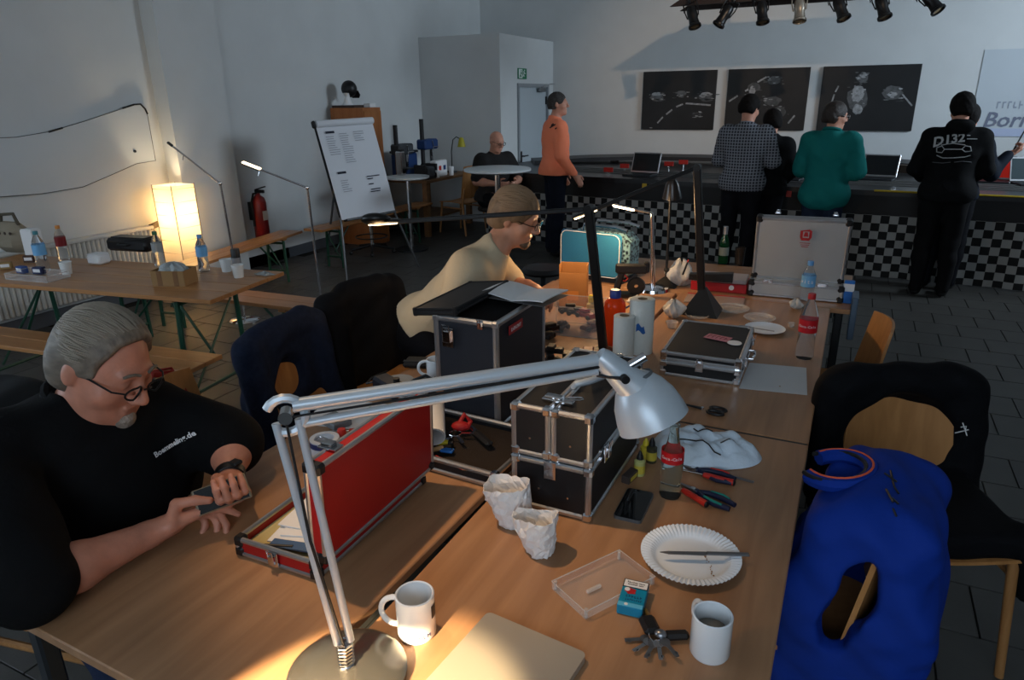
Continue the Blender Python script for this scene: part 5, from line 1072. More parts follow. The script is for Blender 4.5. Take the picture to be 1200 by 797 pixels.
# white bags and lids
def tuft(label,px,py,r,h,seed,name='plastic_bag',m_=None):
    t=lying(name,label,'bag',px,py,TZ0,0,'white plastic bags'); rr=random.Random(seed); ph_=[rr.uniform(0,6.28) for _ in range(8)]
    def f(u,v):
        a=u*2*math.pi; rad=r*math.sin(.35+v*2.6)*(1+.16*math.sin(3*a+ph_[0]+4*v)+.12*math.sin(6*a+ph_[1]-5*v)+.09*math.sin(11*a+ph_[2]+8*v)); return (rad*math.cos(a),rad*math.sin(a),.001+h*v*(1+.12*math.sin(4*a+ph_[3])))
    MB().grid(f,48,16,True).build('film', m_ or mat('white_plastic',(214,212,206),.45,bump=.3,bscale=50,trans=.2), t, True)
    MB().grid(lambda u,v:(f(u,0)[0]*v,f(u,0)[1]*v,.0012),48,2,True).build('underside', m_ or MATS['white_plastic'], t)
tuft('crumpled white plastic bag left of the black pyramid foot',797,334,.075,.14,3); tuft('white plastic cup-shaped wrapper by the tall towel roll',789,372,.05,.085,6); tuft('crumpled white tissue behind the blue lead',748,358,.05,.05,8); tuft('small crumpled tissue beside the blue bag',742,318,.04,.05,11)
t=lying('foil_cup','small clear cup beside the tall towel roll','cup',787,384,TZ0,0); MB().lathe([(0,0),(.02,0),(.03,.03),(.028,.03),(.018,.003),(0,.003)],18).build('cup_wall', EDG, t, True)
for k,(px,py,r,lab) in enumerate([(858,363,.085,'clear plastic lid behind the closed black case'),(817,371,.06,'clear plastic lid beside the wrapper'),(890,374,.075,'clear plastic lid under the right paper plate')]):
    t=lying('plastic_lid',lab,'dish',px,py,TZ0,0,'clear plastic lids'); MB().lathe([(0,.004),(r*.85,.004),(r*.9,.012),(r,.012),(r,.009),(r*.92,.008),(r*.86,.001),(0,.001)],36).build('lid_body', mat('lid_clear',(216,212,206),.12,alpha=.3), t, True); MB().lathe([(r*.5,.0045),(r*.52,.0065),(r*.54,.0045)],36).build('lid_ring', EDG, t, True)  # transparent lids lying loose on the tables
p=at(896,388,TZ0); t=thing('paper_plate','white paper plate with a knife beside the closed black case','plate',(p.x,p.y,TZ0)); 
def plate2(u,vv):
    a=u*2*math.pi; r_=.09*vv; return (r_*math.cos(a),r_*math.sin(a),.004+.012*max(0,(vv-.7)/.3)+(.001*math.cos(a*48) if vv>.8 else 0))
MB().grid(plate2,192,8,True).build('plate_body', MATS['paper_plate'], t, True, .001)
p=at(885,385,TZ0+.018); t=thing('table_knife','small knife on the paper plate beside the closed case','knife',(p.x,p.y,TZ0+.0185),R(-8)); MB().box((.04,0,.001),(.09,.010,.0015)).build('blade', MATS['steel_dull'], t); MB().box((-.04,0,.002),(.07,.012,.005),bev=.001).build('handle', MATS['steel_dull'], t)
t=lying('small_cup','small clear cup left of the tall cola bottle','cup',927,383,TZ0,0); MB().lathe([(0,0),(.012,0),(.016,.02),(.0145,.02),(.011,.002),(0,.002)],16).build('cup_wall', EDG, t, True)
tuft('small white plastic cup by the water bottle',932,362,.03,.05,14,'plastic_cup')
# red box and black wedge
t=thing('red_box','red and white cardboard box with clear lid on the far table','box',(-.60,3.93,TZ0),R(3)); MB().box((0,0,.025),(.30,.18,.05),bev=.003).build('box_body', mat('box_red',(170,24,32),.45), t); MB().box((0,0,.062),(.29,.17,.022),bev=.004).build('clear_lid', mat('lid_milky',(200,190,190),.3,trans=.4), t); MB().cyl((.07,-.091,.03),(.07,-.0925,.03),.014,n=16).build('white_emblem', PAPER, t)
t=thing('black_wedge','long black wedge-shaped bar lying on the red box','bar',(-.615,3.79,TZ0+.075),R(4)); MB().prism([(-.13,0),(.10,0),(.10,.05),(-.13,.03)],.05,Matrix(((1,0,0,0),(0,0,1,-.025),(0,1,0,0),(0,0,0,1)))).build('bar_body', BLKM, t); MB().cyl((-.12,-.027,.012),(-.12,.027,.012),.008).build('pivot', DARKSTEEL, t)
t=thing('clear_folder','clear plastic folder lying in front of the red box','folder',(-.58,3.66,TZ0+.002),R(5)); MB().box((0,0,.002),(.30,.18,.003)).build('sheet', mat('folder_clear',(210,190,180),.2,trans=.5), t); MB().box((0,.085,.004),(.30,.012,.003)).build('spine', mat('box_red',(170,24,32),.45), t)
t=lying('dark_tumbler','dark tumbler next to the aluminium case','tumbler',866,310,TZ0,0); MB().lathe([(0,0),(.028,0),(.034,.11),(.031,.11),(.026,.004),(0,.004)],20).build('tumbler_wall', mat('smoke_glass',(40,36,34),.15), t, True)
t=lying('pen_upright','dark pen leaning in the plastic bag','pen',800,322,TZ0+.10,0); MB().cyl((0,0,0),(.02,.01,.07),.005).build('barrel', BLACKPL, t); MB().cyl((.02,.01,.07),(.023,.011,.085),.004).build('clip', REDS, t)
# ================================================================== things on the beer-garden table
BZ0=.76
def onbeer(name,label,cat,px,py,rz=0,group=None): p=at(px,py,BZ0); return thing(name,label,cat,(p.x,p.y,BZ0),R(rz),group)
def beerbottle(lab,px,py,h,r,lm,cm,txt=None): p=at(px,py,BZ0); return bottle(lab,(p.x,p.y,BZ0),h,r,PET,lm,cm,(.42,.68),group='bottles on the beer-garden table',txt=txt)
beerbottle('water bottle with pale blue label at the left end of the beer table',52,318,.26,.038,WATERL,mat('cap_teal',(60,130,140),.4))
beerbottle('bottle with dark red label and orange cap on the beer table',76,305,.24,.034,mat('label_dark_red',(120,20,24),.4),mat('cap_orange',(190,120,40),.4))
beerbottle('bottle with green cap behind the cardboard box',188,312,.23,.033,mat('label_clear',(190,196,196),.3,trans=.5),mat('cap_green',(30,90,50),.4))
beerbottle('water bottle with blue label beside the floor lamp pole',240,318,.235,.034,WATERL,mat('cap_blue',(90,150,205),.4))
t=onbeer('spray_can','clear spray can with tall black cap on the beer table','can',279,320); MB().lathe([(0,0),(.026,0),(.028,.004),(.028,.10),(0,.10)],20).build('can_body', mat('can_grey',(150,152,156),.3,.4), t, True); MB().lathe([(0,.155),(.024,.155),(.027,.15),(.027,.10),(0,.10)],20).build('cap', BLACKPL, t, True)
for lab,px,py in [('white plastic cup in front of the spray can',280,325),('white plastic cup left of the spray can',266,318),('white plastic cup beside the red-label bottle',79,321)]:
    t=onbeer('plastic_cup',lab,'cup',px,py,0,'white cups on the beer-garden table'); MB().lathe([(0,0),(.028,0),(.036,.075),(.034,.075),(.026,.003),(0,.003)],22).build('cup_wall', mat('cup_white',(214,216,214),.5), t, True); MB().lathe([(.034,.074),(.038,.075),(.037,.079),(.034,.078)],22).build('cup_rim', MATS['cup_white'], t, True)
t=onbeer('cardboard_box','flat cardboard box full of clear wrap on the beer table','box',206,332,20)
for c_,d_,n in (((0,-.07,.045),(.20,.004,.09),'front_panel'),((0,.07,.045),(.20,.004,.09),'back_panel'),((-.10,0,.045),(.004,.14,.09),'side_panel'),((.10,0,.045),(.004,.14,.09),'side_panel'),((0,0,.002),(.2,.14,.004),'bottom_panel')): MB().box(c_,d_).build(n, mat('kraft_pale',(150,118,80),.8), t)
for x in (-.05,.05): MB().box((x,-.0725,.045),(.03,.001,.088)).build('tape_strip', mat('tape_brown',(120,84,50),.5), t)
pbx=at(206,332,BZ0); t=thing('bubble_wrap','clump of clear plastic wrap in the flat cardboard box','wrap',(pbx.x,pbx.y,BZ0+.006),R(20))
def wrapf(u,v): a=u*2*math.pi; k=1+.16*math.sin(5*a+7*v)+.1*math.sin(9*a-11*v); return (.082*math.sin(v*math.pi)*math.cos(a)*k,.055*math.sin(v*math.pi)*math.sin(a)*k,.06-.058*math.cos(v*math.pi)+.008*math.sin(7*a+5*v))
MB().grid(wrapf,48,16,True).build('film', mat('wrap_film',(196,206,208),.25,trans=.45,bump=.4,bscale=60), t, True)
t=onbeer('paper_block','white block of paper towels on the beer table','paper',117,309,10); MB().box((0,0,.035),(.11,.10,.065),bev=.012).build('block', PAPER, t, True); MB().box((0,0,.069),(.1,.09,.004),bev=.001).build('top_sheet', PAPER, t)
t=onbeer('dark_case','long black case lying on the far side of the beer table','case',152,295,10); MB().box((0,.05,.05),(.36,.16,.09),bev=.02).build('case_body', mat('case_black',(22,22,24),.35), t, True); MB().box((0,.05,.098),(.30,.10,.012),bev=.004).build('case_lid', MATS['case_black'], t); MB().tube([(-.05,-.035,.06),(-.04,-.06,.06),(.04,-.06,.06),(.05,-.035,.06)],.006,6).build('handle', DARKSTEEL, t)
t=onbeer('wrapper','clear crumpled wrapper at the right end of the beer table','wrapper',310,322,0); MB().grid(lambda u,v:((v*.07)*math.cos(u*6.283)*(1+.2*math.sin(u*25)),(v*.04)*math.sin(u*6.283)*(1+.2*math.sin(u*31)),.004+.014*(1-v)*(1+.6*math.sin(u*30+v*9))),40,8,True).build('film', MATS['wrap_film'], t, True)
t=onbeer('fabric_bag','beige dotted fabric bag at the left end of the beer table','bag',16,296,8); BEI=mat('beige_fabric',(150,140,122),.85,bump=.2,bscale=30); MB().box((0,.02,.11),(.24,.14,.22),bev=.05).build('bag_body', BEI, t, True); MB().tube([(-.08,.02,.20),(-.06,.02,.27),(.06,.02,.28),(.09,.02,.20)],.012,8).build('strap', mat('bag_strap',(92,86,74),.8), t, True)
for x in (-.07,-.02,.03,.08): MB().cyl((x,-.052,.15),(x,-.048,.15),.011).build('dot', mat('dot_brown',(60,44,36),.7), t)
t=onbeer('white_carton','white carton behind the water bottle on the beer table','box',40,303,10); MB().box((0,.02,.10),(.10,.08,.20),bev=.004).build('carton_body', PAPER, t); MB().box((0,.02,.202),(.1,.06,.006)).build('top_flap', PAPER, t)
t=onbeer('clear_tray','clear plastic tray with small blue packs on the beer table','tray',45,326,8)
for c_,d_ in (((0,-.08,.02),(.34,.003,.04)),((0,.08,.02),(.34,.003,.04)),((-.17,0,.02),(.003,.16,.04)),((.17,0,.02),(.003,.16,.04)),((0,0,.002),(.34,.16,.003))): MB().box(c_,d_).build('tray_wall', ACR, t)
o=MB(Matrix.Translation((0,0,.02))); edge_bars(o,.342,.162,.04,.004); o.build('tray_edge', EDG, t)
for k,(px,py,c_,lab) in enumerate([(27,321,(40,70,130),'blue pack in the left half of the clear tray'),(47,322,(30,40,80),'dark blue pack in the right half of the clear tray'),(36,308,(70,44,34),'brown pack behind the clear tray'),(8,316,(150,120,70),'tan pack left of the clear tray')]):
    t=onbeer('small_pack',lab,'pack',px,py,15*k); MB().box((0,0,.028),(.07,.04,.045),bev=.004).build('pack_body', mat('pack_%d'%k,c_,.5), t); MB().box((0,-.0205,.03),(.05,.001,.02)).build('pack_label', PAPER, t)
# ================================================================== smooth-body engine (distance field -> surface nets)
def _a(v): return np.array(v, dtype=np.float64)
class Cap:
    def __init__(s,a,b,ra,rb=None,k=.02,op='u'):
        s.a,s.b=_a(a),_a(b); s.ra=ra; s.rb=ra if rb is None else rb; s.k=k; s.op=op; r=max(s.ra,s.rb); s.lo=np.minimum(s.a,s.b)-r; s.hi=np.maximum(s.a,s.b)+r
    def grow(s,d): return Cap(s.a,s.b,s.ra+d,s.rb+d,s.k,s.op)
    def ev(s,X,Y,Z):
        d=s.b-s.a; dd=max(d@d,1e-9); x,y,z=X-s.a[0],Y-s.a[1],Z-s.a[2]; t=np.clip((x*d[0]+y*d[1]+z*d[2])/dd,0,1)
        return np.sqrt((x-t*d[0])**2+(y-t*d[1])**2+(z-t*d[2])**2)-(s.ra+(s.rb-s.ra)*t)
class Ell:
    def __init__(s,c,r,rot=None,k=.02,op='u'):
        s.c=_a(c); s.r=_a(r); s.rot=np.eye(3) if rot is None else np.array(rot); s.k=k; s.op=op; m=max(s.r); s.lo=s.c-m; s.hi=s.c+m
    def grow(s,d): return Ell(s.c,s.r+d,s.rot,s.k,s.op)
    def ev(s,X,Y,Z):
        x,y,z=X-s.c[0],Y-s.c[1],Z-s.c[2]; R_=s.rot; u=x*R_[0,0]+y*R_[1,0]+z*R_[2,0]; v=x*R_[0,1]+y*R_[1,1]+z*R_[2,1]; w=x*R_[0,2]+y*R_[1,2]+z*R_[2,2]
        k0=np.sqrt((u/s.r[0])**2+(v/s.r[1])**2+(w/s.r[2])**2)+1e-6; k1=np.sqrt((u/s.r[0]**2)**2+(v/s.r[1]**2)**2+(w/s.r[2]**2)**2)+1e-6
        return k0*(k0-1)/k1
class Bx:
    def __init__(s,c,h,r,rot=None,k=.02,op='u'):
        s.c=_a(c); s.h=_a(h); s.r=r; s.rot=np.eye(3) if rot is None else np.array(rot); s.k=k; s.op=op; m=np.linalg.norm(s.h)+r; s.lo=s.c-m; s.hi=s.c+m
    def grow(s,d): return Bx(s.c,s.h+d,s.r,s.rot,s.k,s.op)
    def ev(s,X,Y,Z):
        x,y,z=X-s.c[0],Y-s.c[1],Z-s.c[2]; R_=s.rot; q=[np.abs(x*R_[0,i]+y*R_[1,i]+z*R_[2,i])-s.h[i]+s.r for i in range(3)]
        return np.sqrt(np.maximum(q[0],0)**2+np.maximum(q[1],0)**2+np.maximum(q[2],0)**2)+np.minimum(np.maximum(q[0],np.maximum(q[1],q[2])),0)-s.r
def sdf_mesh(prims,h,cuts=(),wr=0.0,wf=40.0,seed=0):
    us=[p for p in prims if p.op=='u']; lo=np.min([p.lo for p in us],0)-3*h-.02; hi=np.max([p.hi for p in us],0)+3*h+.02
    n=np.ceil((hi-lo)/h).astype(int)+1; D=np.full(n,1.0,np.float32); ax=[(lo[i]+h*np.arange(n[i])).astype(np.float32) for i in range(3)]
    for p in prims:
        pad=p.k+3*h; i0=np.maximum(((p.lo-pad-lo)/h).astype(int),0); i1=np.minimum(np.ceil((p.hi+pad-lo)/h).astype(int)+1,n)
        if np.any(i1<=i0): continue
        sl=tuple(slice(a,b) for a,b in zip(i0,i1)); d=p.ev(ax[0][sl[0]][:,None,None],ax[1][sl[1]][None,:,None],ax[2][sl[2]][None,None,:]); a=D[sl]; k=max(p.k,1e-4)
        if p.op=='u': hh=np.clip(.5+.5*(a-d)/k,0,1); D[sl]=a*(1-hh)+d*hh-k*hh*(1-hh)
        else: d=-d; hh=np.clip(.5-.5*(a-d)/k,0,1); D[sl]=a*(1-hh)+d*hh+k*hh*(1-hh)
    X,Y,Z=ax[0][:,None,None],ax[1][None,:,None],ax[2][None,None,:]
    if wr:
        f=wf; D+=(wr*(np.sin(f*(X+.6*Z)+seed+2*np.sin(.4*f*Y))+.6*np.sin(1.7*f*(Z-.5*Y)+1.3*seed)*np.sin(.9*f*X))).astype(np.float32)
    for nrm,c in cuts: D=np.maximum(D,(X*nrm[0]+Y*nrm[1]+Z*nrm[2]-c).astype(np.float32))
    S=D<0; c8=np.zeros(tuple(n-1),np.int8)
    for a in (0,1):
        for b in (0,1):
            for c in (0,1): c8+=S[a:n[0]-1+a,b:n[1]-1+b,c:n[2]-1+c]
    act=np.argwhere((c8>0)&(c8<8)); idx=np.full(c8.shape,-1,np.int32); idx[act[:,0],act[:,1],act[:,2]]=np.arange(len(act))
    acc=np.zeros((len(act),3)); cnt=np.zeros(len(act)); cor=[(a,b,c) for a in (0,1) for b in (0,1) for c in (0,1)]
    vals={c:D[act[:,0]+c[0],act[:,1]+c[1],act[:,2]+c[2]] for c in cor}
    for c in cor:
        for x in range(3):
            if c[x]==0:
                e=list(c); e[x]=1; e=tuple(e); va,vb=vals[c],vals[e]; m=(va<0)!=(vb<0); t=np.where(m,va/(va-vb+1e-12),0); pt=np.array(c,float)[None,:].repeat(len(act),0); pt[:,x]+=t
                acc[m]+=pt[m]; cnt[m]+=1
    V=lo+(act+acc/np.maximum(cnt,1)[:,None])*h; F=[]
    for x in range(3):
        y,z=(x+1)%3,(x+2)%3; s0=[slice(None)]*3; s1=[slice(None)]*3; s0[x]=slice(0,-1); s1[x]=slice(1,None)
        E=np.argwhere(S[tuple(s0)]!=S[tuple(s1)]); E=E[(E[:,y]>0)&(E[:,z]>0)&(E[:,y]<n[y]-1)&(E[:,z]<n[z]-1)]
        if not len(E): continue
        q=[]
        for dy,dz in ((-1,-1),(0,-1),(0,0),(-1,0)): c=E.copy(); c[:,y]+=dy; c[:,z]+=dz; q.append(idx[c[:,0],c[:,1],c[:,2]])
        q=np.stack(q,1); fl_=S[E[:,0],E[:,1],E[:,2]]; q[~fl_]=q[~fl_][:,::-1]; F.append(q)
    F=np.concatenate(F); F=F[(F>=0).all(1)]; return V,F
def sdf_obj(name,prims,h,m,parent=None,cuts=(),wr=0.0,wf=40.0,seed=0):
    V,F=sdf_mesh(prims,h,cuts,wr,wf,seed); me=bpy.data.meshes.new(name); me.vertices.add(len(V)); me.vertices.foreach_set('co',V.astype(np.float32).ravel())
    me.loops.add(len(F)*4); me.loops.foreach_set('vertex_index',F.astype(np.int32).ravel()); me.polygons.add(len(F)); me.polygons.foreach_set('loop_start',np.arange(0,len(F)*4,4,dtype=np.int32))
    me.update(calc_edges=True); me.validate(); me.shade_smooth(); me.materials.append(m); o=bpy.data.objects.new(name,me); COL.objects.link(o)
    if parent: o.parent=parent
    return o
# ------------------------------------------------------------------ human parts
def V3(v): return Vector(v)
def basis(fwd,up=(0,0,1),roll=0):
    f=V3(fwd).normalized(); r=f.cross(V3(up)).normalized(); u=r.cross(f)
    if roll: q=Matrix.Rotation(R(roll),3,f); r=q@r; u=q@u
    return Matrix((r,f,u)).transposed()       # columns right, forward, up
def head_prims(c,B,s=1.0,fat=0.0,fine=True):
    Rn=np.array(B); P=lambda x,y,z: V3(c)+B@(V3((x,y,z))*s)
    E=lambda p,r,k=.015,op='u': Ell(P(*p),_a(r)*s,Rn,k*s,op)
    out=[E((0,-.008,.03),(.076,.097,.09),.02),E((0,.028,-.03),(.062+fat,.068,.09),.03),E((0,.045,-.085),(.046+fat*1.3,.045,.036),.03),E((0,.082,-.098),(.022,.020,.020),.02),
        Cap(P(-.034,.084,.030),P(.034,.084,.030),.012*s,.012*s,.018*s)]
    for q in (-1,1): out+=[E((q*.042,.062,-.028),(.026+fat*.6,.026,.028),.02),E((q*.030,.105,.012),(.017,.016,.012),.012,'s'),E((q*.030,.083,.011),(.0135,.0125,.0125),.004),E((q*(.077+fat*.5),-.008,-.002),(.010,.020,.033),.008),E((q*.013,.107,-.030),(.010,.012,.009),.008)]
    out+=[Cap(P(0,.096,.022),P(0,.122,-.024),.008*s,.0125*s,.012*s),Cap(P(-.017,.098,-.058),P(.017,.098,-.058),.0065*s,.0065*s,.006*s),Cap(P(-.014,.096,-.072),P(.014,.096,-.072),.007*s,.007*s,.006*s)]
    return out
def hair_obj(parent,c,B,m,s=1.0,h=.006,th=.011,lower=-.05,recede=0.0,length=0.0,seed=1):
    Rn=np.array(B); P=lambda x,y,z: V3(c)+B@(V3((x,y,z))*s)
    pr=[Ell(P(0,-.010,.034),_a((.078+th,.098+th,.091+th))*s,Rn,.01),Ell(P(0,-.05,-.015),_a((.074+th,.058+th,.075+length))*s,Rn,.03),
        Ell(P(0,.135,-.05+recede),_a((.11,.105+abs(recede)*.25,.125))*s,Rn,.02,'s')]
    for q in (-1,1): pr.append(Ell(P(q*.085,.035,-.06),_a((.035,.045,.06))*s,Rn,.015,'s'))
    up=B@V3((0,0,1)); cc=P(0,0,lower); return sdf_obj('hair',pr,h,m,parent,[(tuple(-up),-cc.dot(up))],.0010,110,seed)
def strands(parent,c,B,m,s,th,n,t0,t1,seed,side=.0):
    rr=random.Random(seed); mb=MB(); Rn=np.array(B)
    for i in range(n):
        a=R(-88+176*(i+.5)/n+rr.uniform(-1.5,1.5)); st=t0+abs(a)*12+rr.uniform(-4,4); en=t1+rr.uniform(-8,8); pts=[]
        for k in range(8):
            q=R(st+(en-st)*k/7); b=a+side*k/7+.03*math.sin(k*1.3+i); o=1.008+.006*math.sin(k*.9+i*2.1)
            pts.append(V3(c)+B@(V3(((.078+th)*math.sin(q)*math.sin(b)*o,-.010+(.098+th)*math.cos(q)*o,.034+(.091+th)*math.sin(q)*math.cos(b)*o))*s))
        mb.tube(pts,[.0012]+[.0024]*6+[.001],5)
    o=mb.build('hair_strands',m,parent,True); o['kind']='stuff'; return o
def glasses(parent,c,B,m,s=1.0):
    P=lambda x,y,z: V3(c)+B@(V3((x,y,z))*s); mb=MB()
    for q in (-1,1):
        mb.tube([P(q*.033+.023*math.cos(a)*(1-.12*math.sin(a)**2),.121-.006*abs(math.cos(a)),.008+.017*math.sin(a)) for a in [k/16*6.283 for k in range(16)]],.0024*s,6,closed=True)
        mb.tube([P(q*.056,.114,.012),P(q*.074,.095,.012),P(q*.083,.0,.010),P(q*.08,-.02,-.008)],.0022*s,6)
    mb.tube([P(-.011,.122,.012),P(0,.126,.014),P(.011,.122,.012)],.002*s,6); g=mb.build('glasses',m,parent,True)
    ln_=MB()
    for q in (-1,1):
        pts=[P(q*.033+.022*math.cos(a),.1205,.008+.016*math.sin(a)) for a in [k/14*6.283 for k in range(14)]]; ln_.add(pts,[tuple(range(14))])
    ln_.build('lens',mat('spectacle_lens',(240,244,246),.03,trans=1.0,ior=1.02),g)
def hand_prims(w,d,n,side,s=1.0,curl=.4,thumb=None,fk=(1,1,1,1)):
    d=V3(d).normalized(); n=V3(n); n=(n-d*n.dot(d)).normalized(); t=d.cross(n)*side; w=V3(w); out=[]; kn=[]
    for i,(o,ln_) in enumerate(((.027,.085),(.009,.090),(-.010,.086),(-.027,.078))):
        k=w+d*ln_*s+t*o*s; kn.append(k); out.append(Cap(w+t*o*.55*s+d*.01*s,k,.0165*s,.0125*s,.012))
    out.append(Cap(w-d*.02*s,w+d*.03*s,.026*s,.024*s,.015))
    for i,(k,L_) in enumerate(zip(kn,((.040,.026,.020),(.045,.029,.021),(.041,.027,.020),(.032,.020,.018)))):
        a=0; p=k
        for j,(seg,da) in enumerate(zip(L_,(48,62,40))):
            a+=R(da)*curl*fk[i]; dd=d*math.cos(a)+n*math.sin(a); q=p+dd*seg*s; r0=(.0098,.0088,.0080)[j]*s; out.append(Cap(p,q,r0,r0-.0008,.004)); p=q
    b=w+d*.022*s+t*.022*s; 
    if thumb is None: th=[(b+(d*.55+t*.75+n*.25).normalized()*.045*s),None]; th[1]=th[0]+(d*.9+t*.2+n*.35).normalized()*.034*s; th.append(th[1]+(d*.95+n*.35).normalized()*.026*s)
    else: th=[V3(q) for q in thumb]
    p=b
    for q,r0,r1 in zip(th,(.017,.0125,.0105),(.012,.0108,.0088)): out.append(Cap(p,q,r0*s,r1*s,.006)); p=q
    return out
POLO=mat('black_polo_cotton',(14,15,17),.85,bump=.08,bscale=80); JEANS=mat('denim_trousers',(38,48,72),.85,var=.15,vscale=40); DARKT=mat('dark_trousers',(16,17,22),.85); SHOEB=mat('black_shoe',(14,14,15),.5)
HGREY=mat('grey_hair',(112,102,90),.6,var=.35,vscale=50,stretch=(.2,1.6,1.0),bump=.12,bscale=60); HSANDY=mat('sandy_hair',(126,98,70),.6,var=.35,vscale=50,stretch=(.4,1.6,.5),bump=.12,bscale=60); HDARK=mat('dark_hair',(18,15,14),.8,var=.3,vscale=40,bump=.2,bscale=90); HSALT=mat('salt_pepper_hair',(66,62,60),.8,var=.4,vscale=60,bump=.2,bscale=90)
FRAME_=mat('spectacle_frame',(20,20,22),.35)
def human(label,J,h=.008,shirt=None,trou=None,hair=None,hair_kw={},skin=SKIN,fat=0.0,sleeve='short',wrk=.0025,hs=1.0,head_s=1.0,glass=None,arm=1.0,belly=None,collar=False,shoe=True,hem=None,infl=.014,hand_kw=None):
    """J: world joints pelvis, chest, neck, head, sr sl er el wr wl, hr hl, kr kl, ar al; tb torso basis; hb head basis"""
    tb=np.array(J['tb']); up=J['tb']@V3((0,0,1)); fw_=J['tb']@V3((0,1,0)); g=J.get('girth',1.0)
    waist=J['pelvis'].lerp(J['chest'],.45)
    torso=[Ell(J['pelvis'],(.165*g,.125*g,.13),tb,.05),Ell(waist+fw_*.01,(.15*g,.115*g,.17),tb,.06),Ell(J['chest'],(.165*g,.118*g,.17),tb,.06),Cap(J['sr'].lerp(J['chest'],.25)+up*.01,J['sl'].lerp(J['chest'],.25)+up*.01,.085*g**.5,.085*g**.5,.05),Cap(J['chest']+up*.08,J['neck'],.085,.06,.05)]
    if belly: torso.append(Ell(belly[0],belly[1],tb,.08))
    def armp(s_,r): return [Cap(J['s'+s_],J['e'+s_],.060*arm*r,.046*arm*r,.035)]
    fore=lambda s_: [Cap(J['e'+s_],J['e'+s_].lerp(J['w'+s_],.35),.046*arm,.045*arm,.02),Cap(J['e'+s_].lerp(J['w'+s_],.35),J['w'+s_],.045*arm,.029*arm**.5,.02)]
    legs=[]
    for s_ in 'rl': legs+=[Cap(J['h'+s_],J['k'+s_],.092*g**.5,.062,.05),Cap(J['k'+s_],J['k'+s_].lerp(J['a'+s_],.35),.060,.060,.03),Cap(J['k'+s_].lerp(J['a'+s_],.35),J['a'+s_],.060,.042,.03)]
    feet=[]
    for s_ in 'rl':
        f2=J.get('toe'+s_) or (J['a'+s_]+V3((fw_.x,fw_.y,0)).normalized()*.17+V3((0,0,-.045))); feet.append((J['a'+s_]+V3((0,0,-.04)),f2))
    hp=[]
    for s_,sd in (('r',1),('l',-1)):
        kw=(hand_kw or {}).get(s_); d=(J['w'+s_]-J['e'+s_]).normalized()
        if kw is None: kw=dict(d=d,n=(fw_*-.2+(J['chest']-J['w'+s_])*1.0),curl=.45)
        hp+=hand_prims(J['w'+s_]+V3(kw['d']).normalized()*.02,kw['d'],kw['n'],kw.get('side',sd),hs,kw.get('curl',.45),kw.get('thumb'),kw.get('fk',(1,1,1,1)))
    body=torso+armp('r',1)+armp('l',1)+fore('r')+fore('l')+hp+legs+[Cap(a,b,.035,.03,.03) for a,b in feet]+[Cap(J['neck']-up*.03,J['head']-(J['hb']@V3((0,.0,.05))),.058*head_s+fat*.9,.055*head_s+fat*.9,.03)]+head_prims(J['head'],J['hb'],head_s,fat)
    o=sdf_obj('person',body,h,skin); tag(o,label,'person')
    if shirt:
        sp=[p.grow(infl) for p in torso]+([Ell(J['pelvis']-up*.03,(.182*g+infl,.142*g+infl,.16),tb,.05)] if hem is not None else [])
        for s_ in 'rl':
            if sleeve=='short': e2=J['s'+s_].lerp(J['e'+s_],.82); sp+=[Cap(J['s'+s_],e2,.060*arm+infl+.006,.052*arm+infl+.012,.04)]
            elif sleeve=='elbow': e2=J['s'+s_].lerp(J['e'+s_],.97); sp+=[Cap(J['s'+s_],e2,.060*arm+infl+.012,.056*arm+infl+.016,.04)]
            else: sp+=[Cap(J['s'+s_],J['e'+s_],.060*arm+infl,.048*arm+infl+.004,.04),Cap(J['e'+s_],J['e'+s_].lerp(J['w'+s_],.93),.048*arm+infl+.004,.033*arm+infl,.03)]
        cuts=[]
        if hem is not None: cuts.append((tuple(-up),-(J['pelvis']+up*hem).dot(up)))
        nk=J['neck']+up*(.012); nd=(up+fw_*-.18).normalized(); 
        so=sdf_obj('shirt',sp+[Ell(J['neck']+up*.06+fw_*.01,(.062+fat,.064+fat,.05),tb,.012,'s')],h,shirt,o,cuts,wrk,34,len(label)%7)
        if collar:
            rr_=.073+fat; pts=[J['neck']+up*(.030-.02*math.cos(a)*1.0)+(J['tb']@V3((math.sin(a)*rr_,math.cos(a)*(rr_+.004),0))) for a in [k/20*6.283 for k in range(20)]]
            MB().tube(pts,.014,8,closed=True).build('collar',shirt,so,True)
    if trou:
        tp=[p.grow(.004) for p in torso[:1]]+[p.grow(.012) for p in legs]; sdf_obj('trousers',tp,h,trou,o,(),wrk,26,3)
    if shoe:
        for a,b in feet: 
            a2=a+V3((0,0,.01)); so_=sdf_obj('shoe',[Cap(a2,b,.045,.040,.03)],.008,SHOEB,o,[((0,0,-1),-max(.004,min(a.z,b.z)-.035))])
    if hair: hair_obj(o,J['head'],J['hb'],hair,head_s,min(h,.006),**hair_kw)
    if glass: glasses(o,J['head'],J['hb'],glass,head_s)
    return o
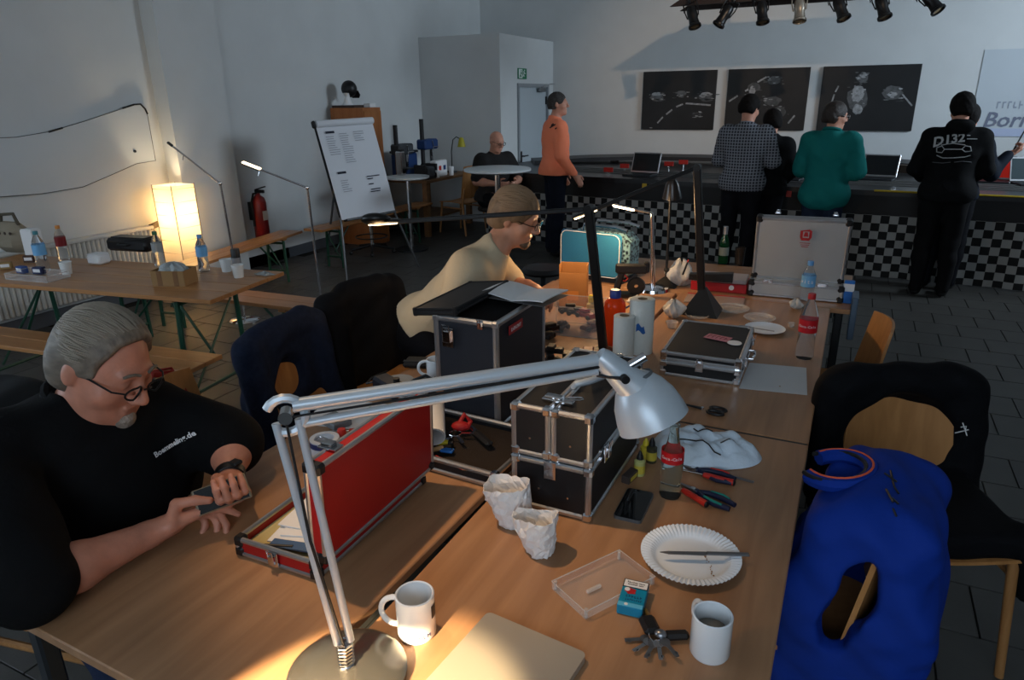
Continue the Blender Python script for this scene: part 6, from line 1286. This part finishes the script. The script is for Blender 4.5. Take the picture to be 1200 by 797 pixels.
def standing(loc,face,H,er,wr_,el,wl,head_dir=None,head_pitch=0,lean=0,girth=1.0,spread=.10):
    s=H/1.78; f=V3((face[0],face[1],0)).normalized(); r=V3((f.y,-f.x,0)); U=V3((0,0,1)); W=lambda x,y,z: V3((loc[0],loc[1],0))+r*x*s+f*(y*s+lean*max(0,z-.95)*s)+U*z*s
    J=dict(pelvis=W(0,0,.98),chest=W(0,0,1.30),neck=W(0,-.01,1.50),head=W(0,.025,1.66),sr=W(.185*girth**.5,0,1.425),sl=W(-.185*girth**.5,0,1.425),er=W(*er),wr=W(*wr_),el=W(*el),wl=W(*wl),hr=W(.09,0,.93),hl=W(-.09,0,.93),kr=W(spread*1.05,.01,.50),kl=W(-spread*1.05,.01,.50),ar=W(spread*1.1,-.03,.085),al=W(-spread*1.1,-.03,.085),girth=girth)
    J['tb']=basis(f+U*-lean*0); hd=V3(head_dir) if head_dir else f.copy(); hd=V3((hd.x,hd.y,0)).normalized()+U*math.tan(R(-head_pitch)); J['hb']=basis(hd); return J
# ================================================================== people
# --- heavy man with phone at the left table
hf=V3((.90,.12,-.50)); HB=basis(hf,roll=-4)
J=dict(pelvis=V3((-1.90,1.00,.56)),chest=V3((-1.755,1.00,.90)),neck=V3((-1.715,1.0,1.035)),head=V3((-1.635,1.012,1.155)),sr=V3((-1.735,.74,.985)),sl=V3((-1.68,1.165,.925)),er=V3((-1.445,.640,.812)),wr=V3((-1.405,.885,.797)),el=V3((-1.497,1.235,.853)),wl=V3((-1.395,1.13,.825)),
  hr=V3((-1.88,.88,.52)),hl=V3((-1.88,1.12,.52)),kr=V3((-1.46,.80,.53)),kl=V3((-1.44,1.16,.53)),ar=V3((-1.48,.78,.085)),al=V3((-1.46,1.18,.085)),toer=V3((-1.31,.74,.045)),toel=V3((-1.29,1.2,.045)),girth=1.42,tb=basis((.93,.12,-.1)),hb=HB)
hk=dict(r=dict(d=(.30,.94,.06),n=(.35,-.2,-.9),curl=.75,fk=(.45,1,1.1,1.2),side=-1,thumb=[(-1.385,.955,.845),(-1.352,.985,.848),(-1.328,1.005,.842)]),
        l=dict(d=(.75,-.60,-.02),n=(.25,-.35,.9),curl=.85,side=1,thumb=[(-1.365,1.065,.862),(-1.335,1.045,.872),(-1.312,1.03,.868)]))
m1=human('heavy seated man in a black polo looking down at his phone',J,.0055,POLO,JEANS,HGREY,dict(th=.013,lower=-.075,length=.03,recede=.055,seed=2),mat('skin_ruddy',(190,128,104),.5,var=.12,vscale=25,bump=.06,bscale=150),fat=.016,sleeve='elbow',arm=1.16,head_s=1.10,glass=FRAME_,belly=(V3((-1.74,1.0,.76)),(.27,.20,.22)),collar=True,hs=1.12,hand_kw=hk,wrk=.003)
P=lambda x,y,z: J['head']+HB@(V3((x,y,z))*1.10); Hn=np.array(HB)
strands(m1,J['head'],HB,mat('grey_hair_light',(140,130,116),.6),1.10,.013,90,62,158,3,.25)
sdf_obj('goatee',[Ell(P(0,.092,-.100),_a((.026,.022,.026))*1.1,Hn,.01),Ell(P(0,.112,-.068),_a((.02,.03,.010))*1.1,Hn,.004,'s')],.004,mat('grey_beard',(150,138,126),.7,var=.3,vscale=60,bump=.6,bscale=150),m1,(),.0012,160)
wd=(J['wl']-J['el']).normalized(); wc=J['wl']-wd*.005
MB().lathe([(.036,-.014),(.040,-.012),(.040,.012),(.036,.014)],24,wc,wd.to_track_quat('Z','Y').to_matrix()).build('watch_strap',BLACKPL,m1,True)
MB().box(wc+V3((.012,.012,.036)),(.03,.03,.012),bev=.004).build('watch_case',DARKSTEEL,m1)
for q in (-1,1): MB().tube([P(q*.012+q*k*.012,.104-.004*k,.040+.004*math.sin(k*1.2)) for k in range(4)],.004,6).build('eyebrow',HGREY,m1,True)
pm=frame((-1.318,1.035,.845),(.55,.80,.12),(-.45,.35,.75)); ph1=thing('smartphone','smartphone held in the seated man\'s hands','phone',(0,0,0)); MB(pm).box((0,0,0),(.13,.066,.009),bev=.003).build('case',mat('phone_gold',(150,140,120),.3,.6),ph1); MB(pm).box((0,0,.005),(.118,.06,.001)).build('screen',mat('phone_glass',(8,9,11),.05,coat=.5),ph1)
dg=bpy.context.evaluated_depsgraph_get()
def put_text(o,s,px,py,size,m,name,par,xdir=None,**k):
    d=ray(px,py); hit,loc,nrm,_=o.ray_cast(Vector((0,0,CAMH)),d.normalized())
    if not hit: return None
    x=V3(xdir) if xdir else _r2; x=(x-nrm*x.dot(nrm)).normalized(); k['depth']=0.0; t=text(s,size,m,par,name,frame(loc,x,nrm.cross(x)),**k)
    bm=bmesh.new(); bm.from_mesh(t.data); bmesh.ops.triangulate(bm,faces=bm.faces); bmesh.ops.subdivide_edges(bm,edges=[e for e in bm.edges if e.calc_length()>size*.25],cuts=2,use_grid_fill=False); bm.to_mesh(t.data); bm.free()
    for v in t.data.vertices:
        h2,l2,n2,_=o.ray_cast(v.co+nrm*.15,-nrm)
        if h2: v.co=l2+n2*.009
    return t
shirt1=[c for c in m1.children if c.name.startswith('shirt')][0]
def hitp(o,px,py): return o.ray_cast(Vector((0,0,CAMH)),ray(px,py).normalized())[1]
put_text(shirt1,'Boemmeling.de',201,520,.0195,PAPER,'shirt_lettering',m1,xdir=hitp(shirt1,222,508)-hitp(shirt1,180,531),bold=.0006,depth=.001)
# --- grey-blond man leaning over the middle table
hd=atD(603,254,3.1); J2=dict(pelvis=atD(500,378,3.26),neck=atD(580,292,3.08),head=hd,sr=atD(548,318,2.98),sl=atD(572,302,3.28),er=atD(534,356,2.98),wr=atD(590,346,3.12),el=atD(600,338,3.35),wl=atD(618,335,3.22),girth=.95)
J2['chest']=atD(548,332,3.14); cdir=(J2['neck']-J2['pelvis']).normalized(); rt=(J2['sr']-J2['sl']).normalized(); fw2=cdir.cross(rt)
if fw2.dot(V3((1,0,-.5)))<0: fw2=-fw2
r_=fw2.cross(cdir).normalized(); J2['tb']=Matrix((r_,fw2,cdir)).transposed(); J2['hb']=basis((.93,.16,-.36),roll=3)
pv=J2['pelvis']; J2.update(hr=pv+V3((.02,-.10,-.04)),hl=pv+V3((.02,.10,-.04)),kr=pv+V3((.30,-.14,-.22)),kl=pv+V3((.30,.14,-.22)),ar=V3((pv.x+.22,pv.y-.14,.085)),al=V3((pv.x+.22,pv.y+.14,.085)),toer=V3((pv.x+.39,pv.y-.16,.045)),toel=V3((pv.x+.39,pv.y+.16,.045)))
KHAKI=mat('beige_tshirt',(190,174,146),.85,bump=.08,bscale=80)
m2_=human('man in beige t-shirt and glasses leaning over the middle table',J2,.0065,KHAKI,DARKT,HSANDY,dict(th=.014,lower=-.065,length=.02,recede=-.01,seed=5),mat('skin_light',(200,142,112),.5,var=.1,vscale=25,bump=.06,bscale=150),fat=.006,sleeve='short',arm=1.08,glass=FRAME_,hem=-.02,wrk=.0035,hand_kw=dict(r=dict(d=(.9,.3,-.1),n=(.1,.3,-.9),curl=.6,side=-1),l=dict(d=(.8,-.3,-.1),n=(.1,-.3,-.9),curl=.6,side=1)))
strands(m2_,J2['head'],J2['hb'],mat('sandy_hair_light',(140,110,80),.6),1.0,.014,80,50,155,5,.3)
P2=lambda x,y,z: J2['head']+J2['hb']@V3((x,y,z)); H2=np.array(J2['hb'])
sdf_obj('beard',[Ell(P2(0,.085,-.098),(.030,.024,.026),H2,.012),Cap(P2(-.045,.05,-.085),P2(-.02,.085,-.10),.014,.014,.01),Cap(P2(.045,.05,-.085),P2(.02,.085,-.10),.014,.014,.01),Ell(P2(0,.112,-.066),(.02,.03,.010),H2,.004,'s')],.005,mat('brown_grey_beard',(110,88,70),.7,var=.3,vscale=60,bump=.6,bscale=150),m2_,(),.0012,160)
# --- people at the race track
ORANGE=mat('orange_longsleeve',(255,142,104),.8,bump=.06,bscale=60); TEAL=mat('teal_polo',(22,112,108),.8,bump=.06,bscale=60); HOOD=mat('black_hoodie',(12,13,15),.85,bump=.08,bscale=60); NAVYJ=mat('dark_blue_jacket',(20,28,40),.8)
PLAID=bpy.data.materials.new('checked_shirt'); PLAID.use_nodes=True; nt=PLAID.node_tree; pb=nt.nodes['Principled BSDF']; pb.inputs['Roughness'].default_value=.85
tcn=nt.nodes.new('ShaderNodeTexCoord'); fac=None
for k,ax_ in enumerate(('X','Z')):
    sx_=nt.nodes.new('ShaderNodeSeparateXYZ'); nt.links.new(tcn.outputs['Object'],sx_.inputs[0]); m0=nt.nodes.new('ShaderNodeMath'); m0.operation='MULTIPLY'; m0.inputs[1].default_value=36; nt.links.new(sx_.outputs[ax_],m0.inputs[0])
    m1_=nt.nodes.new('ShaderNodeMath'); m1_.operation='FRACT'; nt.links.new(m0.outputs[0],m1_.inputs[0]); m2n=nt.nodes.new('ShaderNodeMath'); m2n.operation='LESS_THAN'; m2n.inputs[1].default_value=.34; nt.links.new(m1_.outputs[0],m2n.inputs[0])
    if fac is None: fac=m2n
    else:
        ad_=nt.nodes.new('ShaderNodeMath'); ad_.operation='MAXIMUM'; nt.links.new(fac.outputs[0],ad_.inputs[0]); nt.links.new(m2n.outputs[0],ad_.inputs[1]); fac=ad_
cmx=nt.nodes.new('ShaderNodeMix'); cmx.data_type='RGBA'; cmx.inputs['A'].default_value=lin((34,38,48)); cmx.inputs['B'].default_value=lin((128,132,140)); nt.links.new(fac.outputs[0],cmx.inputs['Factor']); nt.links.new(cmx.outputs['Result'],pb.inputs['Base Color'])
JO=standing((-3.09,7.52),(.80,.60),1.83,(.235,.0,1.14),(.23,.16,.93),(-.235,-.02,1.14),(-.22,.12,.92),head_dir=(.95,.30),girth=1.2)
mo=human('man in an orange long-sleeved shirt standing at the track',JO,.009,ORANGE,mat('navy_jeans',(20,24,36),.85),HSALT,dict(th=.007,lower=-.055,recede=-.005),sleeve='long',hem=-.06,wrk=.003)
so=[c for c in mo.children if c.name.startswith('shirt')][0]; DP=mat('dark_shirt_print',(60,30,24),.7)
d=ray(648,148); hit,loc,nrm,_=so.ray_cast(Vector((0,0,CAMH)),d.normalized())
if hit:
    q=frame(loc+nrm*.006,_r2-nrm*_r2.dot(nrm),_u2); MB(q).box((0,0,0),(.10,.014,.002)).ball((.0,.012,0),(.028,.018,.002),10,6).box((.05,-.045,0),(.03,.014,.002)).build('back_print',DP,mo)
JC=standing((-1.0,7.36),(.10,1),1.77,(.27,.06,1.16),(.16,.26,1.10),(-.27,.06,1.16),(-.14,.26,1.10),head_dir=(.45,.9),head_pitch=18,girth=1.18)
human('man in a black and white checked shirt with his back turned',JC,.009,PLAID,DARKT,HDARK,dict(th=.012,lower=-.06),sleeve='long',hem=-.10,wrk=.003)
JB=standing((-.80,7.60),(-.1,1),1.62,(.25,.02,1.14),(.18,.2,1.0),(-.25,.02,1.14),(-.18,.2,1.0),head_dir=(-.3,.9),head_pitch=10,girth=1.05)
human('man in black half hidden behind the checked shirt',JB,.010,HOOD,DARKT,HDARK,dict(th=.012,lower=-.06),sleeve='long',hem=-.08)
JT=standing((-.235,7.40),(.25,.97),1.69,(.27,.04,1.13),(.10,.24,1.08),(-.27,.04,1.13),(-.06,.25,1.10),head_dir=(.85,.52),head_pitch=8,girth=1.22)
JT['pelvis']-=V3((0,0,.05))
human('man in a teal polo shirt and glasses with folded arms',JT,.009,TEAL,mat('blue_jeans_dark',(30,40,58),.85),mat('brown_hair',(44,34,28),.5,var=.3,vscale=40,bump=.4,bscale=120),dict(th=.012,lower=-.07,length=.01),sleeve='elbow',hem=-.16,wrk=.003,glass=mat('spectacle_silver',(190,190,190),.3,.8),collar=True)
JH=standing((.755,7.22),(-.05,1),1.757,(.27,.04,1.15),(.20,.24,1.05),(-.27,.04,1.15),(-.18,.24,1.05),head_pitch=22,girth=1.15)
mh=human('man in a black hoodie with white car print seen from behind',JH,.009,HOOD,mat('black_trousers',(11,11,13),.85),HDARK,dict(th=.016,lower=-.075,length=.01),sleeve='long',hem=-.10,wrk=.003)
sh_=[c for c in mh.children if c.name.startswith('shirt')][0]
sdf_obj('hood',[Ell(JH['neck']+V3((0,-.085,.02)),(.11,.06,.07),None,.03),Ell(JH['neck']+V3((0,-.03,.11)),(.08,.08,.08),None,.02,'s')],.009,HOOD,mh,(),.002,30)
def put_strokes(o,strokes,par,name,m,r=.004):
    mb=MB()
    for st_ in strokes:
        pts=[]
        for px,py in st_:
            d=ray(px,py); hit,loc,nrm,_=o.ray_cast(Vector((0,0,CAMH)),d.normalized())
            if hit: pts.append(loc+nrm*.004)
        if len(pts)>1: mb.tube(pts,r,5)
    if mb.v: mb.build(name,m,par)
PRT=mat('hoodie_print',(176,180,182),.7)
put_text(sh_,'D132',1112,164,.10,PRT,'print_lettering',mh,bold=.003,shear=.1); put_strokes(sh_,[[(1133,159),(1137,159)],[(1133,163),(1139,163),(1145,163)]],mh,'print_small_line',PRT,.004)
put_strokes(sh_,[[(1098,173),(1104,171),(1107,175),(1104,179),(1098,178),(1098,173)],[(1127,175),(1131,171),(1137,172),(1138,177),(1131,178),(1127,175)],[(1107,175),(1117,175),(1127,175)],[(1103,170),(1117,168),(1131,170)],[(1098,182),(1105,185),(1117,185),(1130,184),(1137,182)]],mh,'car_print',PRT)
put_strokes(sh_,[[(1093,190),(1104,191),(1114,190)],[(1118,190),(1128,189),(1138,190)],[(1098,167),(1106,167)],[(1110,166),(1124,167)]],mh,'print_line',mat('hoodie_print_dim',(90,92,94),.7),.003)
JP=standing((.845,7.56),(.25,.97),1.66,(.27,.06,1.16),(.36,.22,1.33),(-.25,.04,1.14),(-.16,.2,1.0),head_pitch=15)
hk=dict(r=dict(d=(.75,.45,.3),n=(-.3,.3,.7),curl=1.0,side=1))
human('man in a dark blue jacket holding a long pole behind the black hoodie',JP,.009,NAVYJ,DARKT,HDARK,dict(th=.012,lower=-.06),sleeve='long',hem=-.06,hand_kw=hk)
hw=JP['wr']+V3((.03,.02,.02)); e_=atD(1215,128,(hw-V3((0,0,CAMH))).dot(_f)+.3); tag(MB().tube([hw-(e_-hw).normalized()*.08,e_,hw+(e_-hw)*2.2],[.008,.007,.005],8).build('pole',BLACKPL,None,True),'long dark pole held up towards the right','pole')
# --- man seated behind the bistro table
f=V3((.72,-.45,0)).normalized(); r=V3((f.y,-f.x,0)); W=lambda x,y,z: V3((-4.16,8.02,0))+r*x+f*y+V3((0,0,z))
JS=dict(pelvis=W(0,-.02,.58),chest=W(0,.05,.90),neck=W(0,.06,1.11),head=W(0,.12,1.27),sr=W(.20,.06,1.05),sl=W(-.20,.06,1.05),er=W(.30,.12,.80),wr=W(.14,.30,.78),el=W(-.31,.14,.80),wl=W(-.16,.32,.78),hr=W(.09,0,.55),hl=W(-.09,0,.55),kr=W(.13,.40,.56),kl=W(-.13,.40,.56),ar=W(.12,.40,.085),al=W(-.12,.40,.085),girth=1.25,tb=basis(f+V3((0,0,-.08))),hb=basis(f+r*-.15+V3((0,0,-.35))))
human('bald man in a dark t-shirt and glasses seated beside the track',JS,.009,mat('charcoal_tshirt',(40,38,38),.85),DARKT,None,{},fat=.010,sleeve='short',arm=1.12,glass=FRAME_,hem=-.04)
t=thing('bar_stool','dark stool under the seated bald man','stool',W(0,-.04,0)); MB().lathe([(0,.40),(.17,.40),(.18,.42),(.17,.45),(0,.455)],24).build('seat',BLACKPL,t,True); MB().cyl((0,0,.03),(0,0,.40),.025).build('column',CHROME,t); MB().lathe([(0,.03),(.19,.012),(.19,0),(0,0)],24).build('base',DARKSTEEL,t,True)
# ================================================================== garments on chairs
def local_prims(ch,prims):
    m=ch.matrix_basis; Rm=np.array(m.to_3x3()); out=[]
    for p in prims:
        if isinstance(p,Cap): out.append(Cap(m@V3(p.a),m@V3(p.b),p.ra,p.rb,p.k,p.op))
        elif isinstance(p,Ell): out.append(Ell(m@V3(p.c),p.r,Rm@p.rot,p.k,p.op))
        else: out.append(Bx(m@V3(p.c),p.h,p.r,Rm@p.rot,p.k,p.op))
    return out
def garment(name,label,ch,prims,m,h=.008,wr=.004,wf=30,cuts=(),seed=1): o=sdf_obj(name,local_prims(ch,prims),h,m,None,cuts,wr,wf,seed); tag(o,label,'clothing'); return o
BJK=mat('black_jacket_cloth',(11,12,16),.8,bump=.1,bscale=60)
jb=[Bx((0,-.265,.66),(.255,.065,.205),.05),Bx((0,-.30,.46),(.24,.04,.20),.04,k=.04),Cap((-.24,-.25,.80),(-.265,-.20,.42),.055,.045,.05),Cap((.24,-.25,.80),(.265,-.20,.42),.055,.045,.05),Cap((-.15,-.25,.84),(.15,-.25,.84),.045,.045,.05),Ell((0,-.19,.62),(.19,.11,.175),None,.02,'s'),Bx((0,.0,.47),(.225,.22,.045),.03,k=.03),Cap((-.22,.18,.47),(-.24,.2,.30),.04,.03,.04),Cap((.2,.2,.47),(.2,.22,.33),.05,.03,.04)]
ja=garment('black_jacket','black jacket hanging over the plywood chair at the right, wood showing',chA,jb,BJK)
put_strokes(ja,[[(1126,500),(1132,499),(1131,505)],[(1128,495),(1133,510)],[(1120,507),(1135,503)]],ja,'chest_emblem',PAPER,.002)
dj=[Bx((0,-.27,.70),(.235,.06,.19),.05),Cap((-.22,-.25,.84),(-.25,-.19,.45),.06,.05,.05),Cap((.22,-.25,.84),(.25,-.18,.45),.06,.05,.05),Cap((-.14,-.26,.885),(.14,-.26,.885),.045,.045,.05),Bx((0,-.30,.48),(.20,.04,.18),.04,k=.04),Ell((.02,-.14,.67),(.12,.14,.115),None,.02,'s')]
garment('denim_jacket','dark blue denim jacket over the chair left of the tables',chD,dj,mat('denim_dark',(28,36,56),.85,var=.2,vscale=50),.008,.004,36,seed=3)
fj=[Bx((0,-.27,.66),(.24,.07,.24),.05),Cap((-.22,-.25,.86),(-.26,-.16,.34),.07,.055,.05),Cap((.22,-.25,.86),(.26,-.16,.34),.07,.055,.05),Cap((-.12,-.26,.90),(.12,-.26,.90),.05,.05,.05),Bx((0,-.28,.36),(.24,.06,.22),.05,k=.05)]
garment('black_jacket','black jacket hung over the chair beside the leaning man',chF,fj,BJK,.009,.005,26,seed=5)
# blue vest: hollow body with armhole, collar and piping
VB=mat('royal_blue_fleece',(16,50,140),.75,bump=.06,bscale=80)
vb=[Bx((0,-.215,.70),(.215,.14,.17),.07),Bx((0,-.20,.43),(.225,.175,.25),.06,k=.08),Cap((-.12,-.22,.845),(.12,-.22,.845),.05,.05,.06),
    Bx((0,-.215,.52),(.180,.100,.27),.05,op='s'),Ell((-.23,-.20,.645),(.10,.042,.135),np.array(RX(14)),.015,'s'),Ell((0,-.11,.885),(.07,.06,.08),None,.02,'s')]
vest=garment('blue_vest','bright blue sleeveless vest hung over the chair at the lower right',chB,vb,VB,.0065,.0055,42,seed=2)
cl=[chB.matrix_basis@V3((.085*math.sin(a),-.11-.075*math.cos(a),.872+.012*math.cos(a))) for a in [R(-140+14*k) for k in range(21)]]
MB().tube(cl,.020,8).build('collar',VB,vest,True); MB().tube([p+V3((0,0,.019)) for p in cl],.003,6).build('orange_piping',mat('piping_orange',(220,90,50),.6),vest,True); MB().tube([p+V3((-.014,-.004,.010)) for p in cl],.006,6).build('dark_lining',BLACKPL,vest,True)
put_strokes(vest,[[(1036,556),(1050,566)],[(1043,553),(1047,572),(1052,580)],[(1038,575),(1046,590)],[(1044,585),(1052,592)],[(1046,597),(1050,606)]],vest,'back_print',BLACKPL,.0025)
t_=MB()
# loose clothing and person at the left picture edge
tag(sdf_obj('dark_backpack',[Bx((-2.66,1.24,.56),(.2,.17,.27),.11),Cap((-2.5,1.1,.75),(-2.44,1.16,.45),.05,.05,.05)],.01,mat('dark_grey_bag',(34,36,38),.8),None,(),.004,25),'dark grey bag standing behind the seated man at the left edge','bag')
